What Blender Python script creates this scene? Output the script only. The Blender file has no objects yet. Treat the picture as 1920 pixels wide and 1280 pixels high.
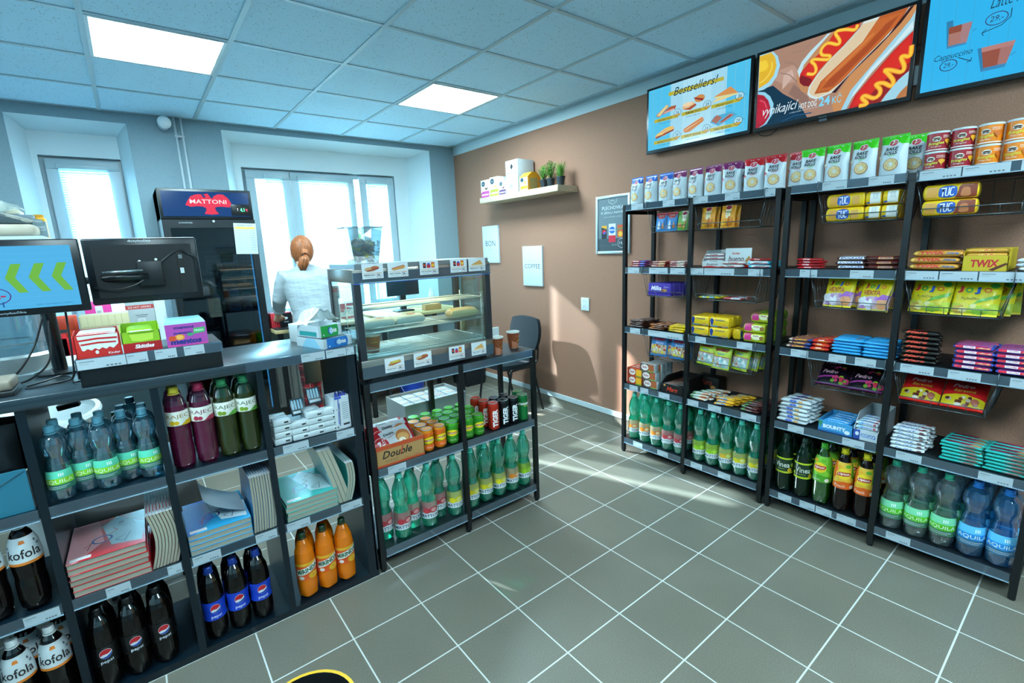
import bpy, bmesh, math, random
from math import sin, cos, pi, radians, sqrt, atan2
from mathutils import Vector, Matrix, Euler
from mathutils.geometry import tessellate_polygon
random.seed(7)
SC = bpy.context.scene
COL = SC.collection
# ------------------------------------------------------------------ camera
cam_d = bpy.data.cameras.new('camera'); cam = bpy.data.objects.new('camera', cam_d); COL.objects.link(cam)
cam_d.sensor_width = 36.0; cam_d.lens = 897.26 * 36 / 1920; cam_d.clip_start = 0.02
_R = ((0.78409412, -0.61942989, -0.03876894), (-0.1508811, -0.12965297, -0.98001276), (0.60202268, 0.77427174, -0.19512039))
cam.matrix_world = Matrix(((_R[0][0], -_R[1][0], -_R[2][0], -1.7092), (_R[0][1], -_R[1][1], -_R[2][1], -2.0557),
                           (_R[0][2], -_R[1][2], -_R[2][2], 1.5416), (0, 0, 0, 1)))
SC.camera = cam
# ------------------------------------------------------------------ world, sun, exposure
CEIL = 2.652; BROWN_X = 1.356; BACK_Y = 2.83; LEFT_X = -3.3; FRONT_Y = -4.3
SC.view_settings.view_transform = 'Standard'; SC.view_settings.look = 'None'
SC.view_settings.gamma = 1.0; SC.view_settings.use_curve_mapping = False
SC.view_settings.exposure = 2.15
W = bpy.data.worlds.new('daylight'); SC.world = W; W.use_nodes = True
_bg = W.node_tree.nodes['Background']; _bg.inputs[0].default_value = (0.44, 0.82, 1.0, 1); _bg.inputs[1].default_value = 7.0
sun_d = bpy.data.lights.new('sun', 'SUN'); sun = bpy.data.objects.new('sun', sun_d); COL.objects.link(sun)
sun_d.energy = 10.0; sun_d.angle = radians(0.9); sun_d.color = (0.97, 1.0, 1.0)
sun.rotation_euler = Vector((0.38, -1.0, -0.57)).to_track_quat('-Z', 'Y').to_euler()
PANEL_EMIT = 17.0
def portal(n, x0, x1, z0, z1):
    d = bpy.data.lights.new(n, 'AREA'); o = bpy.data.objects.new(n, d); COL.objects.link(o)
    d.shape = 'RECTANGLE'; d.size = x1 - x0; d.size_y = z1 - z0; d.cycles.is_portal = True
    o.location = ((x0 + x1) / 2, 3.36, (z0 + z1) / 2); o.rotation_euler = (radians(-90), 0, 0)
portal('window_portal_left', -2.2, -1.55, 0.85, 2.4); portal('window_portal_right', -0.85, 0.85, 0.85, 2.4)
CY = SC.cycles
CY.use_denoising = True; CY.max_bounces = 9; CY.diffuse_bounces = 4; CY.glossy_bounces = 4; CY.transmission_bounces = 8
CY.transparent_max_bounces = 28; CY.caustics_reflective = False; CY.caustics_refractive = False
CY.sample_clamp_indirect = 6.0; CY.use_adaptive_sampling = True; CY.adaptive_threshold = 0.015
# ------------------------------------------------------------------ materials
def lin(h):
    if isinstance(h, (tuple, list)): return tuple(h)[:3]
    h = h.lstrip('#'); r = [int(h[i:i + 2], 16) / 255 for i in (0, 2, 4)]
    return tuple(c / 12.92 if c <= .04045 else ((c + .055) / 1.055) ** 2.4 for c in r)
_M = {}
def M(c, rough=.5, metal=0, em=0, spec=.5, tr=0, coat=0):
    k = (c, rough, metal, em, spec, tr, coat)
    if k in _M: return _M[k]
    m = bpy.data.materials.new('mat_%d' % len(_M)); m.use_nodes = True
    b = m.node_tree.nodes['Principled BSDF']; L = lin(c)
    b.inputs['Base Color'].default_value = (*L, 1); b.inputs['Roughness'].default_value = rough
    b.inputs['Metallic'].default_value = metal; b.inputs['Specular IOR Level'].default_value = spec
    b.inputs['Coat Weight'].default_value = coat
    if tr: b.inputs['Transmission Weight'].default_value = tr; b.inputs['IOR'].default_value = 1.33
    if em: b.inputs['Emission Color'].default_value = (*L, 1); b.inputs['Emission Strength'].default_value = em
    m.diffuse_color = (*L, 1); _M[k] = m; return m
def S_(c, em=1.0):   # a lit pixel colour of a screen: dark panel that gives off light
    k = ('S', c, em)
    if k not in _M:
        m = bpy.data.materials.new('lit_%d' % len(_M)); m.use_nodes = True; b = m.node_tree.nodes['Principled BSDF']; b.inputs['Base Color'].default_value = (.004, .006, .01, 1)
        b.inputs['Roughness'].default_value = .12; b.inputs['Emission Color'].default_value = (*lin(c), 1); b.inputs['Emission Strength'].default_value = em; _M[k] = m
    return _M[k]
def clear(c, k=.12, df=.0, dfc=None, rough=.03):
    """thin clear plastic: tinted see-through shell with a glossy skin and a little body colour"""
    key = ('clear', c, k, df, dfc, rough)
    if key in _M: return _M[key]
    m = bpy.data.materials.new('clear_%d' % len(_M)); m.use_nodes = True; nt = m.node_tree; nt.nodes.clear()
    N = nt.nodes.new; out = N('ShaderNodeOutputMaterial'); t = N('ShaderNodeBsdfTransparent'); g = N('ShaderNodeBsdfGlossy')
    t.inputs[0].default_value = (*lin(c), 1); g.inputs['Roughness'].default_value = rough
    f = N('ShaderNodeLayerWeight'); f.inputs[0].default_value = .35
    mp = N('ShaderNodeMapRange'); mp.inputs[3].default_value = k * .5; mp.inputs[4].default_value = min(1, k * 5)
    nt.links.new(f.outputs['Facing'], mp.inputs[0]); mx = N('ShaderNodeMixShader')
    nt.links.new(mp.outputs[0], mx.inputs[0])
    base = t
    if df:
        d = N('ShaderNodeBsdfDiffuse'); d.inputs[0].default_value = (*lin(dfc or c), 1)
        tl = N('ShaderNodeBsdfTranslucent'); tl.inputs[0].default_value = (*lin(dfc or c), 1)
        a = N('ShaderNodeMixShader'); a.inputs[0].default_value = .5; nt.links.new(d.outputs[0], a.inputs[1]); nt.links.new(tl.outputs[0], a.inputs[2])
        b = N('ShaderNodeMixShader'); b.inputs[0].default_value = df; nt.links.new(t.outputs[0], b.inputs[1]); nt.links.new(a.outputs[0], b.inputs[2]); base = b
    nt.links.new(base.outputs[0], mx.inputs[1]); nt.links.new(g.outputs[0], mx.inputs[2]); nt.links.new(mx.outputs[0], out.inputs[0])
    _M[key] = m; return m
def noise_mat(name, c1, c2, scale=60, rough=.6, bump=.1, spec=.4, detail=4, stretch=(1, 1, 1), lo=.35, hi=.65):
    m = bpy.data.materials.new(name); m.use_nodes = True; nt = m.node_tree; b = nt.nodes['Principled BSDF']; N = nt.nodes.new
    tc = N('ShaderNodeTexCoord'); mp = N('ShaderNodeMapping'); mp.inputs['Scale'].default_value = stretch
    n = N('ShaderNodeTexNoise'); n.inputs['Scale'].default_value = scale; n.inputs['Detail'].default_value = detail
    cr = N('ShaderNodeValToRGB'); cr.color_ramp.elements[0].color = (*lin(c1), 1); cr.color_ramp.elements[1].color = (*lin(c2), 1)
    cr.color_ramp.elements[0].position = lo; cr.color_ramp.elements[1].position = hi
    nt.links.new(tc.outputs['Object'], mp.inputs[0]); nt.links.new(mp.outputs[0], n.inputs['Vector'])
    nt.links.new(n.outputs[0], cr.inputs[0]); nt.links.new(cr.outputs[0], b.inputs['Base Color'])
    if bump:
        bp = N('ShaderNodeBump'); bp.inputs['Strength'].default_value = bump; bp.inputs['Distance'].default_value = .003
        nt.links.new(n.outputs[0], bp.inputs['Height']); nt.links.new(bp.outputs[0], b.inputs['Normal'])
    b.inputs['Roughness'].default_value = rough; b.inputs['Specular IOR Level'].default_value = spec
    m.diffuse_color = (*lin(c1), 1); return m
# ------------------------------------------------------------------ text outlines (built-in font)
_T = {}
def glyphs(s, bold=0, shear=0):
    k = (s, bold, shear)
    if k in _T: return _T[k]
    c = bpy.data.curves.new('t', 'FONT'); c.body = s; c.offset = bold; c.shear = shear; c.resolution_u = 2; c.fill_mode = 'FRONT'
    o = bpy.data.objects.new('t', c); COL.objects.link(o); bpy.context.view_layer.update()
    me = o.to_mesh(); vs = [(v.co.x, v.co.y) for v in me.vertices]; me.calc_loop_triangles()
    ts = [tuple(t.vertices) for t in me.loop_triangles]; o.to_mesh_clear()
    bpy.data.objects.remove(o); bpy.data.curves.remove(c)
    x0 = min(v[0] for v in vs); x1 = max(v[0] for v in vs); y0 = min(v[1] for v in vs); y1 = max(v[1] for v in vs)
    vs = [((x - x0) / (x1 - x0 + 1e-9), (y - y0) / (y1 - y0 + 1e-9)) for x, y in vs]
    _T[k] = (vs, ts, (x1 - x0) / (y1 - y0 + 1e-9)); return _T[k]
# ------------------------------------------------------------------ mesh builder
class MB:
    def __init__(s): s.v = []; s.f = []; s.mi = []; s.sm = []; s.ms = []
    def mat(s, m):
        if not hasattr(m, 'name'): m = M(m)
        for i, q in enumerate(s.ms):
            if q is m or q.name == m.name: return i
        s.ms.append(m); return len(s.ms) - 1
    def add(s, vs, fs, m, smooth=False, T=None):
        b = len(s.v); i = s.mat(m)
        s.v += [tuple(T @ Vector(v)) for v in vs] if T else [tuple(v) for v in vs]
        for f in fs: s.f.append(tuple(b + k for k in f)); s.mi.append(i); s.sm.append(smooth)
        return s
    def box(s, x0, y0, z0, x1, y1, z1, m, T=None, c=0):
        if c:
            bm = bmesh.new(); bmesh.ops.create_cube(bm, size=1)
            for v in bm.verts: v.co = Vector(((x0 + x1) / 2 + v.co.x * (x1 - x0), (y0 + y1) / 2 + v.co.y * (y1 - y0), (z0 + z1) / 2 + v.co.z * (z1 - z0)))
            bmesh.ops.bevel(bm, geom=bm.edges[:], offset=c, segments=2, affect='EDGES', profile=.5)
            bm.verts.index_update(); s.add([v.co for v in bm.verts], [[v.index for v in f.verts] for f in bm.faces], m, True, T); bm.free(); return s
        V = [(x0, y0, z0), (x1, y0, z0), (x1, y1, z0), (x0, y1, z0), (x0, y0, z1), (x1, y0, z1), (x1, y1, z1), (x0, y1, z1)]
        return s.add(V, [(0, 3, 2, 1), (4, 5, 6, 7), (0, 1, 5, 4), (1, 2, 6, 5), (2, 3, 7, 6), (3, 0, 4, 7)], m, False, T)
    def prism(s, poly, z0, z1, m, T=None, smooth=False):
        """polygon in XY (counter-clockwise) raised from z0 to z1"""
        n = len(poly); V = [(x, y, z0) for x, y in poly] + [(x, y, z1) for x, y in poly]
        F = [tuple(range(n - 1, -1, -1)), tuple(range(n, 2 * n))] + [(i, (i + 1) % n, n + (i + 1) % n, n + i) for i in range(n)]
        return s.add(V, F, m, smooth, T)
    def lathe(s, prof, m, n=24, c=(0, 0), T=None, cap=True, seg_m=None, a0=0):
        b = []
        for r, z in prof:
            for k in range(n): a = a0 + 2 * pi * k / n; b.append((c[0] + r * cos(a), c[1] + r * sin(a), z))
        for j in range(len(prof) - 1):
            mm = seg_m[j] if seg_m else m
            vs = b[j * n:(j + 2) * n]; s.add(vs, [(k, (k + 1) % n, n + (k + 1) % n, n + k) for k in range(n)], mm, True, T)
        if cap:
            if prof[0][0] > 1e-4: s.add(b[:n], [tuple(range(n - 1, -1, -1))], seg_m[0] if seg_m else m, False, T)
            if prof[-1][0] > 1e-4: s.add(b[-n:], [tuple(range(n))], seg_m[-1] if seg_m else m, False, T)
        return s
    def tube(s, pts, r, m, n=8, T=None, close=False):
        P = [Vector(p) for p in pts]; N = len(P); V = []; up = None
        for i in range(N):
            if close: d = P[(i + 1) % N] - P[i - 1]
            else: d = P[min(i + 1, N - 1)] - P[max(i - 1, 0)]
            d.normalize()
            if up is None: up = Vector((0, 0, 1)) if abs(d.z) < .9 else Vector((1, 0, 0))
            a = d.cross(up)
            if a.length < 1e-4: a = d.orthogonal()
            a.normalize(); b = a.cross(d); up = b
            rr = r[i] if isinstance(r, (list, tuple)) else r
            V += [tuple(P[i] + a * rr * cos(2 * pi * k / n) + b * rr * sin(2 * pi * k / n)) for k in range(n)]
        F = []
        for i in range(N if close else N - 1):
            j = (i + 1) % N
            F += [(i * n + k, i * n + (k + 1) % n, j * n + (k + 1) % n, j * n + k) for k in range(n)]
        if not close: F += [tuple(range(n - 1, -1, -1)), tuple(range((N - 1) * n, N * n))]
        return s.add(V, F, m, True, T)
    def grid(s, S, nu, nv, m, smooth=True, T=None, flip=False, off=0):
        V = [S(i / nu, j / nv, off) for j in range(nv + 1) for i in range(nu + 1)]
        F = [(j * (nu + 1) + i, j * (nu + 1) + i + 1, (j + 1) * (nu + 1) + i + 1, (j + 1) * (nu + 1) + i) for j in range(nv) for i in range(nu)]
        if flip: F = [f[::-1] for f in F]
        return s.add(V, F, m, smooth, T)
    def art(s, S, W, H, ops, T=None, L=None, e=.0004, smooth=None, mk=None):
        """print flat shapes on the surface S(u,v,offset); ops use 0..1 across W x H"""
        st_ = min(e, (.004 if L else .0009) / max(1, len(ops)))
        for n, op in enumerate(ops):
            k = op[0]
            if k == 'r':
                x0, y0, x1, y1, c = op[1:6]; P = [(x0, y0), (x1, y0), (x1, y1), (x0, y1)]; tr = [(0, 1, 2), (0, 2, 3)]
            elif k == 'e':
                cx, cy, rx, ry, c = op[1:6]; q = 20; P = [(cx + rx * cos(2 * pi * i / q), cy + ry * sin(2 * pi * i / q)) for i in range(q)]; tr = [(0, i, i + 1) for i in range(1, q - 1)]
                P.append((cx, cy)); tr = [(q, i, (i + 1) % q) for i in range(q)]
            elif k == 'o':
                cx, cy, rx, ry, w, c = op[1:7]; q = 24; P = []
                for i in range(q): a = 2 * pi * i / q; P += [(cx + rx * cos(a), cy + ry * sin(a)), (cx + (rx - w / W) * cos(a), cy + (ry - w / H) * sin(a))]
                tr = []
                for i in range(q): a = 2 * i; b = (2 * i + 2) % (2 * q); tr += [(a + 1, a, b), (a + 1, b, b + 1)]
            elif k == 'p':
                P = [tuple(p) for p in op[1]]; c = op[2]
                tr = tessellate_polygon([[Vector((x * W, y * H, 0)) for x, y in P]])
                fx = []
                for a, b, d in tr:
                    ar = (P[b][0] - P[a][0]) * (P[d][1] - P[a][1]) - (P[b][1] - P[a][1]) * (P[d][0] - P[a][0])
                    fx.append((a, b, d) if ar > 0 else (a, d, b))
                tr = fx
            elif k == 'l':
                pts = op[1]; w = op[2] / 2; c = op[3]; P = []; tr = []
                for i, (x, y) in enumerate(pts):
                    a = pts[max(i - 1, 0)]; b = pts[min(i + 1, len(pts) - 1)]
                    dx = (b[0] - a[0]) * W; dy = (b[1] - a[1]) * H; d = sqrt(dx * dx + dy * dy) or 1
                    P += [(x - dy / d * w / W, y + dx / d * w / H), (x + dy / d * w / W, y - dx / d * w / H)]
                for i in range(len(pts) - 1): a = 2 * i; tr += [(a, a + 1, a + 3), (a, a + 3, a + 2)]
            elif k == 't':
                tx, cx, cy, w, h, c = op[1:7]; o = op[7] if len(op) > 7 else {}
                vs, tr, asp = glyphs(tx, o.get('b', 0), o.get('s', 0)); r = radians(o.get('rot', 0)); P = []
                if not w: w = h * H * asp / W
                for x, y in vs:
                    X = (x - .5) * w * W; Y = (y - .5) * h * H
                    P.append((cx + (X * cos(r) - Y * sin(r)) / W, cy + (X * sin(r) + Y * cos(r)) / H))
            if L: P, tr = subdiv(P, tr, L, W, H)
            cc = mk(c) if mk else (M(c, .35) if isinstance(c, (str, tuple)) else c)
            s.add([S(x, y, e * (1 if L else .5) + st_ * n) for x, y in P], tr, cc, bool(L) if smooth is None else smooth, T)
        return s
    def mesh(s, name):
        me = bpy.data.meshes.new(name); me.from_pydata(s.v, [], s.f)
        for m in s.ms: me.materials.append(m)
        me.polygons.foreach_set('material_index', s.mi); me.polygons.foreach_set('use_smooth', s.sm)
        me.validate(); me.update(); return me
    def build(s, name, parent=None, loc=None, rot=None):
        o = bpy.data.objects.new(name, s.mesh(name)); COL.objects.link(o)
        if parent: o.parent = parent
        if loc: o.location = loc
        if rot: o.rotation_euler = rot
        return o
def subdiv(P, tr, L, W, H):
    P = list(P); cache = {}
    def mid(a, b):
        k = (min(a, b), max(a, b))
        if k not in cache: cache[k] = len(P); P.append(((P[a][0] + P[b][0]) / 2, (P[a][1] + P[b][1]) / 2))
        return cache[k]
    def ln(a, b): return sqrt(((P[a][0] - P[b][0]) * W) ** 2 + ((P[a][1] - P[b][1]) * H) ** 2)
    out = []; st = list(tr)
    while st:
        a, b, c = st.pop(); l = [(ln(a, b), 0), (ln(b, c), 1), (ln(c, a), 2)]; m, i = max(l)
        if m <= L: out.append((a, b, c)); continue
        if i == 1: a, b, c = b, c, a
        elif i == 2: a, b, c = c, a, b
        q = mid(a, b); st += [(a, q, c), (q, b, c)]
    return P, out
def plane(o, U, V, N, Wd, Hd):
    """surface through o spanned by U (length Wd) and V (length Hd), facing N"""
    o = Vector(o); U = Vector(U); V = Vector(V); N = Vector(N)
    return lambda u, v, off=0: tuple(o + U * (u * Wd) + V * (v * Hd) + N * off)
def front(x0, x1, z0, z1, y):      # a face looking toward -Y
    return plane((x0, y, z0), (1, 0, 0), (0, 0, 1), (0, -1, 0), x1 - x0, z1 - z0)
def cylS(r, z0, z1, a0=-pi / 2, span=2 * pi, rf=None):   # wraps a label round a lathe; u=.5 looks toward -Y
    def S(u, v, off=0):
        z = z0 + (z1 - z0) * v; rr = (rf(z) if rf else r) + off; a = a0 + (u - .5) * span
        return (rr * cos(a), rr * sin(a), z)
    return S
def tag(o, label=None, cat=None, group=None, kind=None):
    if label: o['label'] = label
    if cat: o['category'] = cat
    if group: o['group'] = group
    if kind: o['kind'] = kind
    return o
def empty(name, loc=(0, 0, 0), rz=0, label=None, cat=None, group=None, kind=None):
    o = bpy.data.objects.new(name, None); COL.objects.link(o); o.location = loc; o.rotation_euler = (0, 0, rz); o.empty_display_size = .05
    return tag(o, label, cat, group, kind)
class Proto:
    """meshes of one kind of thing: root mesh plus (part name, mesh, sub parts)"""
    def __init__(s, name, mb, parts=()):
        s.name = name; s.me = mb.mesh(name) if mb else None
        s.parts = [(n, m.mesh(n), [(a, b.mesh(a)) for a, b in (sub or [])]) for n, m, sub in [(p + (None,))[:3] if len(p) == 2 else p for p in parts]]
    def put(s, loc, label, cat, group=None, rz=0, rot=None, sc=None):
        o = bpy.data.objects.new(s.name, s.me); COL.objects.link(o); o.location = loc; o.rotation_euler = rot or (0, 0, rz)
        if sc: o.scale = sc
        for n, me, sub in s.parts:
            c = bpy.data.objects.new(n, me); COL.objects.link(c); c.parent = o
            for n2, m2 in sub: d = bpy.data.objects.new(n2, m2); COL.objects.link(d); d.parent = c
        return tag(o, label, cat, group)
def nth(i, n, side='left', first='leftmost'):
    w = ['', 'second', 'third', 'fourth', 'fifth', 'sixth', 'seventh', 'eighth', 'ninth', 'tenth', 'eleventh', 'twelfth']
    if i == 0: return first
    if i == n - 1 and n > 2: return {'left': 'rightmost', 'bottom': 'topmost'}[side]
    return w[i] + ' from ' + side
def row_(i): return ['front row', 'second row', 'third row', 'back row'][i]
RZ = -pi / 2
# ================================================================== the room
def struct(name, mb, m=None): return tag(mb.build(name), kind='structure')
# floor: one slab, tile pattern in the material
def floor_mat():
    m = bpy.data.materials.new('floor_tiles'); m.use_nodes = True; nt = m.node_tree; b = nt.nodes['Principled BSDF']; N = nt.nodes.new; K = nt.links.new
    tc = N('ShaderNodeTexCoord'); sp = N('ShaderNodeSeparateXYZ'); K(tc.outputs['Object'], sp.inputs[0]); T = .3059; g = .0028
    def line(axis):
        a = N('ShaderNodeMath'); a.operation = 'DIVIDE'; K(sp.outputs[axis], a.inputs[0]); a.inputs[1].default_value = T
        r = N('ShaderNodeMath'); r.operation = 'ROUND'; K(a.outputs[0], r.inputs[0])
        d = N('ShaderNodeMath'); d.operation = 'SUBTRACT'; K(a.outputs[0], d.inputs[0]); K(r.outputs[0], d.inputs[1])
        ab = N('ShaderNodeMath'); ab.operation = 'ABSOLUTE'; K(d.outputs[0], ab.inputs[0])
        l = N('ShaderNodeMath'); l.operation = 'LESS_THAN'; K(ab.outputs[0], l.inputs[0]); l.inputs[1].default_value = g / T; return l, a
    lx, ax = line('X'); ly, ay = line('Y')
    mx = N('ShaderNodeMath'); mx.operation = 'MAXIMUM'; K(lx.outputs[0], mx.inputs[0]); K(ly.outputs[0], mx.inputs[1])
    n = N('ShaderNodeTexNoise'); n.inputs['Scale'].default_value = 260; n.inputs['Detail'].default_value = 3; K(tc.outputs['Object'], n.inputs['Vector'])
    cr = N('ShaderNodeValToRGB'); cr.color_ramp.elements[0].position = .3; cr.color_ramp.elements[1].position = .7
    cr.color_ramp.elements[0].color = (*lin('6f6c60'), 1); cr.color_ramp.elements[1].color = (*lin('8b887c'), 1); K(n.outputs[0], cr.inputs[0])
    n2 = N('ShaderNodeTexNoise'); n2.inputs['Scale'].default_value = 2.2; K(tc.outputs['Object'], n2.inputs['Vector'])
    mm = N('ShaderNodeMix'); mm.data_type = 'RGBA'; mm.blend_type = 'MULTIPLY'; mm.inputs[0].default_value = .35; K(cr.outputs[0], mm.inputs[6]); K(n2.outputs[0], mm.inputs[7])
    mi = N('ShaderNodeMix'); mi.data_type = 'RGBA'; K(mx.outputs[0], mi.inputs[0]); K(mm.outputs[2], mi.inputs[6]); mi.inputs[7].default_value = (*lin('d3d8d6'), 1)
    K(mi.outputs[2], b.inputs['Base Color']); b.inputs['Roughness'].default_value = .3; b.inputs['Specular IOR Level'].default_value = .45
    bp = N('ShaderNodeBump'); bp.inputs['Strength'].default_value = .35; bp.inputs['Distance'].default_value = .001; bp.invert = True
    K(mx.outputs[0], bp.inputs['Height']); K(bp.outputs[0], b.inputs['Normal']); return m
struct('floor', MB().box(LEFT_X - .2, FRONT_Y - .2, -.1, BROWN_X + .25, 3.4, 0, floor_mat()))
# ceiling: mineral fibre tiles on a 60 cm grid of metal runners
def ceil_mat():
    m = bpy.data.materials.new('ceiling_tiles'); m.use_nodes = True; nt = m.node_tree; b = nt.nodes['Principled BSDF']; N = nt.nodes.new; K = nt.links.new
    tc = N('ShaderNodeTexCoord'); n = N('ShaderNodeTexVoronoi'); n.inputs['Scale'].default_value = 70; n.inputs['Randomness'].default_value = 1; K(tc.outputs['Object'], n.inputs['Vector'])
    cr = N('ShaderNodeValToRGB'); cr.color_ramp.elements[0].position = .12; cr.color_ramp.elements[1].position = .22
    cr.color_ramp.elements[0].color = (*lin('4e6068'), 1); cr.color_ramp.elements[1].color = (*lin('c0e8fc'), 1); K(n.outputs['Distance'], cr.inputs[0])
    n3 = N('ShaderNodeTexNoise'); n3.inputs['Scale'].default_value = 30; K(tc.outputs['Object'], n3.inputs['Vector'])
    c3 = N('ShaderNodeValToRGB'); c3.color_ramp.elements[0].position = .47; c3.color_ramp.elements[1].position = .56; K(n3.outputs[0], c3.inputs[0])
    mi = N('ShaderNodeMix'); mi.data_type = 'RGBA'; K(c3.outputs[0], mi.inputs[0]); K(cr.outputs[0], mi.inputs[6]); mi.inputs[7].default_value = (*lin('c0e8fc'), 1)
    K(mi.outputs[2], b.inputs['Base Color']); b.inputs['Roughness'].default_value = .85; return m
GX0, GY0 = -1.7173, -.1826
PAN = [(0, 2), (3, 2), (0, -4), (3, -5), (-2, -1)]          # grid cells that hold a light panel
cm = ceil_mat(); mb = MB()
gx = range(-3, 6); gy = range(-7, 6)
for i in range(-3, 6):
    for j in range(-7, 6):
        if (i, j) in PAN: continue
        x0 = max(GX0 + .6 * i, LEFT_X); x1 = min(x0 + .6 if x0 > LEFT_X else GX0 + .6 * (i + 1), BROWN_X); y0 = max(GY0 + .6 * j, FRONT_Y); y1 = min(GY0 + .6 * (j + 1), BACK_Y + .01)
        if x1 - x0 < .02 or y1 - y0 < .02: continue
        mb.box(x0, y0, CEIL + .006, x1, y1, CEIL + .03, cm)
mb.box(LEFT_X, FRONT_Y, CEIL + .2, BROWN_X + .2, 3.3, CEIL + .24, M('9aa4a8', .9))
struct('ceiling', mb)
mb = MB(); rm = M('a6c3cf', .45)
for i in range(-2, 6):
    x = GX0 + .6 * i
    if LEFT_X < x < BROWN_X: mb.box(x - .012, FRONT_Y, CEIL, x + .012, BACK_Y, CEIL + .008, rm)
for j in range(-6, 6):
    y = GY0 + .6 * j
    if y < BACK_Y: mb.box(LEFT_X, y - .012, CEIL + .0006, BROWN_X, y + .012, CEIL + .0078, rm)
mb.box(BROWN_X - .045, FRONT_Y, CEIL - .001, BROWN_X, BACK_Y, CEIL + .007, M('93aab2', .6))
mb.box(LEFT_X, BACK_Y - .02, CEIL - .001, BROWN_X, BACK_Y, CEIL + .007, M('93aab2', .6))
struct('trim_1', mb)          # the runners
struct('trim_2', MB().box(BROWN_X - .004, FRONT_Y, CEIL - .085, BROWN_X + .02, BACK_Y, CEIL - .001, M('bdd0d6', .6)))   # pale strip above the brown wall
# light panels
def light_panel(i, j, label):
    x = GX0 + .6 * i; y = GY0 + .6 * j; t = empty('ceiling_light', (x + .3, y + .3, CEIL), 0, label, 'light', 'square ceiling lights')
    f = MB(); fm = M('cfdde2', .4)
    for a, b, c, d in ((-.288, -.288, .288, -.272), (-.288, .272, .288, .288), (-.288, -.272, -.272, .272), (.272, -.272, .288, .272)): f.box(a, b, -.003, c, d, .012, fm)
    f.box(-.288, -.288, .012, .288, .288, .03, fm); f.build('light_frame', t)
    pm = M((.66, .92, 1.0), .5, 0, PANEL_EMIT); MB().box(-.272, -.272, .0, .272, .272, .008, pm).build('diffuser', t)
light_panel(0, 2, 'square white light panel in the ceiling above the drinks fridge')
light_panel(3, 2, 'square white light panel in the ceiling above the food warmer')
light_panel(0, -4, 'square light panel in the ceiling behind the viewer, on the left')
light_panel(3, -5, 'square light panel in the ceiling behind the viewer, on the right')
light_panel(-2, -1, 'square light panel in the ceiling over the far left of the shop')
# walls
brown = noise_mat('brown_wallpaper', '8f6a57', 'a47a65', 180, .75, .25, .3, 6, (1, 1, 1))
white = noise_mat('white_plaster', '86a0aa', '8ba4ae', 90, .8, .02, .3)
lit_reveal = M('c6d8de', .55)      # window reveals: wall white made paler, daylight put into the colour
struct('wall_right', MB().box(BROWN_X, FRONT_Y - .2, -.1, BROWN_X + .2, BACK_Y + .5, CEIL + .25, brown))
struct('wall_left', MB().box(LEFT_X - .2, FRONT_Y - .2, -.1, LEFT_X, BACK_Y + .5, CEIL + .25, white))
struct('wall_front', MB().box(LEFT_X, FRONT_Y - .2, -.1, BROWN_X, FRONT_Y, CEIL + .25, white))
WINS = [dict(f=(-2.235, -1.57, .86, 2.575), b=(-2.165, -1.64, .90, 2.525), w=(-2.13, -1.63, .92, 2.352)),
        dict(f=(-.935, 1.045, .86, 2.60), b=(-.83, .89, .90, 2.55), w=(-.775, .735, .92, 2.352))]
REV = 3.1
mb = MB(); xs = LEFT_X
def q(mb, pts, m): mb.add(pts, [tuple(range(len(pts)))], m)
Zt = CEIL + .25
for w in WINS:
    a0, a1, az0, az1 = w['f']; b0, b1, bz0, bz1 = w['b']; c0, c1, cz0, cz1 = w['w']
    q(mb, [(xs, BACK_Y, -.1), (a0, BACK_Y, -.1), (a0, BACK_Y, Zt), (xs, BACK_Y, Zt)], white)
    q(mb, [(a0, BACK_Y, -.1), (a1, BACK_Y, -.1), (a1, BACK_Y, az0), (a0, BACK_Y, az0)], white)
    q(mb, [(a0, BACK_Y, az1), (a1, BACK_Y, az1), (a1, BACK_Y, Zt), (a0, BACK_Y, Zt)], white)
    A = [(a0, BACK_Y, az0), (a1, BACK_Y, az0), (a1, BACK_Y, az1), (a0, BACK_Y, az1)]; B = [(b0, REV, bz0), (b1, REV, bz0), (b1, REV, bz1), (b0, REV, bz1)]
    Cc = [(c0, REV, cz0), (c1, REV, cz0), (c1, REV, cz1), (c0, REV, cz1)]; D = [(x, 3.34, z) for x, y, z in Cc]
    for P, Q in ((A, B), (B, Cc), (Cc, D)):
        for k in range(4): q(mb, [P[k], P[(k + 1) % 4], Q[(k + 1) % 4], Q[k]][::-1], lit_reveal)
    xs = a1
q(mb, [(xs, BACK_Y, -.1), (BROWN_X, BACK_Y, -.1), (BROWN_X, BACK_Y, Zt), (xs, BACK_Y, Zt)], white)
q(mb, [(LEFT_X, 3.34, -.1), (-2.13, 3.34, -.1), (-2.13, 3.34, Zt), (LEFT_X, 3.34, Zt)], white)
q(mb, [(-1.63, 3.34, -.1), (-.775, 3.34, -.1), (-.775, 3.34, Zt), (-1.63, 3.34, Zt)], white)
q(mb, [(.735, 3.34, -.1), (BROWN_X + .2, 3.34, -.1), (BROWN_X + .2, 3.34, Zt), (.735, 3.34, Zt)], white)
for a, b in ((-2.13, -1.63), (-.775, .735)):
    q(mb, [(a, 3.34, -.1), (b, 3.34, -.1), (b, 3.34, .92), (a, 3.34, .92)], white); q(mb, [(a, 3.34, 2.352), (b, 3.34, 2.352), (b, 3.34, Zt), (a, 3.34, Zt)], white)
struct('wall_back', mb)
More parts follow.
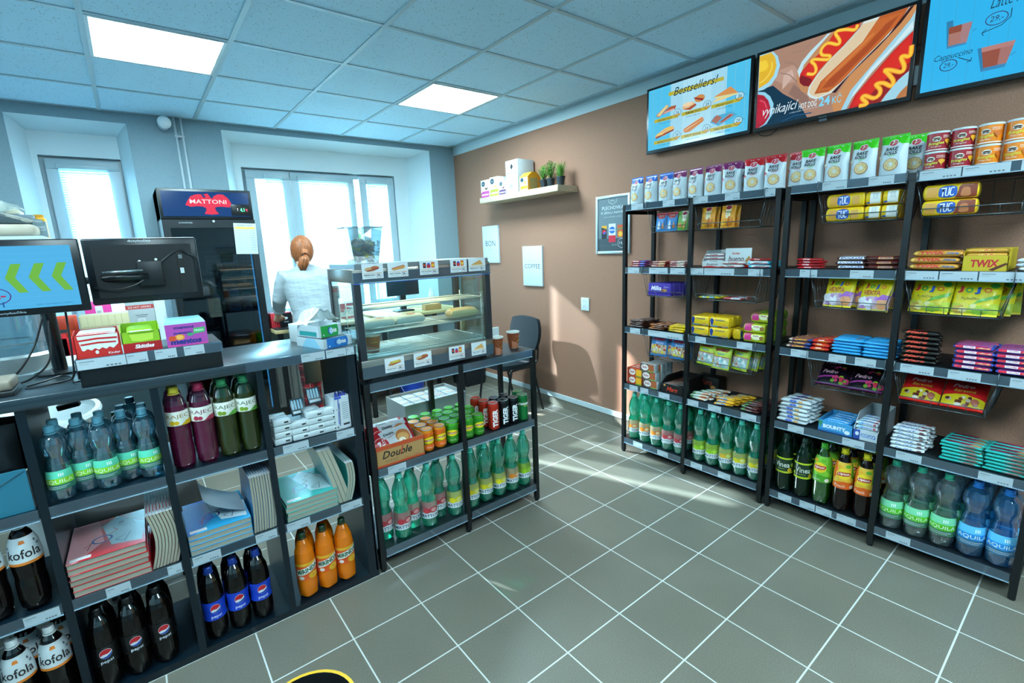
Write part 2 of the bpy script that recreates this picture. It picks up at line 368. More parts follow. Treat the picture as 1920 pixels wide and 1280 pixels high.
# skirting: a course of floor tile with a white strip above
sk = noise_mat('skirting_tile', '77746a', '858276', 200, .4, 0)
mb = MB(); y = FRONT_Y
while y < BACK_Y - .01:
    y1 = min(y + .3, BACK_Y - .006); mb.box(BROWN_X - .009, y, 0, BROWN_X, y1 - .003, .085, sk); y += .3
struct('baseboard_right', mb)
struct('trim_3', MB().box(BROWN_X - .016, FRONT_Y, .085, BROWN_X, BACK_Y - .01, .128, M('c3d6dc', .5)))
mb = MB(); x = LEFT_X
while x < BROWN_X - .02:
    x1 = min(x + .3, BROWN_X - .02); mb.box(x, BACK_Y - .009, 0, x1 - .003, BACK_Y, .085, sk); x += .3
struct('baseboard_back', mb)
# windows: white plastic frames, sashes, glass, slatted blinds
pvc = M('9db4bd', .35); glass = clear('e8f6fb', .10)
def window(n, x0, x1, sashes):
    t = tag(empty('window_%d' % n, (0, 0, 0)), kind='structure'); Y = 3.1; z0, z1 = .92, 2.352
    f = MB()
    f.box(x0, Y + .06, z0, x1, Y + .14, z0 + .05, pvc).box(x0, Y + .06, z1 - .05, x1, Y + .14, z1, pvc).box(x0, Y + .06, z0 + .05, x0 + .045, Y + .14, z1 - .05, pvc).box(x1 - .045, Y + .06, z0 + .05, x1, Y + .14, z1 - .05, pvc)
    f.build('window_frame', t)
    for a, b in sashes:
        s = MB(); w = .075; o = .012
        s.box(a, Y + o, z0 + .02, b, Y + .07, z0 + .02 + w, pvc, c=.004).box(a, Y + o, z1 - .02 - w, b, Y + .07, z1 - .02, pvc, c=.004)
        s.box(a, Y + o, z0 + .02 + w, a + w, Y + .07, z1 - .02 - w, pvc).box(b - w, Y + o, z0 + .02 + w, b, Y + .07, z1 - .02 - w, pvc)
        so = s.build('window_sash', t)
        MB().box(a + w, Y + .045, z0 + .02 + w, b - w, Y + .05, z1 - .02 - w, glass).build('window_pane', so)
        h = MB(); hx = b - .035 if a < 0 else a + .035
        h.box(hx - .012, Y - .002, 1.50, hx + .012, Y + o, 1.57, M('dfe9ec', .3)).box(hx - .009, Y - .028, 1.42, hx + .009, Y - .012, 1.56, M('dfe9ec', .3), c=.003).box(hx - .007, Y - .015, 1.53, hx + .007, Y, 1.545, M('dfe9ec', .3)); h.build('window_handle', so)
window(1, -2.13, -1.63, [(-2.10, -1.66)])
window(2, -.775, .735, [(-.745, -.36), (-.355, .275), (.335, .725)])
struct('windowsill_1', MB().box(-2.2, BACK_Y - .04, .845, -1.58, REV + .07, .875, M('d5e4ea', .35), c=.004))
struct('windowsill_2', MB().box(-.92, BACK_Y - .04, .845, 1.03, REV + .07, .875, M('d5e4ea', .35), c=.004))
slat_m = bpy.data.materials.new('blind_slat'); slat_m.use_nodes = True
_nt = slat_m.node_tree; _p = _nt.nodes['Principled BSDF']; _p.inputs['Base Color'].default_value = (*lin('b9ccd4'), 1); _p.inputs['Roughness'].default_value = .5
_tl = _nt.nodes.new('ShaderNodeBsdfTranslucent'); _tl.inputs[0].default_value = (*lin('cfe6ef'), 1); _mx = _nt.nodes.new('ShaderNodeMixShader'); _mx.inputs[0].default_value = .24
_nt.links.new(_p.outputs[0], _mx.inputs[1]); _nt.links.new(_tl.outputs[0], _mx.inputs[2]); _nt.links.new(_mx.outputs[0], _nt.nodes['Material Output'].inputs[0])
def blind(x0, x1, label, top=2.26, bot=1.01):
    t = empty('window_blind', ((x0 + x1) / 2, 3.1, top), 0, label, 'blind', 'white slatted window blinds'); w = (x1 - x0) / 2
    MB().box(-w - .012, -.016, 0, w + .012, .004, .035, pvc, c=.003).build('headrail', t)
    s = MB(); n = int((top - bot) / .0185)
    for k in range(n):
        z = -.012 - k * .0185; a = radians(64)
        s.add([(-w, -.004 - .0095 * cos(a), z - .0095 * sin(a)), (w, -.004 - .0095 * cos(a), z - .0095 * sin(a)), (w, -.0055, z + .0012), (-w, -.0055, z + .0012), (w, -.004 + .0095 * cos(a), z + .0095 * sin(a)), (-w, -.004 + .0095 * cos(a), z + .0095 * sin(a))],
              [(0, 1, 2, 3), (3, 2, 4, 5)], slat_m, True)
    s.build('slats', t)
    c = MB()
    for x in (-w * .6, w * .6) if w > .12 else (-w * .5, w * .5): c.tube([(x, -.012, 0), (x, -.012, bot - top)], .0009, M('d8e6ea'), 4)
    c.build('blind_cord', t)
blind(-2.03, -1.73, 'white slatted blind on the small window behind the till screens')
blind(-.585, -.432, 'narrow white slatted blind beside the drinks fridge')
blind(-.285, .205, 'wide white slatted blind in the middle sash behind the standing person')
blind(.415, .628, 'narrow white slatted blind nearest the brown wall')
# heating pipes and camera on the back wall
t = empty('heating_pipe', (-1.262, 2.795, 0), 0, 'pair of thin white heating pipes running up the back wall', 'pipe')
for dx in (0, .045): MB().tube([(dx, 0, 0.0), (dx, 0, CEIL)], .0085, M('c4d3d8', .4), 10).build('pipe', t)
k = MB().box(-.01, -.012, 2.50, .055, -.009, 2.515, M('b5c3c8', .4)); k.box(.016, -.011, 2.5, .028, .034, 2.515, M('b5c3c8', .4)); k.build('pipe_clip', t)
t = empty('security_camera', (-1.335, 2.70, 2.585), 0, 'small white round security camera high on the back wall', 'camera')
prof = [(.001, -.046)] + [(.046 * cos(a), .046 * sin(a)) for a in [radians(x) for x in range(-80, 81, 16)]] + [(.001, .046)]
MB().lathe(prof, M('dfe9ec', .3), 24).build('camera_shell', t)
MB().lathe([(.0005, -.047), (.014, -.044), (.018, -.038), (.0185, -.03)], M('0b0f22', .1), 16, T=Matrix.Rotation(radians(68), 4, 'X') @ Matrix.Rotation(radians(20), 4, 'Y')).build('lens', t)
MB().lathe([(.024, 0), (.024, .07), (.035, .07), (.035, .085)], M('d5dfe3', .4), 16, T=Matrix.Translation((0, .045, 0)) @ Matrix.Rotation(radians(-90), 4, 'X')).build('camera_mount', t)
# radiator below the wide window
t = empty('radiator', (-.40, 2.74, .12), 0, 'white ribbed panel radiator under the wide window', 'radiator')
mb = MB(); rw = M('c9d4d6', .4)
mb.box(-.45, .02, 0, .75, .06, .58, rw)
for k in range(20): x = -.44 + k * .06; mb.box(x, -.006, .03, x + .042, .02, .55, rw, c=.006)
mb.box(-.45, -.01, .55, .75, .07, .585, rw, c=.004); mb.build('radiator_panel', t)
MB().tube([(.78, .02, .06), (.78, .02, .0), (.78, .04, -.12)], .009, M('b9c4c8', .4), 8).tube([(.75, .03, .06), (.80, .03, .06)], .014, M('b9c4c8', .4), 10).build('radiator_valve', t)
# foliage outside, seen through the gap between the sashes
leaf = M('7f9a2a', .6); tr = MB(); rnd = random.Random(3)
tr.tube([(0, 0, 0), (.05, 0, 1.2), (0, .05, 2.4)], [.07, .05, .02], M('5c5346', .8), 8)
for k in range(900):
    a = rnd.uniform(0, 2 * pi); r = .55 * sqrt(rnd.random()); z = rnd.uniform(1.1, 3.2); s = rnd.uniform(.03, .06)
    p = Vector((r * cos(a), r * sin(a), z)); E_ = Euler((rnd.uniform(0, 3), rnd.uniform(0, 3), rnd.uniform(0, 3))).to_matrix()
    tr.add([p + E_ @ Vector(v) for v in ((-s, 0, 0), (0, -s * .4, 0), (s, 0, 0), (0, s * .4, 0))], [(0, 1, 2, 3)], leaf)
tag(tr.build('tree', loc=(1.75, 6.3, -.3)), 'sunlit leafy tree outside, seen through the gap beside the middle sash', 'tree')
struct('ground', MB().box(-8, 3.4, -.4, 9, 14, -.3, M('8b8f8a', .9)))
# ================================================================== shelving
blk = M('090e12', .36); wood_d = noise_mat('dark_ash_board', '0b1319', '141e25', 30, .42, .08, .5, 5, (.12, 1, 8)); wood_e = M('3a4650', .4); strip = clear('a9c4d6', .10, .28, '9db6c6', .1)
paper = M('aebcc4', .5)
def small_print(W_, H_, rnd):
    a = .05; ops = [('r', a, .70, a + .30, .78, '6c7a84'), ('r', a, .50, a + rnd.uniform(.1, .22), .55, '8d9aa3')]
    ops += [('r', .58 + k * .085, .12, .58 + k * .085 + .055, .24, '4b565e') for k in range(4)]; return ops
def price_tag(parent, x0, x1, z0, z1, y, rnd, split=0):
    m = MB(); m.box(x0, y - .0006, z0, x1, y, z1, paper)
    m.art(front(x0, x1, z0, z1, y - .0006), x1 - x0, z1 - z0, small_print(1, 1, rnd), e=.0002); m.build('price_tag', parent)
rnd = random.Random(11)
def rack(name, loc, rz, label, zs, tags, depth=.35, Wd=1.0, post=.025, backposts=True):
    """metal rack: local x along the front (0..Wd), y into it, z up"""
    t = empty(name, loc, rz, label, 'shelf rack'); top = zs[-1]
    for x in (0, Wd / 2, Wd):
        for y in (0, depth - post):
            m = MB(); m.box(x - post / 2, y, .012, x + post / 2, y + post, top - .03, blk)
            m.lathe([(.012, 0), (.013, .012)], M('0d1012', .6), 10, c=(x, y + post / 2)); m.build('post', t)
    for i, z in enumerate(zs):
        m = MB(); m.box(0 - post / 2, 0 if z == top else .001, z - .032, Wd + post / 2, depth, z - .001, blk)
        m.box(-post / 2 + .004, .001, z - .002, Wd + post / 2 - .004, depth - .004, z, wood_d)
        b = m.build('shelf_board', t)
        for h in range(2):
            a = post / 2 + .003 + h * Wd / 2; e_ = a + Wd / 2 - post - .006
            s = MB(); s.box(a, -.0045, z - .038, e_, -.001, z + .002, strip); s.box(a, -.0065, z - .040, e_, -.0015, z - .036, M('8fa9ba', .25)); ho = s.build('label_holder', b)
            for (u0, u1) in tags.get((i, h), ()): price_tag(ho, a + u0 * (e_ - a), a + u1 * (e_ - a), z - .036, z, -.0048, rnd)
    for x in (0, Wd):
        m = MB(); zz = .55
        m.box(x - .004, post, top - .06, x + .004, depth - post, top - .034, blk); m.build('side_rail', t)
    return t
ZS = [.116, .533, .950, 1.367, 1.784]
tA = {(4, 0): [(.1, .3), (.62, .8)], (4, 1): [(.0, .2), (.42, .6), (.88, 1)], (3, 0): [(.05, .25), (.42, .72), (.76, .98)], (3, 1): [(0, .18), (.19, .58), (.75, .92)],
      (2, 0): [(.1, .28), (.42, .98)], (2, 1): [(.1, .25), (.66, .85)], (1, 0): [(.1, .25), (.3, .44), (.62, .8)], (1, 1): [(.02, .18), (.32, .5), (.76, .95)],
      (0, 0): [(.18, .35), (.62, .8)], (0, 1): [(.1, .27), (.5, .67)]}
tB = {(4, 0): [(.3, .52), (.7, .9)], (4, 1): [(.02, .3), (.31, .6), (.66, .96)], (3, 0): [(.15, .32), (.62, .82)], (3, 1): [(.0, .24), (.25, .5), (.51, .8)],
      (2, 0): [(.12, .3), (.5, .66), (.74, .92)], (2, 1): [(.05, .3), (.4, .62), (.8, 1)], (1, 0): [(.15, .32), (.7, .9)], (1, 1): [(.1, .3), (.7, .92)],
      (0, 0): [(.1, .25), (.34, .5), (.51, .67), (.72, .9)], (0, 1): [(.1, .3)]}
XF = .985
rack('shelf_rack', (XF, .108, 0), RZ, 'black metal shelf rack beside the framed poster, loaded with sweets and water', ZS, tA)
rack('shelf_rack', (XF, -.938, 0), RZ, 'black metal shelf rack at the right edge, loaded with snacks and bottles', ZS, tB)
ZC = [.116, .533, .952]
rack('shelf_rack', (-.955, 0, 0), 0, 'low black metal rack under the food warmer, holding cans and water bottles', ZC, {(1, 0): [(.1, .3)]})
# ------------------------------------------------------------------ wire baskets hung under the boards
wire = M('5d666b', .3, .8)
def basket(y0, y1, zb, label, d=.27, h=.15):
    """y0 > y1: from the viewer's left to right, hung below the board whose top is zb"""
    w = y0 - y1; t = empty('wire_basket', (XF, y0, zb), RZ, label, 'basket', 'wire baskets hung under the shelves'); m = MB(); b = -.04 - h; f = -.002
    def T(p, r=.0016, cl=False): m.tube(p, r, wire, 5, close=cl)
    o = .025
    T([(.0, f + .01, b + .035), (w, f + .01, b + .035)], .0022); T([(0, f + .025, b), (w, f + .025, b)], .0022)
    T([(0, d, b), (w, d, b)]); T([(-o, d + .02, -.045), (w + o, d + .02, -.045)], .0022)
    for x in (0, w):
        s = -o if x == 0 else o
        T([(x, f + .01, b + .035), (x, f + .025, b), (x, d, b), (x + s, d + .02, -.045)], .0022)
        T([(x + s, d + .02, -.045), (x + s, .0, -.045), (x + s, f - .008, -.042), (x + s, f - .008, .006), (x + s, .02, .006)], .0022)
        for k in range(7): y = .03 + k * (d - .03) / 7; T([(x, y, b), (x + s * (.9), y + .004, -.045)], .0012)
        T([(x + s, .008, -.045), (x, f + .01, b + .035)], .0016)
    n = max(4, int(w / .055))
    for k in range(1, n): x = w * k / n; T([(x, f + .01, b + .035), (x, f + .025, b), (x, d, b)], .0012)
    for k in range(1, 5): T([(0, d * k / 5, b), (w, d * k / 5, b)], .0012)
    for k in range(1, n): x = w * k / n; T([(x, d, b), (x, d + .015, -.045)], .0012)
    m.build('wire_frame', t)
    return b
BK = [basket(-.10, -.35, ZS[4], 'wire basket under the top shelf of the poster-side rack, left bay'), basket(-.435, -.80, ZS[4], 'wire basket under the top shelf of the poster-side rack, right bay'),
      basket(-.075, -.35, ZS[3], 'wire basket holding purple chocolate tablets'), basket(-.435, -.80, ZS[3], 'shallow wire basket holding flat children chocolate bars'),
      basket(-.09, -.35, ZS[2], 'wire basket holding blue bags of gummy sweets'), basket(-.435, -.80, ZS[2], 'wire basket holding lime green bags of gummy sweets'),
      basket(-1.10, -1.395, ZS[4], 'wire basket holding stacked yellow cracker packs, left of the post'), basket(-1.48, -1.78, ZS[4], 'half-empty wire basket holding two brown-ended cracker packs'),
      basket(-1.10, -1.395, ZS[3], 'wire basket holding yellow bags of pink marshmallows'), basket(-1.48, -1.77, ZS[3], 'wire basket holding yellow bags of green jellies'),
      basket(-1.115, -1.395, ZS[2], 'wire basket holding black and purple sweet bags'), basket(-1.48, -1.77, ZS[2], 'wire basket holding red and yellow sweet bags')]
# ------------------------------------------------------------------ the counter: open cube shelving
CT = 1.14; cw = wood_d
cube = M('071721', .30)
t = empty('counter', (-.975, 0, 0), 0, 'long black cube-shelf counter with open compartments, left side of shop', 'counter')
DEP = .40
XD = [-1.012, -1.375, -1.71, -2.045, -2.38, -2.72]      # centres of the uprights
XL = -2.74
MB().box(XL, -.003, CT - .038, -.985, DEP + .03, CT, noise_mat('counter_top', '16262f', '243640', 14, .30, .04, .5, 5, (.1, 1, 6)), c=.002).build('worktop', t, (.975, 0, 0)); bpy.data.materials['counter_top'].node_tree.nodes['Principled BSDF'].inputs['Coat Weight'].default_value = .8; bpy.data.materials['counter_top'].node_tree.nodes['Principled BSDF'].inputs['Coat Roughness'].default_value = .22
ROWS = [.03, .428, .772]
for z in ROWS:
    MB().box(XL, .0, z - .03 if z > .1 else 0, -.985, DEP, z, cube).build('shelf_board', t, (.975, 0, 0))
for i, x in enumerate(XD):
    w = .036 if i == 0 else .024
    for a, b in ((.03, .398), (.428, .742), (.772, CT - .038)): MB().box(x - w / 2, .0, a, x + w / 2, DEP, b, cube).build('upright', t, (.975, 0, 0))
MB().box(-.987, -.002, 0, -.984, DEP, CT - .038, cube).build('end_panel', t, (.975, 0, 0))
lip = clear('a9c4d6', .10, .22, '9db6c6', .1)
tg = {(1, 0): [(.02, .3), (.7, .98)], (1, 1): [(.02, .32), (.72, .98)], (1, 2): [(.28, .5), (.85, .99)], (1, 3): [(.7, .98)], (2, 0): [(.1, .4), (.75, .98)]}
for r, z in ((1, ROWS[1]), (2, ROWS[2])):
    for c in range(5):
        a, b = XD[c + 1] + .012, XD[c] - .014
        ho = MB().box(a, -.004, z - .036, b, -.001, z + .002, lip).box(a, -.006, z - .038, b, -.0015, z - .0345, M('8fa9ba', .25)).build('label_holder', t, (.975, 0, 0))
        for u0, u1 in tg.get((r, c), ()): price_tag(ho, a + u0 * (b - a), a + u1 * (b - a), z - .034, z, -.0045, rnd)
ho = MB().box(-1.42, -.006, CT - .038, -.99, -.0035, CT, lip).build('label_holder', t, (.975, 0, 0))
for a, b in ((-1.215, -1.12), (-1.115, -1.03), (-1.028, -.995)): price_tag(ho, a, b, CT - .035, CT - .001, -.0065, rnd)
# ------------------------------------------------------------------ drinks fridge
FX0, FX1, FY0, FY1, FH = -1.485, -.885, 2.28, 2.78, 2.045
t = empty('drinks_fridge', ((FX0 + FX1) / 2, FY0, 0), 0, 'tall black glass-door drinks fridge with a blue lit header', 'fridge'); w = .30; fb = M('10171c', .35); FD = FY1 - FY0
m = MB(); m.box(-w, .02, .06, -w + .03, FD, FH, fb).box(w - .03, .02, .06, w, FD, FH, fb).box(-w, FD - .03, .06, w, FD, FH, fb).box(-w, .02, .06, w, FD, .2, fb).box(-w, .02, FH - .21, w, FD, FH, fb)
m.box(-w + .02, .05, 0, w - .02, FD - .05, .06, M('090b0d')); m.box(-w + .03, .06, 1.80, w - .03, FD - .03, 1.83, M('dfe8ea', .4)); m.build('cabinet', t)
h = MB(); h.box(-w, -.01, FH - .215, w, .02, FH, fb, c=.004); hd = h.build('header', t)
p = MB(); p.box(-w + .02, -.014, FH - .195, w - .02, -.0095, FH - .018, S_('0b3a78', .24))
ops = [('p', [(.37, .45), (.40, .62), (.44, .80), (.50, .88), (.54, .90), (.57, .88), (.575, .80), (.60, .74), (.61, .82), (.59, .90), (.64, .93), (.66, .80), (.68, .72), (.71, .84), (.76, .92), (.82, .90), (.87, .76), (.90, .56), (.915, .42), (.86, .38), (.80, .40), (.74, .40), (.70, .36), (.71, .22), (.74, .10), (.655, .07), (.57, .10), (.595, .22), (.60, .34), (.56, .40), (.50, .41), (.43, .38)], S_('e8334f', .24)),
       ('t', 'MATTONI', .635, .60, .42, .17, S_('f6f2f4', .26), {'b': .006})]
ops = [tuple([o[0], [(x - .12, y) for x, y in o[1]]] + list(o[2:])) if o[0] == 'p' else o[:2] + (o[2] - .12,) + o[3:] for o in ops]
p.art(front(-w + .02, w - .02, FH - .195, FH - .018, -.014), .56, .177, ops); p.build('lit_sign', hd)
c = MB(); c.box(w - .15, -.022, FH - .19, w - .012, -.012, FH - .105, M('0c1013', .3), c=.003); c.art(front(w - .15, w - .012, FH - .19, FH - .105, -.022), .138, .085, [('r', .25, .3, .85, .75, '030506'), ('t', '4.1', .55, .52, .2, .3, S_('38e07a', 3)), ('t', '°C', .76, .5, .1, .2, S_('d04458', 2)), ('t', 'T', .32, .52, .05, .22, S_('cfe0e4', 1))]); c.build('thermostat', hd)
d = MB(); z0, z1 = .2, FH - .22
d.box(-w, -.03, z0, -w + .045, .018, z1, fb).box(w - .045, -.03, z0, w, .018, z1, fb).box(-w + .045, -.03, z1 - .06, w - .045, .018, z1, fb).box(-w + .045, -.03, z0, w - .045, .018, z0 + .08, fb)
d.lathe([(.009, 0), (.009, .006)], M('c9d3d6', .25, .8), 14, T=Matrix.Translation((.02, -.03, z1 - .012)) @ Matrix.Rotation(radians(90), 4, 'X'))
d.art(front(-w, w, z1 - .06, z1, -.03), .6, .06, [('t', 'DONSVEZ', .24, .62, .14, .14, 'b9c4c8')]); do = d.build('door', t)
MB().box(-w + .045, -.012, z0 + .08, w - .045, -.006, z1 - .06, clear('5f8fa5', .16)).build('door_glass', do)
MB().box(-w + .02, -.06, 1.0, -w + .035, -.045, 1.4, fb).box(-w + .02, -.046, 1.0, -w + .035, -.03, 1.02, fb).box(-w + .02, -.046, 1.38, -w + .035, -.03, 1.4, fb).build('door_handle', do)
for z in (.5, .80, 1.10, 1.40, 1.62):
    s = MB()
    for k in range(24): x = -w + .04 + k * .0225; s.tube([(x, .05, z), (x, FD - .05, z)], .0015, M('b8c8cf', .3, .5), 4)
    s.tube([(-w + .035, .05, z), (w - .035, .05, z)], .003, M('b8c8cf', .3, .5), 6); s.box(-w + .035, .042, z - .012, w - .035, .046, z + .02, clear('a8c8d8', .12, .15)); s.build('wire_shelf', t)
l = MB().box(w - .05, .03, .25, w - .042, .045, 1.78, M('cfe9ff', .5, 0, .8)); l.build('interior_light', t)
n = MB(); n.box(0, 0, 0, .155, .0008, .235, paper)
rr = random.Random(5); ops = [('t', 'BURGRMY V LEDNICI', .5, .93, .7, .035, '3a3320', {'b': .02}), ('r', .05, .82, .95, .88, 'e3b23a')] + [('r', .05, .80 - k * .078, .95, .803 - k * .078, '8b9297') for k in range(10)] + [('r', x, .08, x + .008, .88, '8b9297') for x in (.05, .38, .67, .945)]
for k in range(9):
    ops += [('r', .10, .765 - k * .078, .10 + rr.uniform(.14, .24), .772 - k * .078, '6d757a'), ('r', .46, .765 - k * .078, .58, .771 - k * .078, '6d757a'), ('t', ['29,90', '31,90', '27,90', '28,90', '34,90', '25,90', '19,90', '22,90', '31,90'][k], .82, .765 - k * .078, .2, .035, '22282c', {'s': .3})]
n.art(front(0, .155, 0, .235, 0), .155, .235, ops, e=.0003)
tag(n.build('price_list', loc=(-1.045, FY0 - .032, 1.565), rot=(0, radians(2), 0)), 'printed price list taped to the fridge door glass', 'price list')
# fridge contents: packed sandwiches above, sauces below
def simple(name, mb, loc, label, cat, group=None, rz=0): return tag(mb.build(name, loc=loc, rot=(0, 0, rz)), label, cat, group)
sw = Proto('packed_sandwich', MB().box(-.05, 0, 0, .05, .12, .028, 'cdbf8a', c=.008).art(front(-.05, .05, 0, .028, 0), .1, .028, [('r', .1, .35, .9, .6, '7a5b3a'), ('r', .1, .62, .9, .72, 'b8cf6a')]))
for c_ in range(2):
    for k in range(5): sw.put((-1.19 + c_ * .115, FY0 + .07, 1.40 + .003 + k * .033), 'pale packed sandwich inside the fridge, %s, %s stack' % (nth(k, 5, 'bottom', 'lowest'), ('left', 'right')[c_]), 'sandwich', 'packed sandwiches in the fridge')
jar = MB().lathe([(.028, 0), (.033, .006), (.033, .055), (.026, .068), (.026, .072)], M('e6dcb4', .35), 20); jar.art(cylS(.0335, .012, .052, span=2.2), .07, .04, [('r', 0, 0, 1, 1, 'e9d7cf'), ('e', .5, .55, .3, .3, 'b73a55'), ('r', .1, .1, .9, .2, 'b73a55')], L=.01)
sj = Proto('sauce_jar', jar, [('jar_lid', MB().lathe([(.0285, .070), (.0285, .088), (.027, .09)], M('5a7f8c', .3), 20))])
wj = MB().lathe([(.034, 0), (.040, .006), (.040, .085), (.035, .095), (.035, .1)], M('ece4c4', .35), 24); wj.art(cylS(.0405, .012, .08, span=2.4), .09, .07, [('r', 0, 0, 1, 1, 'dfe6ea'), ('r', 0, .85, 1, 1, 'c33b3b'), ('e', .5, .5, .35, .22, '2f66b0'), ('t', 'Majka', .5, .5, .4, .12, 'f2f2f2')], L=.01)
mj = Proto('mayonnaise_jar', wj, [('jar_lid', MB().lathe([(.037, .099), (.037, .118), (.035, .12)], M('5a7f8c', .3), 20))])
ZF = 1.10 + .0045
mj.put((-1.09, FY0 + .098, ZF), 'white mayonnaise jar inside the fridge, lower of two', 'jar', 'jars in the fridge')
mj.put((-1.09, FY0 + .098, ZF + .121), 'white mayonnaise jar with a red-edged label stacked on another jar', 'jar', 'jars in the fridge')
sj.put((-1.0, FY0 + .09, ZF), 'small sauce jar with a red crest, lower right in the fridge', 'jar', 'jars in the fridge')
sj.put((-1.0, FY0 + .09, ZF + .091), 'small sauce jar with a red crest, upper right in the fridge', 'jar', 'jars in the fridge')
bo = MB().lathe([(.03, 0), (.042, .01), (.043, .10), (.034, .15), (.02, .19), (.018, .2)], M('d8dd9a', .35), 24); bo.art(cylS(.043, .02, .15, span=1.9, rf=lambda z: .0435 if z < .1 else .0435 - (z - .1) * .19), .08, .13, [('e', .5, .85, .3, .12, 'e8e6dd'), ('t', 'Spak', .5, .85, .3, .08, 'a03a44', {'s': .3}), ('r', .08, .42, .92, .62, 'e0715a'), ('t', 'Francouzská', .5, .52, .7, .08, 'f5efe4'), ('e', .5, .2, .3, .14, 'b9c24a')], L=.01)
sb = Proto('sauce_bottle', bo, [('bottle_cap', MB().lathe([(.02, .2), (.022, .205), (.018, .24), (.014, .245)], M('2c9aa0', .3), 20))])
sb.put((-1.20, FY0 + .098, ZF), 'pale green squeeze bottle of salad dressing with a teal cap in the fridge', 'bottle')
pf = Proto('soft_drink_bottle', MB().lathe([(.03, 0), (.034, .01), (.034, .13), (.03, .15), (.012, .19), (.012, .2)], M('1a1212', .12), 18), [('bottle_cap', MB().lathe([(.014, .2), (.014, .215)], M('8a1f2a', .4), 14))])
of = Proto('juice_bottle', MB().lathe([(.03, 0), (.034, .01), (.034, .13), (.03, .15), (.014, .19), (.014, .2)], M('e07a2a', .25), 18), [('bottle_cap', MB().lathe([(.016, .2), (.016, .216)], M('e8a23a', .4), 14))])
pf.put((-1.16, FY0 + .08, .505), 'dark soft drink bottle low in the fridge, seen through the counter', 'bottle')
of.put((-1.09, FY0 + .08, .505), 'orange juice bottle low in the fridge, seen through the counter', 'bottle')
# ------------------------------------------------------------------ menu screens on the brown wall
def mapops(ops, em):
    return [tuple(S_(x, em) if isinstance(x, str) and len(x) == 6 and i > 0 and all(ch in '0123456789abcdef' for ch in x) else x for i, x in enumerate(o)) for o in ops]
EMS = .225
DSP = lambda i, y0, y1, bg, ops, label, brand: _dsp(i, y0, y1, bg, ops, label, brand)
def _dsp(i, y0, y1, bg, ops, label, brand):
    w = y0 - y1; z0, z1 = 2.143, 2.572; t = empty('menu_screen', (1.30, y0, z0), RZ, label, 'screen', 'menu screens under the ceiling'); h = z1 - z0; bz = .016
    MB().box(0, 0, 0, w, .022, h, M('0b1014', .3), c=.003).box(.1, .02, .05, w - .1, .04, h - .05, M('0b1014', .5)).build('screen_housing', t)
    s = MB(); S = front(bz, w - bz, bz + .006, h - bz, -.0006)
    s.art(S, w - 2 * bz, h - 2 * bz - .006, mapops([('r', 0, 0, 1, 1, bg)] + ops, EMS), e=.00012); s.build('display_panel', t)
    MB().box(w / 2 - .1, .04, .1, w / 2 + .1, .055, h - .1, blk).build('wall_bracket', t)
    if brand: b = MB(); b.box(w / 2 - .018, .004, -.012, w / 2 + .018, .012, .0, M('55606a', .3)); b.art(front(w / 2 - .03, w / 2 + .03, .003, .013, 0), .06, .01, [('t', brand, .5, .5, .6, .6, M('8f9aa2', .4))]); b.build('sensor_bar', t)
    return t
def clipops(ops):
    o2 = []
    for o in ops:
        if o[0] in 'pl': o = (o[0], [(min(max(x, 0), 1), min(max(y, 0), 1)) for x, y in o[1]]) + o[2:]
        o2.append(o)
    return o2
def planks(n=11, c='8fc3d6'): return [('r', (k + .6) / n, 0, (k + .6) / n + .0025, 1, c) for k in range(n)]
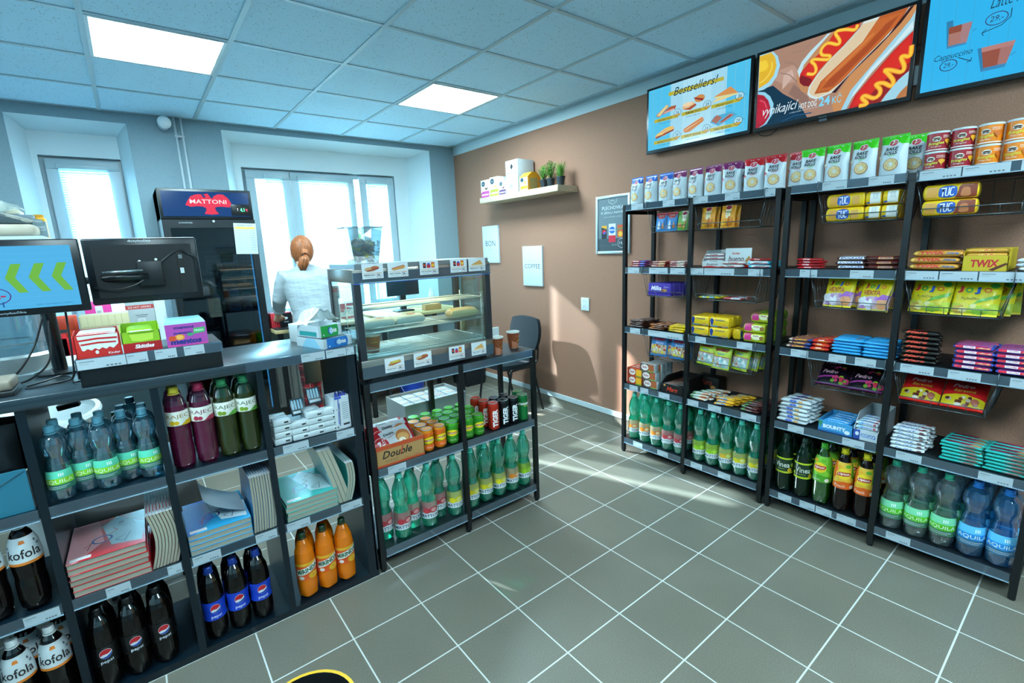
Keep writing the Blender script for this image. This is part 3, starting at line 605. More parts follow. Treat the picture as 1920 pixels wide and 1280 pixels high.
# screen 1: bestsellers
ops = [('r', .25, 0, .8, 1, '9fd6ec'), ('r', .38, .0, .66, 1, 'aaddf0')] + planks()
ops += [('p', [(.225, .882), (.77, .867), (.772, .813), (.226, .822)], 'b8b032'), ('t', 'Bestsellers!', .5, .865, .44, .13, '123040', {'s': .35})]
def sandwich(x, y, kind):
    o = []
    if kind == 'zap': o = [('p', [(x - .1, y - .04), (x - .09, y - .07), (x - .06, y - .08), (x + .04, y + .05), (x + .02, y + .09)], 'b97b45'), ('p', [(x - .09, y - .045), (x - .06, y - .07), (x + .035, y + .06), (x + .015, y + .085)], 'e4cf8f'), ('p', [(x - .03, y - .06), (x + .11, y - .02), (x + .12, y + .04), (x + .05, y + .04), (x - .01, y - .02)], 'a4552f'), ('p', [(x - .02, y - .05), (x + .1, y - .025), (x + .1, y + .0), (x + .0, y - .02)], 'd9a8a0')]
    if kind == 'prem': o = [('e', x - .05, y - .03, .065, .06, 'dcb98a'), ('p', [(x - .11, y - .06), (x - .03, y - .1), (x + .03, y - .05), (x + .02, y - .02), (x - .05, y - .06)], 'a5502a'), ('e', x + .06, y + .04, .05, .055, 'c98a44'), ('p', [(x + .0, y + .08), (x + .1, y + .02), (x + .09, y - .01), (x + .01, y + .05)], '8e2018'), ('e', x - .06, y, .05, .03, 'ead3ac')]
    if kind == 'syr': o = [('p', [(x - .12, y - .08), (x - .06, y - .03), (x + .1, y - .05), (x + .02, y - .065)], 'e6d18a'), ('p', [(x - .1, y + .0), (x + .05, y + .09), (x + .12, y - .03)], 'd4914e'), ('p', [(x - .1, y + .0), (x + .12, y - .03), (x + .11, y - .055), (x - .08, y - .03)], 'cfd7a0')]
    if kind == 'spec': o = [('p', [(x - .11, y - .05), (x - .1, y - .01), (x + .0, y + .07), (x + .09, y + .08), (x + .11, y + .03), (x - .0, y - .05)], 'dcb77e'), ('p', [(x - .1, y - .075), (x + .1, y + .0), (x + .1, y + .025), (x - .1, y - .045)], '8a3022'), ('e', x + .05, y + .05, .04, .03, 'e8c15a'), ('e', x - .05, y - .01, .04, .02, 'e9c86a')]
    if kind == 'hot': o = [('p', [(x - .1, y - .04), (x - .08, y - .08), (x - .03, y - .08), (x + .1, y + .03), (x + .11, y + .06), (x + .08, y + .09)], 'c98548'), ('p', [(x - .1, y - .02), (x + .08, y + .11), (x + .11, y + .08), (x - .08, y - .05)], 'e3c48c'), ('l', [(x - .09, y - .03), (x - .02, y + .02), (x + .05, y + .06), (x + .1, y + .09)], .006, 'b84428')]
    if kind == 'park': o = [('p', [(x - .12, y - .02), (x - .04, y - .1), (x + .13, y + .0), (x + .08, y + .07), (x - .08, y + .06)], '4fa9cf'), ('p', [(x - .11, y), (x - .06, y - .06), (x - .01, y + .02), (x - .06, y + .07)], 'a76b58'), ('p', [(x - .04, y - .06), (x + .0, y - .06), (x + .1, y + .02), (x + .06, y + .04)], 'c46a5c'), ('l', [(x - .02, y - .045), (x + .07, y + .02)], .004, '33201c')]
    return o
def item(x, y, nm, sub, pr, kind):
    return [('p', [(x - .13, y), (x + .13, y + .0), (x + .13, y - .055), (x - .13, y - .055)], 'b8b032'), ('t', nm, x - .01, y - .028, .16, .035, '1c2a20', {'b': .02}), ('t', sub, x - .01, y - .085, .14, .028, '22586e', {'s': .3}), ('e', x + .125, y + .022, .036, .06, 'a9dcef'), ('p', [(x + .09, y), (x + .16, y), (x + .14, y - .035), (x + .11, y - .035)], 'c9a23a'), ('o', x + .125, y + .022, .038, .062, .0022, '123a4c'), ('t', pr, x + .125, y + .025, .035, .05, '123a4c', {'s': .2}), ('l', [(x + .167, y + .03), (x + .182, y + .032)], .002, '123a4c')] + sandwich(x - .01, y + .11, kind)
ops += item(.20, .5, 'ZAPEČENÉ TOUSTY', 'šunka, sýr, kečup', '36', 'zap') + item(.50, .5, 'PREMIUM TOUSTY', 'slanina, šunka, sýr', '39', 'prem') + item(.795, .495, 'SÝROVÉ TOUSTY', 'čedar, gouda, edam', '36', 'syr')
ops += item(.20, .14, 'SPECIÁLNÍ TOUSTY', 'sýr, šunka, salám', '39', 'spec') + item(.50, .14, 'HOT DOG', 'rohlík, párek, hořčice', '24', 'hot') + item(.79, .145, 'PÁRKY NA TÁCKU', 's rohlíkem a hořčicí', '29', 'park')
DSP(1, .170, -.568, '4fc0ea', clipops(ops), 'lit menu screen listing bestsellers and toasted sandwiches, left of three', None)
must_rim = [(0.0,1.0),(0.104,0.995),(0.143,0.914),(0.165,0.78),(0.146,0.65),(0.107,0.555),(0.049,0.516),(0.002,0.515)]
must = [(0.0,0.986),(0.092,0.988),(0.123,0.911),(0.138,0.793),(0.121,0.676),(0.081,0.595),(0.006,0.549)]
mustc = [(0.002,0.915),(0.057,0.909),(0.076,0.823),(0.06,0.774),(0.003,0.772)]
ket_rim = [(0.002,0.507),(0.059,0.476),(0.103,0.401),(0.133,0.289),(0.13,0.146),(0.086,0.03),(0.035,0),(0.0,0.0)]
ket = [(0,0.472),(0.051,0.436),(0.091,0.348),(0.111,0.24),(0.105,0.126),(0.069,0.036),(0.026,0),(0.0,0.0)]
dark = [(0.002,0.522),(0.12,0.536),(0.202,0.389),(0.317,0.238),(0.392,0.0),(0.188,0.0),(0.0,0.0)]
paper1 = [(0.168,0.723),(0.263,0.733),(0.312,0.656),(0.285,0.505),(0.198,0.516),(0.131,0.601)]
paper2 = [(0.195,0.628),(0.257,0.682),(0.275,0.592),(0.215,0.481),(0.192,0.449)]
paper3 = [(0.278,0.481),(0.384,0.273),(0.419,0.123),(0.341,0.208),(0.242,0.372)]
bun1 = [(0.296,0.528),(0.297,0.636),(0.324,0.744),(0.38,0.847),(0.457,0.949),(0.49,0.994),(0.684,1.0),(0.606,0.819),(0.438,0.438),(0.391,0.297),(0.336,0.361)]
bun1w = [(0.297,0.636),(0.324,0.744),(0.38,0.847),(0.457,0.949),(0.487,0.994),(0.511,0.995),(0.424,0.851),(0.341,0.696),(0.315,0.547)]
saus1 = [(0.315,0.533),(0.321,0.598),(0.371,0.695),(0.441,0.778),(0.494,0.878),(0.532,0.984),(0.54,1),(0.691,1.0),(0.687,0.947),(0.644,0.873),(0.594,0.788),(0.502,0.657),(0.448,0.565),(0.408,0.451),(0.388,0.4),(0.349,0.423),(0.321,0.476)]
saus1d = [(0.315,0.533),(0.33,0.567),(0.376,0.519),(0.407,0.478),(0.388,0.4),(0.349,0.423),(0.321,0.476)]
z1 = [(0.367,0.57),(0.413,0.542),(0.429,0.587),(0.416,0.659),(0.392,0.71),(0.414,0.726),(0.502,0.676),(0.514,0.715),(0.463,0.753),(0.454,0.823),(0.494,0.878),(0.559,0.825),(0.571,0.863),(0.539,0.98),(0.6,0.977),(0.661,0.937),(0.675,0.989)]
bun2 = [(0.38,0.302),(0.388,0.393),(0.442,0.529),(0.516,0.663),(0.607,0.794),(0.693,0.943),(0.71,0.998),(0.968,0.997),(0.917,0.851),(0.835,0.698),(0.717,0.527),(0.624,0.369),(0.546,0.247),(0.446,0.208),(0.4,0.253)]
bun2b = [(0.429,0.282),(0.468,0.425),(0.588,0.59),(0.714,0.762),(0.803,0.998),(0.962,0.997),(0.911,0.855),(0.811,0.687),(0.704,0.521),(0.604,0.352),(0.524,0.269)]
bun2c = [(0.478,0.328),(0.525,0.426),(0.617,0.538),(0.741,0.711),(0.844,0.893),(0.913,0.945),(0.86,0.814),(0.745,0.624),(0.621,0.434),(0.55,0.324)]
gap = [(0.546,0.247),(0.717,0.527),(0.863,0.754),(0.968,0.997),(0.99,0.998),(0.956,0.898),(0.807,0.641),(0.656,0.419),(0.574,0.235)]
bun3 = [(0.576,0.196),(0.663,0.415),(0.808,0.629),(0.919,0.828),(0.99,0.998),(1.0,1.0),(0.998,0.726),(0.901,0.581),(0.788,0.358),(0.699,0.171),(0.669,0.08),(0.639,0),(0.569,0),(0.558,0.097)]
bun3w = [(1.0,0.939),(0.998,0.726),(0.901,0.581),(0.788,0.371),(0.687,0.151),(0.652,0),(0.618,0),(0.67,0.221),(0.755,0.398),(0.869,0.633),(0.975,0.852)]
saus2 = [(0.666,0.0),(0.7,0.145),(0.79,0.333),(0.902,0.557),(0.999,0.72),(1,0.332),(0.998,0.275),(0.948,0.214),(0.882,0.072),(0.855,0)]
saus2d = [(0.733,0),(0.828,0.181),(0.919,0.323),(1,0.379),(0.998,0.275),(0.948,0.214),(0.882,0.072),(0.855,0)]
z2 = [(0.729,0.006),(0.778,0.013),(0.745,0.089),(0.761,0.115),(0.814,0.062),(0.845,0.087),(0.848,0.147),(0.82,0.221),(0.864,0.214),(0.909,0.158),(0.918,0.215),(0.883,0.315),(0.863,0.361),(0.9,0.343),(0.956,0.294),(0.971,0.346),(0.949,0.451),(0.959,0.469),(0.995,0.452),(0.998,0.566)]
bun4 = [(1.0,0.286),(1.0,0.0),(0.861,0),(0.894,0.092),(0.948,0.214)]
bun4b = [(1.0,0.131),(1.0,0.0),(0.941,0),(0.967,0.074)]
def smooth(p, n=4):
    out = []
    for i in range(len(p) - 1):
        a, b, c, d = p[max(i - 1, 0)], p[i], p[i + 1], p[min(i + 2, len(p) - 1)]
        for k in range(n):
            t_ = k / n; f = lambda q0, q1, q2, q3: .5 * (2 * q1 + (q2 - q0) * t_ + (2 * q0 - 5 * q1 + 4 * q2 - q3) * t_ * t_ + (3 * q1 - q0 - 3 * q2 + q3) * t_ ** 3)
            out.append(tuple(f(*q_) for q_ in zip(a, b, c, d)))
    return out + [p[-1]]
def inset(p, k):   # pull an outline toward its middle
    cx = sum(x for x, y in p) / len(p); cy = sum(y for x, y in p) / len(p); return [(x + (cx - x) * k, y + (cy - y) * k) for x, y in p]
ops = [('p', paper1, 'b99684'), ('p', paper2, 'cdb0a2'), ('p', dark, '0e3148'), ('l', [(.2, .02), (.3, .06), (.42, .05)], .006, '1d4f78'), ('l', [(.16, .05), (.26, .1), (.33, .09)], .004, '1a446a'), ('p', paper3, '8f6f62'), ('l', [(.2, .8), (.27, .75), (.31, .62)], .004, '94786a'), ('l', [(.17, .68), (.24, .62), (.3, .5)], .004, '8d7266'), ('l', [(.25, .9), (.33, .88), (.38, .95)], .003, '94786a'),
       ('p', must_rim, '9fd9ee'), ('p', must, 'e0b52a'), ('p', mustc, 'f0cf3c'), ('l', smooth([(.01, .62), (.06, .66), (.1, .76), (.1, .86)]), .006, 'f2d95c'), ('p', ket_rim, '8fd0ea'), ('p', ket, 'a5122c'), ('p', inset(ket, .25), 'bd1a36'), ('l', [(.02, .38), (.06, .34), (.08, .25)], .004, 'e56a86'),
       ('p', bun1, 'c08a5c'), ('p', bun1w, 'bfe3ec'), ('p', saus1, 'c01a16'), ('p', inset(saus1, .12), 'd32a1c'), ('p', saus1d, '7c0d14'), ('l', smooth(z1), .016, 'e9a72a'), ('l', smooth(z1), .009, 'f7cf48'),
       ('p', bun2, 'cfe4e6'), ('p', inset(bun2, .06), 'dcc9a6'), ('p', bun2b, 'b55a22'), ('p', inset(bun2b, .08), 'c4682a'), ('p', bun2c, 'a84a1a'), ('l', smooth([(.5, .42), (.64, .62), (.78, .83)]), .012, 'd07a3a'), ('p', gap, '3a1410'),
       ('p', bun3, 'c98e58'), ('p', bun3w, '9fd3e6'), ('p', [(.99, .83), (.9, .63), (.78, .42), (.69, .19), (.66, .05), (.68, .12), (.79, .38), (.9, .59), (.998, .75)], 'cfeaf2'), ('p', saus2, 'c21614'), ('p', inset(saus2, .1), 'd82818'), ('p', saus2d, '8e0f12'), ('l', smooth(z2), .02, 'e2921e'), ('l', smooth(z2), .012, 'f7c63a'), ('p', bun4, '9fd3e6'), ('p', bun4b, 'b8743c')]
ops += [('t', 'vynikající', .187, .19, .27, .16, 'd9f1fa', {'s': .35}), ('t', 'HOT DOG', .388, .165, .125, .075, 'd9f1fa', {'b': .01}), ('t', '24', .503, .165, .075, .115, '7fd6f5', {'b': .03}), ('t', 'KČ', .585, .165, .06, .12, '7fd6f5'), ('t', 'A NEBO PÁREK NA TÁCKU JIŽ OD', .36, .108, .2, .022, 'b8d8e2')]
DSP(2, -.585, -1.322, 'a9836f', clipops(ops), 'lit menu screen showing big hot dogs, middle of three', 'HITACHI')
ops = planks(12, '3fa5cf') + [('p', [(.093, .708), (.125, .708), (.14, .42), (.11, .42)], '2e7fae'), ('p', [(.109, .64), (.216, .64), (.202, .44), (.115, .44)], 'a9776c'), ('p', [(.109, .64), (.216, .64), (.213, .57), (.111, .57)], '8e4b33'), ('p', [(.11, .445), (.202, .445), (.2, .42), (.11, .42)], '3c86b8'), ('p', [(.17, .64), (.216, .64), (.202, .44), (.168, .44)], 'a57d80'),
      ('p', [(.257, .339), (.28, .339), (.30, .1), (.286, .09)], '2e7fae'), ('p', [(.275, .338), (.421, .336), (.395, .125), (.295, .125)], '96503c'), ('p', [(.275, .338), (.421, .336), (.415, .29), (.279, .29)], 'b5807a'), ('p', [(.36, .29), (.415, .29), (.395, .125), (.355, .125)], 'a5726c'), ('p', [(.295, .125), (.395, .125), (.39, .09), (.286, .09)], '3c86b8'),
      ('t', 'Cappuccino', .145, .33, .18, .08, '14384e', {'s': .35}), ('t', '29,-', .128, .24, .05, .055, '301a48', {'s': .2}), ('o', .128, .24, .043, .06, .003, '2c1c52'), ('l', [(.17, .30), (.215, .25), (.232, .235)], .003, '14384e'), ('l', [(.215, .228), (.234, .232), (.235, .265)], .003, '14384e'),
      ('t', 'Latte Macchiato', .44, .76, .30, .1, '16405a', {'s': .35}), ('t', '29,-', .325, .60, .06, .06, '301a48', {'s': .2}), ('o', .325, .60, .05, .065, .003, '3a2a62'), ('l', [(.385, .66), (.385, .58), (.35, .52), (.27, .49)], .003, '14384e'), ('l', [(.285, .52), (.267, .49), (.275, .46)], .003, '14384e'),
      ('p', [(.315, .86), (.40, .88), (.40, .93), (.315, .93)], 'b8b032'), ('l', [(.222, .54), (.24, .555)], .003, '3c86b8'), ('l', [(.40, .19), (.43, .215)], .003, '3c86b8'),
      ('p', [(.52, .24), (.50, .30), (.51, .36), (.53, .40), (.54, .46), (.56, .50), (.60, .44), (.58, .25), (.7, .2), (.7, 0), (.62, 0), (.56, .1)], 'c98a94'), ('p', [(.53, .25), (.57, .46), (.66, .48), (.72, .25)], 'd6ebf4'), ('l', [(.55, .28), (.57, .33), (.6, .3), (.63, .36), (.61, .42), (.65, .45)], .003, '2a4a66'), ('l', [(.56, .40), (.59, .37), (.62, .29), (.66, .33)], .003, '2a4a66')]
DSP(3, -1.34, -2.078, '2fb4ee', clipops(ops), 'lit menu screen with coffee drinks at the top right corner', None)
m = MB(); m.box(1.33, -1.345, 2.215, BROWN_X, -1.305, 2.30, M('c9d6da', .4), c=.004); tag(m.build('wall_box'), 'small white electrical box between two menu screens', 'electrical box')
m = MB()
m.tube(smooth([(1.332, -.60, 2.15), (1.336, -.62, 2.125), (1.336, -.67, 2.12), (1.334, -.71, 2.145)], 5), .0025, M('0a0c0e'), 6)
tag(m.build('power_cable'), 'thin black cable looping below the two left menu screens', 'cable')
m = MB(); m.tube(smooth([(1.334, -1.29, 2.4), (1.34, -1.33, 2.39), (1.334, -1.36, 2.41)], 5), .0025, M('0a0c0e'), 6).tube(smooth([(1.334, -1.29, 2.38), (1.34, -1.33, 2.36), (1.334, -1.36, 2.375)], 5), .0025, M('0a0c0e'), 6)
tag(m.build('power_cable'), 'pair of thin black cables between the hot dog and coffee screens', 'cable')
# ================================================================== product kinds
def bagM(W_, H_, D, base, ops, full=True, topc=None, pillow=False, back=None, L=.014, top_at=.8):
    """upright flexible bag standing on z=0, front toward -Y"""
    def d(v):
        if pillow: return D / 2 * max(.02, sin(pi * min(1, max(0, (v - .05) / .9)))) ** .55
        return D / 2 * max(.03, (1 - max(0, (v - .45) / .5) ** 1.6 if v > .45 else .9 + .1 * v / .45)) if v < .95 else D / 2 * .03
    def xw(v): return W_ * (1 - .05 * sin(pi * v)) if not pillow else W_
    def F(u, v, off=0):
        e = max(0, 1 - abs(2 * u - 1) ** 3.2) ** .55; w = .0016 * sin(23 * u + 9 * v) * sin(17 * v) * (1 if .08 < v < .95 else 0)
        return ((u - .5) * xw(v), -(d(v) * e) - off + w * e, v * H_)
    def B(u, v, off=0): x, y, z = F(1 - u, v, 0); return (x, -y, z)
    m = MB(); n = 26; k = int(n * top_at)
    m.grid(F, 16, n, M(base, .32)); m.grid(B, 16, n, M(back or base, .32))
    for S in (F, B):
        if topc: m.art(S, W_, H_, [('r', 0, top_at, 1, 1, M(topc, .3))], L=.009, e=.0006)
    if not pillow: m.add([F(i / 10, 0) for i in range(11)] + [B(i / 10, 0) for i in range(11)], [tuple(range(22))], M(base, .4))
    m.art(F, W_, H_, ops, L=.010, e=.0009 if not pillow else .0006, mk=lambda c: M(c, .3) if isinstance(c, str) else c); return m
def barM(Lx, D, H, base, fr=(), tp=None, rough=.28, L=.012, p=2.6, fin=True):
    """flow-packed bar lying on z=0, long side toward -Y"""
    def se(c): return (abs(c) ** (2 / p)) * (1 if c >= 0 else -1)
    def tt(u): return max(.06, 1 - abs(2 * u - 1) ** (9 if p < 3.4 else 30)) ** .6
    def S(u, v, off=0):
        a = radians(205 - 230 * v); q = tt(u)
        return ((u - .5) * Lx, (D / 2 + off) * se(cos(a)) * (.93 + .07 * q), H / 2 + (H / 2 * q + off) * se(sin(a)))
    def sub(v0, v1): return lambda u, v, off=0: S(u, v0 + (v1 - v0) * v, off)
    m = MB(); R_ = 360 / 230; us = [0, .012, .025, .05, .09, .3, .5, .7, .91, .95, .975, .988, 1]; nv = 14
    V = [S(u, R_ * j / nv) for u in us for j in range(nv)]; n = len(us)
    m.add(V, [(i * nv + j, i * nv + (j + 1) % nv, (i + 1) * nv + (j + 1) % nv, (i + 1) * nv + j) for i in range(n - 1) for j in range(nv)] + [tuple(range(nv - 1, -1, -1)), tuple(range((n - 1) * nv, n * nv))], M(base, rough), True)
    mk = lambda c: M(c, rough) if isinstance(c, str) else c
    if fr: m.art(sub(.03, .32) if p < 4 else sub(-.085, .295), Lx, H, fr, L=L, e=.0003, mk=mk)
    tp = fr if tp is None else tp
    if tp: m.art(sub(.36, .80), Lx, D, tp, L=L, e=.0003, mk=mk)
    return m
def boxM(W_, D, H, base, fr=(), tp=(), rt=(), c=.0015, rough=.5):
    m = MB().box(-W_ / 2, 0, 0, W_ / 2, D, H, M(base, rough), c=c); mk = lambda q_: M(q_, rough) if isinstance(q_, str) else q_
    if fr: m.art(front(-W_ / 2, W_ / 2, 0, H, 0), W_, H, fr, mk=mk)
    if tp: m.art(plane((-W_ / 2, 0, H), (1, 0, 0), (0, 1, 0), (0, 0, 1), W_, D), W_, D, tp, mk=mk)
    if rt: m.art(plane((-W_ / 2, D, 0), (0, -1, 0), (0, 0, 1), (-1, 0, 0), D, H), D, H, rt, mk=mk)
    return m
def trayM(W_, D, H, base, fr=(), inner='b59a6a', lowfront=.55, wall=.0025, side=()):
    """open carton: low cut front, standing on z=0"""
    m = MB(); b = M(base, .5); i = M(inner, .7); hf = H * lowfront; w = W_ / 2
    m.box(-w, 0, 0, w, D, wall, b).box(-w, 0, wall, w, wall, hf, b).box(-w, D - wall, wall, w, D, H, b)
    for s in (-1, 1):
        x = s * w; x1 = x - s * wall
        m.add([(x, 0, 0), (x, D, 0), (x, D, H), (x, D * .25, H), (x, 0, hf), (x1, 0, 0), (x1, D, 0), (x1, D, H), (x1, D * .25, H), (x1, 0, hf)],
              [(0, 1, 2, 3, 4) if s > 0 else (4, 3, 2, 1, 0), (9, 8, 7, 6, 5) if s > 0 else (5, 6, 7, 8, 9), (2, 3, 8, 7), (3, 4, 9, 8), (1, 2, 7, 6), (0, 4, 9, 5)], b)
    m.art(front(-w, w, 0, hf, 0), W_, hf, fr)
    if side: m.art(plane((-w, D, 0), (0, -1, 0), (0, 0, 1), (-1, 0, 0), D, H), D, H, side)
    return m
def bottleP(name, prof, bodym, capc, lab=None, capr=.0155, caph=.018, top=None, split=None, lobes=5, span=2 * pi, ribs=0, labm=None, n=26):
    """prof: (radius, height) pairs; lab=(z0,z1,ops); top/split: material above the filling line"""
    P = []
    for (r0, z0), (r1, z1) in zip(prof, prof[1:]):
        k = max(1, int((z1 - z0) / .014))
        for i in range(k): P.append((r0 + (r1 - r0) * (.5 - .5 * cos(pi * i / k)), z0 + (z1 - z0) * i / k))
    P.append(prof[-1]); H = prof[-1][1]
    def rf(z):
        for (r0, z0), (r1, z1) in zip(P, P[1:]):
            if z <= z1: return r0 + (r1 - r0) * (z - z0) / max(1e-6, z1 - z0)
        return P[-1][0]
    m = MB(); V = []
    for r, z in P:
        for k in range(n):
            a = 2 * pi * k / n; q = 1
            if lobes and z < .045: q = 1 - .13 * (.5 + .5 * cos(lobes * a)) * (1 - z / .045)
            if ribs: q *= 1 + .008 * cos(z * ribs)
            V.append((r * q * cos(a), r * q * sin(a), z))
    for j in range(len(P) - 1):
        mt = top if (split and P[j][1] >= split) else bodym
        m.add(V[j * n:(j + 2) * n], [(k, (k + 1) % n, n + (k + 1) % n, n + k) for k in range(n)], mt, True)
    m.add(V[:n], [tuple(range(n - 1, -1, -1))], bodym, False); m.add(V[-n:], [tuple(range(n))], top or bodym, False)
    cp = MB().lathe([(capr * .98, H - .004), (capr, H - .002), (capr, H + caph - .003), (capr * .88, H + caph)], M(capc, .35), 22)
    cp.lathe([(capr * 1.12, H - .010), (capr * 1.12, H - .0065)], M(capc, .35), 22)
    parts = [('bottle_cap', cp)]
    if lab:
        lz0, lz1, base, ops = lab; lm = MB(); rr = max(rf(lz0), rf(lz1), rf((lz0 + lz1) / 2)); S = cylS(rr, lz0, lz1, span=span, rf=lambda z: rf(z) + .0011)
        lm.grid(S, 52, 14, labm or M(base, .35))
        aw = 2 * pi * rr * .42; SS = cylS(rr, lz0, lz1, span=aw / rr, rf=lambda z: rf(z) + .0012)
        lm.art(SS, aw, lz1 - lz0, ops, L=.011, e=.0004); parts.append(('bottle_label', lm))
    return Proto(name, m, parts)
# ---- bread chip bags (dark ring logo, name, biscuit)
def bake(topc, accent, name2):
    dark = '1c2126'
    ops = [('p', [(0, .80), (.35, .775), (.75, .80), (.8, .76), (1, .75), (1, .82), (0, .82)], topc), ('e', .52, .80, .17, .085, 'c2213a'), ('o', .52, .80, .17, .085, .003, 'e9d2d8'), ('t', '7', .50, .80, .07, .11, 'f4eef0', {'s': .3, 'b': .03}), ('t', 'DAYS', .56, .80, .13, .035, 'f4eef0', {'s': .2, 'rot': 35}),
           ('t', 'BAKE', .52, .655, .46, .085, dark, {'b': .03, 's': .15}), ('t', 'ROLLS', .50, .555, .50, .085, dark, {'b': .03, 's': .15}), ('t', name2, .56, .49, .28, .03, accent, {'b': .02, 's': .2}),
           ('e', .55, .27, .27, .155, 'b8703a'), ('e', .55, .275, .245, .14, 'e3c88f'), ('e', .55, .275, .08, .045, 'cfd8dc')] + [('e', .55 + .17 * cos(a), .275 + .095 * sin(a), .02, .01, 'c98f55') for a in (0, 1, 2.1, 3.3, 4.2, 5.3)]
    ops += [('e', .12, .47, .08, .035, accent if name2 != 'GARLIC' else 'e4ead8'), ('e', .17, .43, .05, .03, 'd9b9a8')]
    return Proto('snack_bag', bagM(.110, .172, .066, 'ccd9e0', ops, topc=topc, top_at=.80))
P_bake = {'blue': bake('1f5fc0', '2a5fb8', 'SALT'), 'magenta': bake('7d1a5e', 'c65a90', 'BACON'), 'red': bake('c01420', 'c02436', 'PIZZA'), 'green': bake('3fc41a', '5ac83a', 'GARLIC')}
# ---- short crisp tubs
def tub(base, dark, drip, word):
    H = .074; r = .037; m = MB().lathe([(r - .001, 0), (r, .003), (r, H - .006), (r + .0012, H - .004)], M(base, .3), 30)
    ops = [('r', 0, .04, 1, .10, 'e9e4dc'), ('e', .46, .70, .13, .15, 'e7dfcf'), ('e', .46, .735, .11, .05, '4a2d22'), ('p', [(.34, .66), (.40, .69), (.46, .66), (.52, .69), (.58, .66), (.52, .60), (.46, .63), (.40, .60)], '4a2d22'), ('t', 'Pringles', .45, .42, .46, .22, 'd9d338', {'b': .02, 's': .2, 'rot': 5}), ('t', word, .45, .24, .28, .09, 'f2ece2'), ('t', 'PERFECT', .76, .86, .26, .07, 'efd9c8', {'b': .02}), ('t', 'FLAVOUR', .76, .77, .26, .07, 'efd9c8', {'b': .02}),
           ('p', [(.68, .62), (.78, .68), (.90, .60), (.86, .48), (.80, .40), (.78, .22), (.76, .38), (.70, .50)], drip), ('r', .04, .15, .10, .26, 'e9e4dc')]
    m.art(cylS(r, 0, H - .008, span=3.0), r * 3.0, H - .008, ops, L=.011)
    return Proto('crisp_tub', m, [('tub_lid', MB().lathe([(r + .0014, H - .005), (r + .0018, H), (r - .001, H + .003), (r - .004, H + .0015)], M('cfd9dc', .3), 30))])
P_tubr = tub('a3152b', '6d0e1e', 'e8a62a', 'Original'); P_tubo = tub('e8820f', 'b05c08', 'c9641a', 'Paprika')
# ---- small upright snack packs in the top baskets
def pack(W_, H_, D, base, ops): return Proto('snack_pack', bagM(W_, H_, D, base, ops, pillow=True))
P_blue = pack(.075, .115, .02, '1c7fc4', [('r', .0, .84, 1, 1, 'b0262e'), ('e', .55, .82, .36, .16, 'b0262e'), ('t', 'Bohemia', .55, .85, .5, .09, 'f2ddc8', {'s': .2, 'b': .02}), ('p', [(.2, .1), (.35, .55), (.5, .1)], 'e8eef2'), ('p', [(.6, .12), (.75, .5), (.9, .15)], 'c77a40'), ('t', 'A', .4, .42, .25, .28, 'e8eef2', {'b': .02})])
P_green = pack(.075, .115, .02, '5d9a35', [('p', [(.35, 1), (.95, 1), (.85, .45), (.5, .45)], 'e3dcc2'), ('e', .62, .88, .2, .09, '8c2743'), ('t', 'Z PECE', .66, .66, .45, .07, '2a2a22', {'b': .02}), ('e', .3, .25, .2, .12, 'd98e3a'), ('p', [(.5, .1), (.8, .5), (.9, .45), (.7, .08)], 'd9a04a')])
P_yel = pack(.085, .125, .022, 'e89a12', [('p', [(.3, 1), (.75, 1), (.68, .42), (.38, .42)], 'ead9a8'), ('e', .52, .9, .2, .09, '9c2743'), ('t', 'Z PECE', .52, .68, .4, .07, '2a2a22', {'b': .02}), ('t', 'sýrové', .52, .58, .25, .04, '7a4a22'), ('p', [(.45, .06), (.6, .5), (.7, .48), (.62, .06)], 'c86a12'), ('p', [(.68, .06), (.8, .45), (.88, .42), (.82, .06)], 'd97a16'), ('e', .22, .2, .15, .1, 'f2b83a')])
# ---- bars: name -> (length, depth, height, colour, front art, top art)
def T_(word, c, x=.5, w=.6, h=.62, **k): return ('t', word, x, .5, w, h, c, k)
def bar(name, *a, **k): return Proto(name, barM(*a, **k))
CH = 'chocolate_bar'
P_kkblue = bar(CH, .12, .03, .014, 'b21a26', [('r', .0, .1, .45, .9, 'b21a26'), ('p', [(.55, 0), (1, 0), (1, 1), (.65, 1)], '1e3f9a'), T_('KitKat', 'f0e6e2', .32, .4, .7, s=.2, b=.02)])
P_kkred = bar(CH, .115, .034, .013, 'c2121c', [T_('KitKat', 'f4e6e2', .4, .28, .75, b=.03), ('r', .6, .0, .95, 1, '8b1218')], [('e', .4, .5, .25, .35, 'e9e0dc'), T_('KitKat', 'c2121c', .4, .4, .4, b=.02)])
P_kkdark = bar(CH, .115, .034, .013, 'a5141c', [('r', .5, .0, 1, 1, 'c9a27a'), T_('KitKat', 'f4e6e2', .28, .36, .7, b=.02)], [('r', .55, .05, .95, .95, 'caa27c'), T_('KitKat', 'f4e6e2', .28, .4, .5, b=.02)])
P_kkwhite = bar(CH, .115, .034, .013, 'a5141c', [('r', .45, .0, 1, 1, 'd8d4c4'), T_('KitKat', 'f4e6e2', .25, .36, .7, b=.02)])
P_bueno = bar(CH, .125, .045, .019, 'd9e0e2', [('p', [(0, 0), (1, 0), (1, .3), (.8, .18), (.6, .32), (.3, .2), (0, .35)], 'c8221c'), T_('bueno', '5a2a26', .48, .42, .5, s=.25, b=.01)], [('t', 'kinder', .42, .82, .18, .14, 'c8221c'), ('t', 'bueno', .42, .52, .42, .34, '5a2a26', {'s': .3, 'b': .01}), ('p', [(0, 0), (1, 0), (1, .12), (.5, .2), (0, .1)], 'c8221c'), ('p', [(.72, .2), (.9, .35), (.95, .3), (.8, .12)], 'a9743e')])
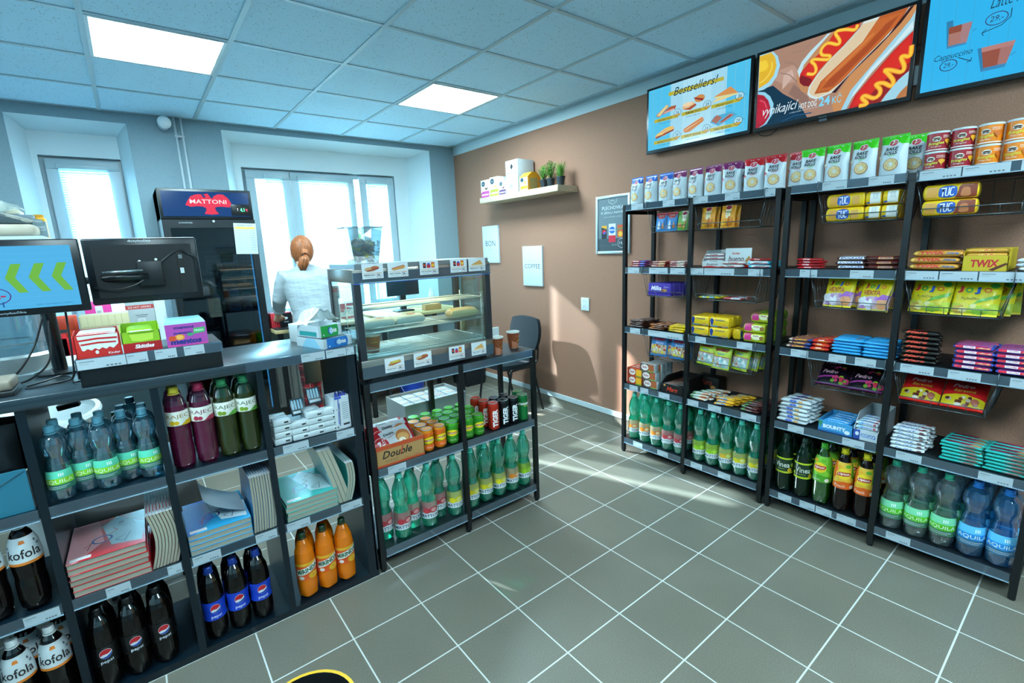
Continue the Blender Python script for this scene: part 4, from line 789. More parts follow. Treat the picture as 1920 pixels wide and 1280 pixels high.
P_buenow = bar(CH, .125, .045, .019, '3fb5d6', [('r', .12, 0, .9, 1, 'cfdfe4'), ('p', [(.12, 0), (.9, 0), (.9, .3), (.6, .18), (.3, .3)], 'c8221c'), T_('bueno', '3a2a3a', .5, .38, .5, s=.25, b=.01)], [('r', .12, 0, .9, 1, 'dbe4dc'), ('t', 'bueno', .5, .52, .42, .36, '3a2a3a', {'s': .3, 'b': .01}), ('e', .8, .4, .09, .25, 'd9c79a')])
P_snick = bar(CH, .125, .04, .02, '3c1a18', [('p', [(.08, .08), (.92, .08), (.88, .92), (.12, .92)], 'e6e6ea'), T_('SNICKERS', '17398c', .5, .72, .6, s=.15, b=.03)])
P_snick2 = bar(CH, .125, .04, .02, '4a2420', [('p', [(.35, .1), (.8, .1), (.78, .9), (.37, .9)], 'd99a5a'), T_('SNICKERS', '17398c', .58, .36, .5, s=.15, b=.03), ('r', 0, .8, 1, .92, 'b0202a')])
P_twixx = bar(CH, .165, .045, .028, 'c98f3a', [('r', .04, .1, .1, .9, 'e2b95e'), T_('TWIX', 'c81a28', .4, .5, .72, s=.1, b=.04), ('t', 'Xtra', .80, .42, .26, .4, '2458a8', {'s': .2, 'b': .03})], [('r', .06, .1, .94, .9, 'b5712e'), ('t', 'TWIX', .4, .5, .5, .6, 'd3202c', {'s': .1, 'b': .04}), ('t', 'Xtra', .80, .42, .26, .35, '2458a8', {'s': .2})])
P_twix = bar(CH, .12, .03, .017, 'cf9a3c', [('r', .3, .15, .7, .85, 'e2b95e'), T_('TWIX', 'c81a28', .5, .36, .6, b=.03)])
P_brown = bar(CH, .12, .034, .012, '3a1c12', [T_('Ledové kaštany', 'cfc3b8', .5, .7, .5, s=.2)], [T_('Ledové kaštany', 'd8d0c8', .5, .75, .4, s=.25, b=.01)])
P_orng = bar(CH, .12, .034, .012, '6a3412', [('r', .0, 0, .35, 1, 'a85c18'), T_('kaštany', 'e2d2bc', .55, .5, .5, s=.2)], [('r', .0, 0, .3, 1, 'b5651c'), T_('kaštany', 'e8dcc8', .58, .6, .45, s=.25, b=.01)])
P_ylw = bar(CH, .12, .034, .014, 'e6c312', [T_('Margot', 'b8552a', .5, .5, .5, s=.2, b=.02)], [('e', .5, .5, .3, .35, 'f0e6c0'), T_('Margot', 'b8552a', .5, .5, .4, s=.2, b=.02)])
P_milka = Proto('chocolate_tablet', boxM(.17, .012, .082, '4a35a5', [('p', [(0, .0), (1, 0), (1, .22), (.7, .3), (.35, .18), (0, .28)], '3a2a8e'), ('t', 'Milka', .36, .60, .46, .36, 'eceaf4', {'s': .25, 'b': .03}), ('e', .72, .42, .12, .14, 'c08a55'), ('e', .64, .34, .08, .1, '6a3a22'), ('t', 'Oreo', .8, .7, .2, .12, 'dcdcec', {'s': .2}), ('r', .02, .02, .98, .06, '6a58c4')], c=.004, rough=.3))
P_kids = bar(CH, .13, .05, .014, 'd9c420', [('r', .55, 0, .8, 1, '3a9ac8'), ('r', .2, 0, .4, 1, 'b5d8e6')], [('r', .05, .1, .5, .9, '7fc0dc'), ('t', 'TEDDY', .3, .5, .35, .4, '2a62a8', {'b': .02}), ('e', .75, .5, .15, .3, 'e6dcb0')])
P_kids2 = bar(CH, .11, .05, .014, 'c02a3a', [('r', .45, 0, 1, 1, 'd0d6e0'), T_('Lentilky', 'f0e4e4', .3, .4, .5)], [('r', .45, 0, 1, .8, 'd6dce6'), T_('Lentilky', 'f0e4e4', .28, .4, .35)])
P_mars = bar(CH, .13, .042, .021, '0d0c0c', [T_('Mars', 'd4402a', .42, .6, .72, s=.35, b=.03), ('l', [(.05, .15), (.3, .08)], .001, 'b08a4a')], [T_('Mars', 'c63c28', .42, .55, .55, s=.35, b=.02)])
P_lion = bar(CH, .115, .034, .017, '24407e', [('r', .0, .0, .2, 1, '9a5228'), ('e', .1, .5, .07, .4, 'd9c8b0'), ('p', [(.22, .2), (.78, .3), (.82, .85), (.25, .9)], 'a84c1c'), T_('LION', 'f0c02a', .5, .46, .62, s=.1, b=.04)], [('r', .0, .0, .9, .65, 'a4582a'), ('e', .1, .5, .07, .3, 'd9c8b0'), ('t', 'LION', .5, .45, .46, .45, 'f0c02a', {'s': .1, 'b': .04})])
P_lionr = bar(CH, .085, .034, .019, 'cf2414', [('r', .3, .55, .6, .9, 'e6e0da'), ('t', 'LION', .5, .3, .5, .3, 'e8b82a', {'b': .03})], [('t', 'LION', .5, .5, .5, .5, 'e8b82a', {'b': .03, 's': .2}), ('r', .1, .7, .4, .9, 'e6e0da')])
P_tatr = bar('wafer_bar', .125, .038, .015, '2f9ede', [('r', .1, .45, .9, .6, '55b6ea')], [('e', .3, .5, .2, .35, '55b4e6'), ('t', 'Tatranky', .4, .55, .5, .3, '1d4a86', {'s': .3, 'b': .02}), ('e', .78, .4, .1, .25, '9a6a45')])
P_hor = bar('wafer_bar', .125, .034, .021, '1f3f9c', [('r', .06, .12, .94, .88, 'cf1f34'), ('r', .26, .2, .56, .8, 'e6e2e6'), ('t', 'Horalky', .41, .5, .26, .42, 'a81c34', {'s': .25, 'b': .03}), ('p', [(.6, .3), (.7, .6), (.8, .4), (.9, .65), (.92, .3)], 'd9b98a')], [('r', .06, 0, .94, 1, '9cc3dc'), ('r', .06, 0, .94, .3, 'c8324a'), ('t', 'Horalky', .4, .6, .4, .4, 'a81c34', {'s': .25, 'b': .02})])
P_opav = bar('biscuit_pack', .15, .05, .021, 'c6cfd4', [('e', .42, .5, .12, .42, '1f4fae'), ('t', 'Opavia', .42, .5, .16, .2, '7fa0dc', {'s': .2}), ('e', .42, .92, .04, .1, 'c8303a'), ('e', .66, .45, .08, .34, 'b98a4e'), ('e', .66, .45, .05, .2, 'd0a868')], [('e', .42, .5, .15, .36, '1f3f8e'), ('e', .70, .45, .12, .34, '9c7248'), ('e', .42, .85, .05, .1, 'c8303a')])
P_flint = bar('wafer_bar', .125, .04, .016, 'cdd6dc', [T_('FLINT', '2a55a8', .42, .55, .55, s=.2, b=.03), ('e', .85, .4, .07, .3, '5a2a2a')], [T_('FLINT', '2a55a8', .45, .6, .5, s=.2, b=.04), ('e', .85, .4, .06, .25, '6a3030'), ('e', .78, .3, .05, .2, 'a83a4a')])
P_mila = bar('wafer_bar', .135, .036, .014, '1fa39c', [('p', [(.55, .2), (.9, .2), (.8, .8), (.6, .7)], '7d3a38'), ('t', 'Mila', .55, .5, .2, .5, 'b5364a', {'s': .3})], [('r', .1, .05, .8, .95, '4a2030'), ('t', 'mila', .45, .5, .6, .7, 'a52c50', {'s': .35, 'b': .04}), ('p', [(.7, 0), (.95, 0), (.95, .8), (.8, 1)], 'b98a62')])
P_cerw = bar('muesli_bar', .11, .034, .014, 'd4dcd6', [('r', .0, .1, .2, .9, '3f8f4a'), ('t', 'müsli', .35, .5, .25, .5, '2f7a3a'), ('p', [(.5, .1), (.95, .1), (.9, .8), (.6, .6)], 'c97a4a')], [('e', .15, .5, .1, .35, '3f8f4a'), ('t', 'müsli', .38, .55, .3, .35, '2f7a3a', {'b': .02}), ('p', [(.55, .1), (.95, .1), (.9, .8), (.6, .6)], 'c9825a')])
P_cery = bar('muesli_bar', .11, .034, .014, 'e2a41e', [('r', .1, .2, .6, .8, '3a86c4'), ('t', 'Fit', .3, .5, .2, .5, 'f0ead0')], [('r', .1, .25, .55, .8, '4a92cc'), ('t', 'Fit', .3, .52, .22, .35, 'f0ead0', {'b': .02}), ('e', .75, .45, .14, .3, 'e6cf6a')])
P_cerb = bar('muesli_bar', .11, .034, .014, '4a2024', [('r', .05, .2, .3, .8, '4f9a52'), ('t', 'müsli', .5, .5, .3, .5, 'd8d0c8')], [('e', .15, .5, .1, .35, '4f9a52'), ('t', 'müsli', .5, .5, .4, .4, 'd8ccc8', {'b': .02}), ('p', [(.7, .1), (.95, .1), (.9, .7), (.75, .7)], '8a4a3a')])
# ---- biscuit packs and cartons
P_pol = Proto('biscuit_pack', barM(.118, .05, .062, 'e8c022', [('r', 0, 0, 1, .28, '2a86c8'), ('p', [(.02, .55), (.12, .95), (.22, .55), (.12, .3)], '1f3f8e'), ('t', 'Polomáčené', .55, .62, .5, .16, '1f3a7c', {'s': .2, 'b': .02}), ('p', [(.42, .2), (.55, .3), (.66, .2), (.62, .02), (.46, .02)], '7a3a1e'), ('e', .78, .3, .12, .18, 'd9a04e')], [('r', .1, .1, .9, .9, 'd9b01c')], p=5))
P_bebe = Proto('biscuit_pack', barM(.12, .045, .052, 'b5c226', [('r', 0, 0, .38, 1, 'cf3a84'), ('e', .62, .5, .26, .36, 'e9e6c0'), ('t', 'BeBe', .60, .55, .26, .3, 'a82848', {'s': .2, 'b': .02}), ('e', .86, .35, .1, .2, '9c6a3a'), ('t', 'Opavia', .2, .6, .2, .12, 'f0c8dc', {'s': .2})], [('r', 0, 0, .4, 1, 'cf3a84'), ('e', .7, .5, .15, .3, '9c7a45')], p=3.5))
P_bebe2 = Proto('biscuit_pack', barM(.12, .045, .052, '6f9a22', [('r', 0, 0, .3, 1, 'a8b83a'), ('p', [(.5, 0), (.6, 1), (.7, 1), (.6, 0)], 'c8a82a')], p=3.5))
P_bbo = Proto('biscuit_carton', boxM(.125, .16, .058, 'c3461f', [('r', .0, 0, .2, 1, 'b03a1c'), ('r', .62, .1, 1, .9, 'e8a81a'), ('e', .36, .52, .22, .38, 'e6e2da'), ('t', 'BeBe', .36, .55, .3, .3, 'a8243a', {'s': .2, 'b': .02}), ('r', .6, 0, 1, .14, '6a9a3a')], [('e', .25 + .25 * i, .25 + .25 * j, .09, .1, 'd9b8b0') for i in range(3) for j in range(3)]))
P_bbb = Proto('biscuit_carton', boxM(.125, .04, .055, '9aa7ab', [('r', 0, 0, .92, 1, '5a4038'), ('r', .55, .12, .92, .95, 'a8552f'), ('e', .32, .52, .24, .4, 'e0ddd8'), ('t', 'BeBe', .32, .55, .32, .3, 'a8243a', {'s': .2, 'b': .02}), ('r', .5, 0, .92, .14, '7aa04a')], [('r', .1, .2, .9, .8, 'b5a8a2')]))
P_koko = Proto('chocolate_bar', barM(.09, .03, .02, 'cfdbe2', [('r', .1, .1, .35, .9, '7fb8dc'), ('t', 'KOKO', .5, .5, .5, .5, '2a55b0', {'b': .03}), ('e', .85, .5, .07, .35, 'a8304a')]))
P_bnty = Proto('chocolate_bar', barM(.115, .032, .018, '2f8fd0', [('t', 'BOUNTY', .5, .5, .6, .5, 'e8f0f4', {'b': .03})], [('t', 'BOUNTY', .45, .5, .6, .45, 'd8ecf6', {'b': .03}), ('e', .85, .5, .08, .3, 'e6ecec')]))
P_tuc = Proto('cracker_pack', barM(.155, .055, .062, 'ecc21c', [('e', .46, .5, .17, .36, '1d56b4'), ('t', 'TUC', .46, .5, .24, .34, 'f0f2f6', {'s': .2, 'b': .04, 'rot': 4}), ('p', [(.08, .2), (.28, .2), (.30, .75), (.1, .8)], 'd99a3a'), ('p', [(.70, .2), (.88, .25), (.86, .7), (.68, .65)], 'dba24a'), ('r', .42, .84, .58, .92, 'c8303a'), ('t', 'ORIGINAL', .74, .1, .2, .06, '7a5a12')], p=4.5))
P_tucb = Proto('cracker_pack', barM(.175, .055, .062, 'ecc21c', [('p', [(.58, 0), (.97, 0), (.97, 1), (.70, 1)], '8e3a22'), ('e', .46, .5, .17, .36, '1d56b4'), ('t', 'TUC', .46, .5, .24, .34, 'f0f2f6', {'s': .2, 'b': .04, 'rot': 4}), ('p', [(.06, .2), (.26, .2), (.28, .75), (.08, .8)], 'd99a3a'), ('t', 'BACON FLAVOUR', .78, .78, .26, .1, 'e8c8b0'), ('e', .78, .4, .09, .2, 'c97a4a')], p=4.5))
P_tucw = Proto('cracker_pack', barM(.06, .14, .062, 'ecc21c', [('r', .3, .1, .95, .95, 'e0e2dc'), ('r', .45, .5, .8, .85, 'c8ccc8'), ('r', .1, .15, .3, .35, '1d56b4')], p=4.5))
# ---- sweet bags
def sweets(base, ops, W_=.125, H_=.15, D=.03): return Proto('sweet_bag', bagM(W_, H_, D, base, ops, pillow=True))
rs = random.Random(21)
def bits(n, x0, x1, y0, y1, cols, s=.035): return [('e', rs.uniform(x0, x1), rs.uniform(y0, y1), s * rs.uniform(.7, 1.3), s * rs.uniform(.7, 1.2), rs.choice(cols)) for _ in range(n)]
P_harb = sweets('1d78bc', [('r', .05, .08, .95, .52, 'c9b59a')] + bits(26, .1, .9, .12, .48, ['e8c81e', 'e8e4dc', 'c8402a', 'f0dc3a', '8a4a22', 'e2a4b0', 'e8761e'], .05) + [('t', 'HARIBO', .5, .76, .7, .13, 'c8283c', {'s': .2, 'b': .05}), ('t', 'Starmix', .55, .60, .45, .1, 'dfe8ee', {'s': .2})])
P_harg = sweets('b9cf2a', [('r', .04, .08, .96, .50, 'b0b8b2')] + bits(20, .1, .9, .12, .46, ['b8d4dc', 'd9c0b0', '7ac4cc', 'e2e4de', 'c87a5a', '9ab0b8'], .07) + [('t', 'HARIBO', .5, .80, .72, .13, 'a01c2c', {'s': .2, 'b': .05}), ('t', 'Miami', .5, .64, .4, .09, '2a8ac0', {'s': .3}), ('r', 0, .5, 1, .525, 'c8283c')], .12, .15)
P_jojom = sweets('e8cf12', [('p', [(0, .05), (1, .05), (1, .5), (.7, .42), (.4, .46), (0, .34)], 'c9a8b8')] + bits(16, .05, .6, .1, .38, ['e6e4ea', 'f0eef2', 'c08ac8', 'e2dce8'], .08) + [('e', .8, .22, .17, .17, 'e29a6a'), ('p', [(.6, .34), (.95, .36), (1, .5), (.75, .52)], 'a45ac0')] + [('t', 'J', .2, .78, .11, .17, 'c0302a', {'b': .06}), ('t', 'O', .38, .77, .15, .13, '3a9a4a', {'b': .04}), ('t', 'J', .54, .76, .11, .17, '2a5ab8', {'b': .06}), ('t', 'O', .74, .77, .15, .13, 'd96a2a', {'b': .04}), ('t', 'VEXTA', .42, .56, .55, .15, 'c0442a', {'b': .02, 's': .1})], .13, .15)
P_jojog = sweets('e3cf0e', [('p', [(0, .08), (1, .05), (1, .35), (.5, .28), (0, .34)], 'b8c83a')] + bits(14, .1, .9, .1, .3, ['d9c84a', '8ab83a', 'e6dc9a', 'd0a84a'], .08) + [('p', [(.45, .3), (.95, .5), (1, .62), (.6, .45)], '6ab83a'), ('e', .85, .85, .1, .07, '3f9a3a'), ('t', 'J', .15, .72, .12, .2, 'c0302a', {'b': .06}), ('t', 'O', .34, .70, .17, .16, '3a9a4a', {'b': .04}), ('t', 'J', .52, .69, .12, .2, '2a5ab8', {'b': .06}), ('t', 'O', .73, .71, .17, .14, 'd96a2a', {'b': .04}), ('t', 'Rybičky', .4, .46, .4, .1, '7a7a1e')], .145, .15)
P_dark = sweets('140c1a', [('t', 'Pedro', .35, .55, .5, .16, 'd8a8b8', {'s': .3, 'b': .02}), ('p', [(0, .3), (.5, .4), (1, .3), (1, .24), (.5, .34), (0, .24)], 'a03a8c')] + bits(12, .5, .95, .1, .34, ['8ab82a', 'c8304a', 'c83a6a', '6a9a22'], .06) + [('r', 0, 0, 1, .07, '7a2a6c')], .14, .15)
P_cola = sweets('c4181c', [('p', [(0, .1), (1, .1), (1, .36), (.5, .48), (0, .4)], 'd8c01e')] + bits(14, .1, .8, .12, .36, ['5a2418', 'c8b0a0', '7a3a22', 'e6d8c8'], .06) + [('t', 'Pedro', .45, .76, .5, .14, 'efd0cc', {'s': .3, 'b': .02}), ('t', 'Barevné', .5, .58, .5, .1, 'e6c84a', {'s': .2}), ('e', .78, .25, .1, .1, 'b5604a'), ('r', 0, 0, 1, .08, 'e0281c')], .14, .15)
# ---- bottles
MAT_p = [(0.0289, 0), (0.0415, 0.011), (0.042, 0.046), (0.041, 0.092), (0.042, 0.12), (0.0386, 0.152), (0.0318, 0.18), (0.0347, 0.19), (0.041, 0.217), (0.041, 0.245), (0.0347, 0.277), (0.0212, 0.31), (0.0125, 0.322), (0.0125, 0.329)]
grn = clear('46ecc8', .26, .40, '08c8a0'); grn2 = clear('86f4e0', .30, .24, '2fdcba')
def mattoni(tint, fruit, word):
    ops = [('r', 0, 0, 1, .34, 'd9e4e6'), ('e', .32, .48, .17, .17, fruit), ('e', .66, .52, .2, .19, fruit), ('e', .66, .52, .13, .12, tint), ('t', 'MATTONI', .5, .17, .92, .19, '16385c', {'b': .01}), ('t', word, .22, .72, .26, .09, '9a4a3a' if word != 'citron' else '8a8a1a', {'s': .2})]
    return bottleP('water_bottle', MAT_p, grn, '58dcc4', (.055, .145, tint, ops), top=grn2, split=.182, labm=clear(tint, .05, .80, tint, .3))
P_mg = mattoni('e0a0a0', 'c43a44', 'malina'); P_my = mattoni('dfe08a', 'e8d21e', 'citron'); P_mo = mattoni('e8cda8', 'e8862a', 'pomeranč'); P_ml = mattoni('b8dc5a', '9acb1e', 'bílé hrozny'); P_mj = mattoni('c8e08a', 'e8b62a', 'multi')
AQ = [(.030, 0), (.044, .011), (.046, .046), (.046, .112), (.040, .172), (.032, .209), (.036, .222), (.0445, .25), (.045, .273), (.038, .301), (.022, .317), (.0135, .325), (.0135, .331)]
cwat = clear('f4fbfc', .20, .05, 'c8e4ec'); cblu = clear('b8e4fb', .22, .14, '3aa8f0')
def aquila(c1, c2, capc, body, sc=1, nm='water_bottle'):
    ops = [('r', 0, .30, 1, .62, c2), ('r', 0, .62, 1, 1, c1), ('t', 'AQUILA', .5, .45, .86, .22, 'e6f2e0'), ('t', '♥♥♥' if 0 else 'III', .62, .80, .14, .16, 'e9f4f2', {'b': .02}), ('r', .1, .18, .8, .21, 'b9c9cc'), ('r', .2, .10, .7, .13, 'b9c9cc')]
    return bottleP(nm, [(r * (1.0 if sc == 1 else .74), z * sc) for r, z in AQ], body, capc, (.06 * sc, .15 * sc, c1, ops), labm=clear(c1, .05, .45, c1, .3), capr=.0165 if sc == 1 else .0145, ribs=0)
P_aqg = aquila('7fd6a8', '58c41a', '2fae8c', cwat); P_aqb = aquila('5fc0ee', '1f8fe0', '1f7fd8', cblu); P_aqs = aquila('5fcfae', '8fd22a', '5a9ab0', clear('b8e6f6', .5, .10, '8acce6'), .72)
RJ = [(0.0256, 0), (0.0356, 0.014), (0.0361, 0.06), (0.035, 0.12), (0.0361, 0.165), (0.0361, 0.215), (0.0342, 0.245), (0.0256, 0.275), (0.0145, 0.288), (0.0145, 0.294)]
def rajec(body, top, capc, c, fruit):
    return bottleP('herbal_water_bottle', RJ, body, capc, (.172, .225, 'e6e6dc', [('t', 'RAJEC', .5, .62, .8, .34, '9a7a3a' if c == 'y' else ('7a2a4a' if c == 'm' else '3a5a2a'), {}), ('e', .3, .22, .09, .17, fruit), ('e', .44, .2, .08, .14, fruit), ('p', [(.55, 0), (1, 0), (1, .35), (.75, .3)], fruit if c != 'g' else '5aa03a')]), top=top, split=.235, capr=.0165, caph=.02)
mag = clear('a02a68', .12, .62, '8e1f56'); magt = clear('d89ac4', .2, .15, 'c87ab0'); rgr = clear('6a7a2a', .12, .55, '4f5e22'); rgt = clear('9ad8b8', .2, .15, '7ac0a0')
P_rjy = rajec(mag, magt, 'd9c83a', 'y', 'e0b41e'); P_rjm = rajec(mag, magt, 'a81f4a', 'm', 'a8304a'); P_rjg = rajec(rgr, rgt, '2f8a5a', 'g', '7a9a2a')
COLA = [(0.0274, 0), (0.0382, 0.012), (0.0402, 0.045), (0.0402, 0.09), (0.0377, 0.117), (0.0402, 0.153), (0.0402, 0.193), (0.0363, 0.234), (0.0245, 0.268), (0.0135, 0.285), (0.0135, 0.292)]
cola = M('0a0606', .07); colat = clear('2a1c1a', .3, .3, '1a1210')
def pepsi_ops(txtc='dfe6ee'):
    return [('e', .5, .60, .17, .26, 'e8ecf2'), ('p', [(.5 + .16 * cos(a), .60 + .245 * sin(a)) for a in [radians(x) for x in range(15, 196, 15)]] + [(.42, .60), (.55, .58)], 'd0202c'), ('p', [(.5 + .16 * cos(a), .60 + .245 * sin(a)) for a in [radians(x) for x in range(210, 361, 15)]] + [(.60, .53), (.5, .46), (.42, .45)], '1d4fae'), ('t', 'pepsi', .5, .18, .34, .18, txtc, {'b': .01})]
P_pepm = bottleP('cola_bottle', COLA, cola, '101216', (.10, .175, '0b0b0d', pepsi_ops() + [('t', 'MAX', .5, .95, .12, .07, '55585e')]), top=colat, split=.25)
P_pepb = bottleP('cola_bottle', COLA, cola, '1a3f9e', (.092, .172, '1640c0', pepsi_ops()), top=colat, split=.25)
P_kof = bottleP('cola_bottle', COLA, cola, 'dfe3e4', (.168, .258, 'd2dadd', [('r', 0, 0, 1, .1, 'e8822a'), ('t', 'kofola', .5, .42, .8, .34, '1e1a1c', {'b': .015}), ('p', [(.42, .78), (.58, .78), (.56, .9), (.44, .9)], 'e07a2a'), ('e', .1, .7, .04, .05, '7a7f88'), ('e', .88, .65, .05, .06, '8a8f96'), ('e', .82, .8, .03, .05, '5a5f66')]), top=colat, split=.26)
MIR = [(0.0291, 0), (0.0398, 0.012), (0.0417, 0.05), (0.0417, 0.185), (0.0388, 0.22), (0.0252, 0.26), (0.0135, 0.278), (0.0135, 0.286)]
P_mir = bottleP('orange_soda_bottle', MIR, M('e8780c', .12, 0, 0, .6), '143a24', (.095, .175, 'e8541c', [('r', 0, .84, 1, 1, 'e6b02a'), ('p', [(.04, .35), (.1, .25), (.9, .55), (.98, .85), (.9, .92), (.06, .62)], 'e8e8e0'), ('t', 'MIRINDA', .5, .6, .84, .26, '14563a', {'b': .04, 'rot': 12}), ('e', .70, .2, .2, .22, 'e89a1e'), ('e', .70, .2, .16, .17, 'f2c43a'), ('e', .25, .16, .1, .1, 'e6ddd0')] + [('l', [(.70, .2), (.70 + .15 * cos(a), .2 + .16 * sin(a))], .0012, 'e0781a') for a in (0, 1.05, 2.1, 3.14, 4.2, 5.2)]))
VIN = [(.028, 0), (.040, .012), (.042, .05), (.042, .20), (.038, .24), (.024, .29), (.0135, .312), (.0135, .32)]
P_vin = bottleP('grape_soda_bottle', VIN, M('0a1f12', .07), '1c3a34', (.115, .205, '16321e', [('r', 0, .9, 1, 1, 'b8cc2a'), ('r', 0, 0, 1, .12, 'b8cc2a'), ('t', 'Vinea', .48, .55, .66, .34, 'dfe8d8', {'b': .01}), ('e', .82, .2, .1, .16, 'e0b81e'), ('e', .93, .55, .08, .13, 'a8c43a'), ('e', .08, .3, .06, .1, 'a8c43a'), ('r', .3, .26, .6, .29, '9ab86a')]))
def lipton(body, base, capc, low, word):
    ops = [('p', [(0, .3), (.3, .55), (.1, 1), (0, 1)], low), ('p', [(1, .3), (.75, .5), (.9, 1), (1, 1)], '5fae2a'), ('p', [(0, 0), (1, 0), (1, .22), (.5, .3), (0, .2)], low), ('e', .48, .58, .30, .20, 'f2d02a'), ('p', [(.20, .54), (.28, .50), (.70, .52), (.78, .62), (.70, .66), (.26, .65)], 'b8202c'), ('t', 'Lipton', .48, .585, .42, .12, 'f4efe2', {'b': .02}), ('t', word, .35, .12, .4, .1, 'f4ecd8', {'s': .1}), ('e', .82, .1, .1, .07, 'e6ddc8'), ('e', .3, .85, .12, .06, 'e8a82a'), ('e', .65, .88, .12, .06, '6ab42a')]
    return bottleP('iced_tea_bottle', VIN, body, capc, (.13, .27, base, ops), capr=.0165, caph=.02)
P_lig = lipton(clear('4a9a1c', .2, .75, '2f7a12'), '7fc43a', '3fa82a', '4fa02a', 'Green'); P_lip = lipton(M('170b07', .07), 'e8b83a', 'd9c81e', 'e8641c', 'Peach')
# ---- cans
def can(H, r, base, ops, name='drink_can'):
    m = MB().lathe([(r * .78, 0), (r * .93, .004), (r, .012), (r, H - .016), (r * .86, H - .004), (r * .88, H - .001)], M(base, .22, .35), 28)
    m.art(cylS(r, .012, H - .016, span=2.8), r * 2.8, H - .028, ops, L=.011)
    l = MB().lathe([(r * .89, H - .003), (r * .89, H), (r * .82, H), (r * .80, H - .005), (.001, H - .0045)], M('b9c6ca', .25, .8), 28, cap=False)
    l.box(-.006, -.012, H - .004, .006, .006, H - .0025, M('d0dadd', .25, .8))
    return Proto(name, m, [('can_lid', l)])
def lipcan(base, low, word):
    return can(.115, .0325, base, [('p', [(0, .0), (1, .0), (1, .24), (.5, .30), (0, .26)], low), ('p', [(0, .4), (.3, .34), (.9, .45), (1, .7), (.7, .6)], '5f9e2a'), ('p', [(.0, .8), (.3, .72), (.6, .9), (1, .78), (1, 1), (0, 1)], low), ('e', .5, .56, .34, .19, 'f2d81e'), ('p', [(.18, .54), (.25, .50), (.75, .51), (.83, .57), (.75, .62), (.22, .61)], 'a81c28'), ('t', 'Lipton', .5, .56, .46, .1, 'f2ece0', {'b': .02}), ('t', word, .52, .14, .36, .07, 'f6e8d0')])
P_lco = lipcan('e88a18', 'e8641c', 'Peach'); P_lcg = lipcan('4fae2c', '2f8a22', 'Green Tea')
def tiger(base, tc): return can(.155, .0325, base, [('t', 'TIGER', .48, .45, 1.12, .25, tc, {'rot': 90, 'b': .05}), ('l', [(.78, .2), (.84, .5), (.8, .8)], .0012, tc)])
P_tr = tiger('c8301c', 'ece4e0'); P_tk = tiger('10151a', 'e2e8ea')
P_tg = can(.155, .0325, '157a3c', [('t', 'TIGER', .45, .72, .84, .11, 'e6ece4', {'b': .05}), ('t', 'energy', .6, .60, .3, .05, 'd8d84a'), ('l', [(.6, .5), (.66, .3), (.6, .2)], .0012, '0e5a2a')])
# ================================================================== stock on the racks
J = random.Random(4)
def jit(a): return J.uniform(-a, a)
def onrack(P, y, z, label, cat, group, dep=0.0, rz=0, **k): return P.put((XF + .012 + dep, y, z), label, cat, group, rz=RZ + rz, **k)
def full(w): return w
def pile(P, y, z, desc, group, cat, layers, rows, dx=.036, dz=.015, dep=.022, rzj=.05, skip=(), y2=0, step=0):
    """a heap of bars: rows go back from the front edge, layers go up"""
    for r in range(rows):
        for l in range(layers):
            if (r, l) in skip: continue
            lab = '%s, %s, %s' % (desc, {0: 'bottom'}.get(l, 'top' if l == layers - 1 else nth(l, 99, 'bottom')), row_(min(r, 3)))
            onrack(P, y + jit(.006) + y2 * r, z + .0015 + l * dz, lab, cat, group, dep=dep + r * dx + l * step + jit(.002), rz=jit(rzj * 1.7))
Z1, Z2, Z3, Z4, Z5 = ZS[4] + .001, ZS[3] + .001, ZS[2] + .001, ZS[1] + .001, ZS[0] + .001
CB = 'chocolate bar'; WB = 'wafer bar'; SB_ = 'sweet bag'
# ---- top boards: bread chip bags
g = 'bags of bread chips along the top shelves'
rows = [(.040, 'blue', 'leftmost'), (-.072, 'blue', 'second from left'), (-.183, 'blue', 'third from left'), (-.281, 'magenta', 'leftmost'), (-.389, 'magenta', 'second from left'), (-.498, 'magenta', 'third from left'), (-.610, 'magenta', 'rightmost'),
        (-.735, 'red', 'leftmost'), (-.845, 'red', 'middle'), (-.965, 'red', 'rightmost'), (-1.075, 'green', 'leftmost'), (-1.18, 'green', 'second from left'), (-1.288, 'green', 'third from left'), (-1.395, 'green', 'rightmost in front')]
ya = {-.965: -.955, -1.075: -1.022, -1.18: -1.131, -1.288: -1.240, -1.395: -1.352}
for y, c, w in rows:
    y = ya.get(y, y); d = .055 if c == 'red' and y < -.9 else .034
    onrack(P_bake[c], y, Z1, 'white bag of bread chips with a %s top, %s of the %s ones' % (c, w, c), 'snack bag', g, dep=d + .006, rz=jit(.2) - .08)
onrack(P_bake['magenta'], -.67, Z1, 'magenta-topped bread chip bag standing behind the others', 'snack bag', g, dep=.115, rz=.15)
onrack(P_bake['green'], -1.41, Z1, 'green-topped bread chip bag behind the rightmost one', 'snack bag', g, dep=.115)
g = 'short crisp tubs stacked two high'
for i, (y, P, c) in enumerate([(-1.497, P_tubr, 'red'), (-1.577, P_tubr, 'red'), (-1.657, P_tubo, 'orange'), (-1.737, P_tubo, 'orange'), (-1.817, P_tubo, 'orange')]):
    for l in (0, 1): onrack(P, y, Z1 + l * .0785, 'short %s crisp tub, %s column, %s' % (c, ['leftmost', 'second', 'third', 'fourth', 'fifth'][i], ['lower', 'upper'][l]), 'crisp tub', g, dep=.042, rz=jit(.25))
for l in (0, 1): onrack(P_tubr, -1.54, Z1 + l * .0785, 'red crisp tub in the row behind, %s' % ['lower', 'upper'][l], 'crisp tub', g, dep=.125)
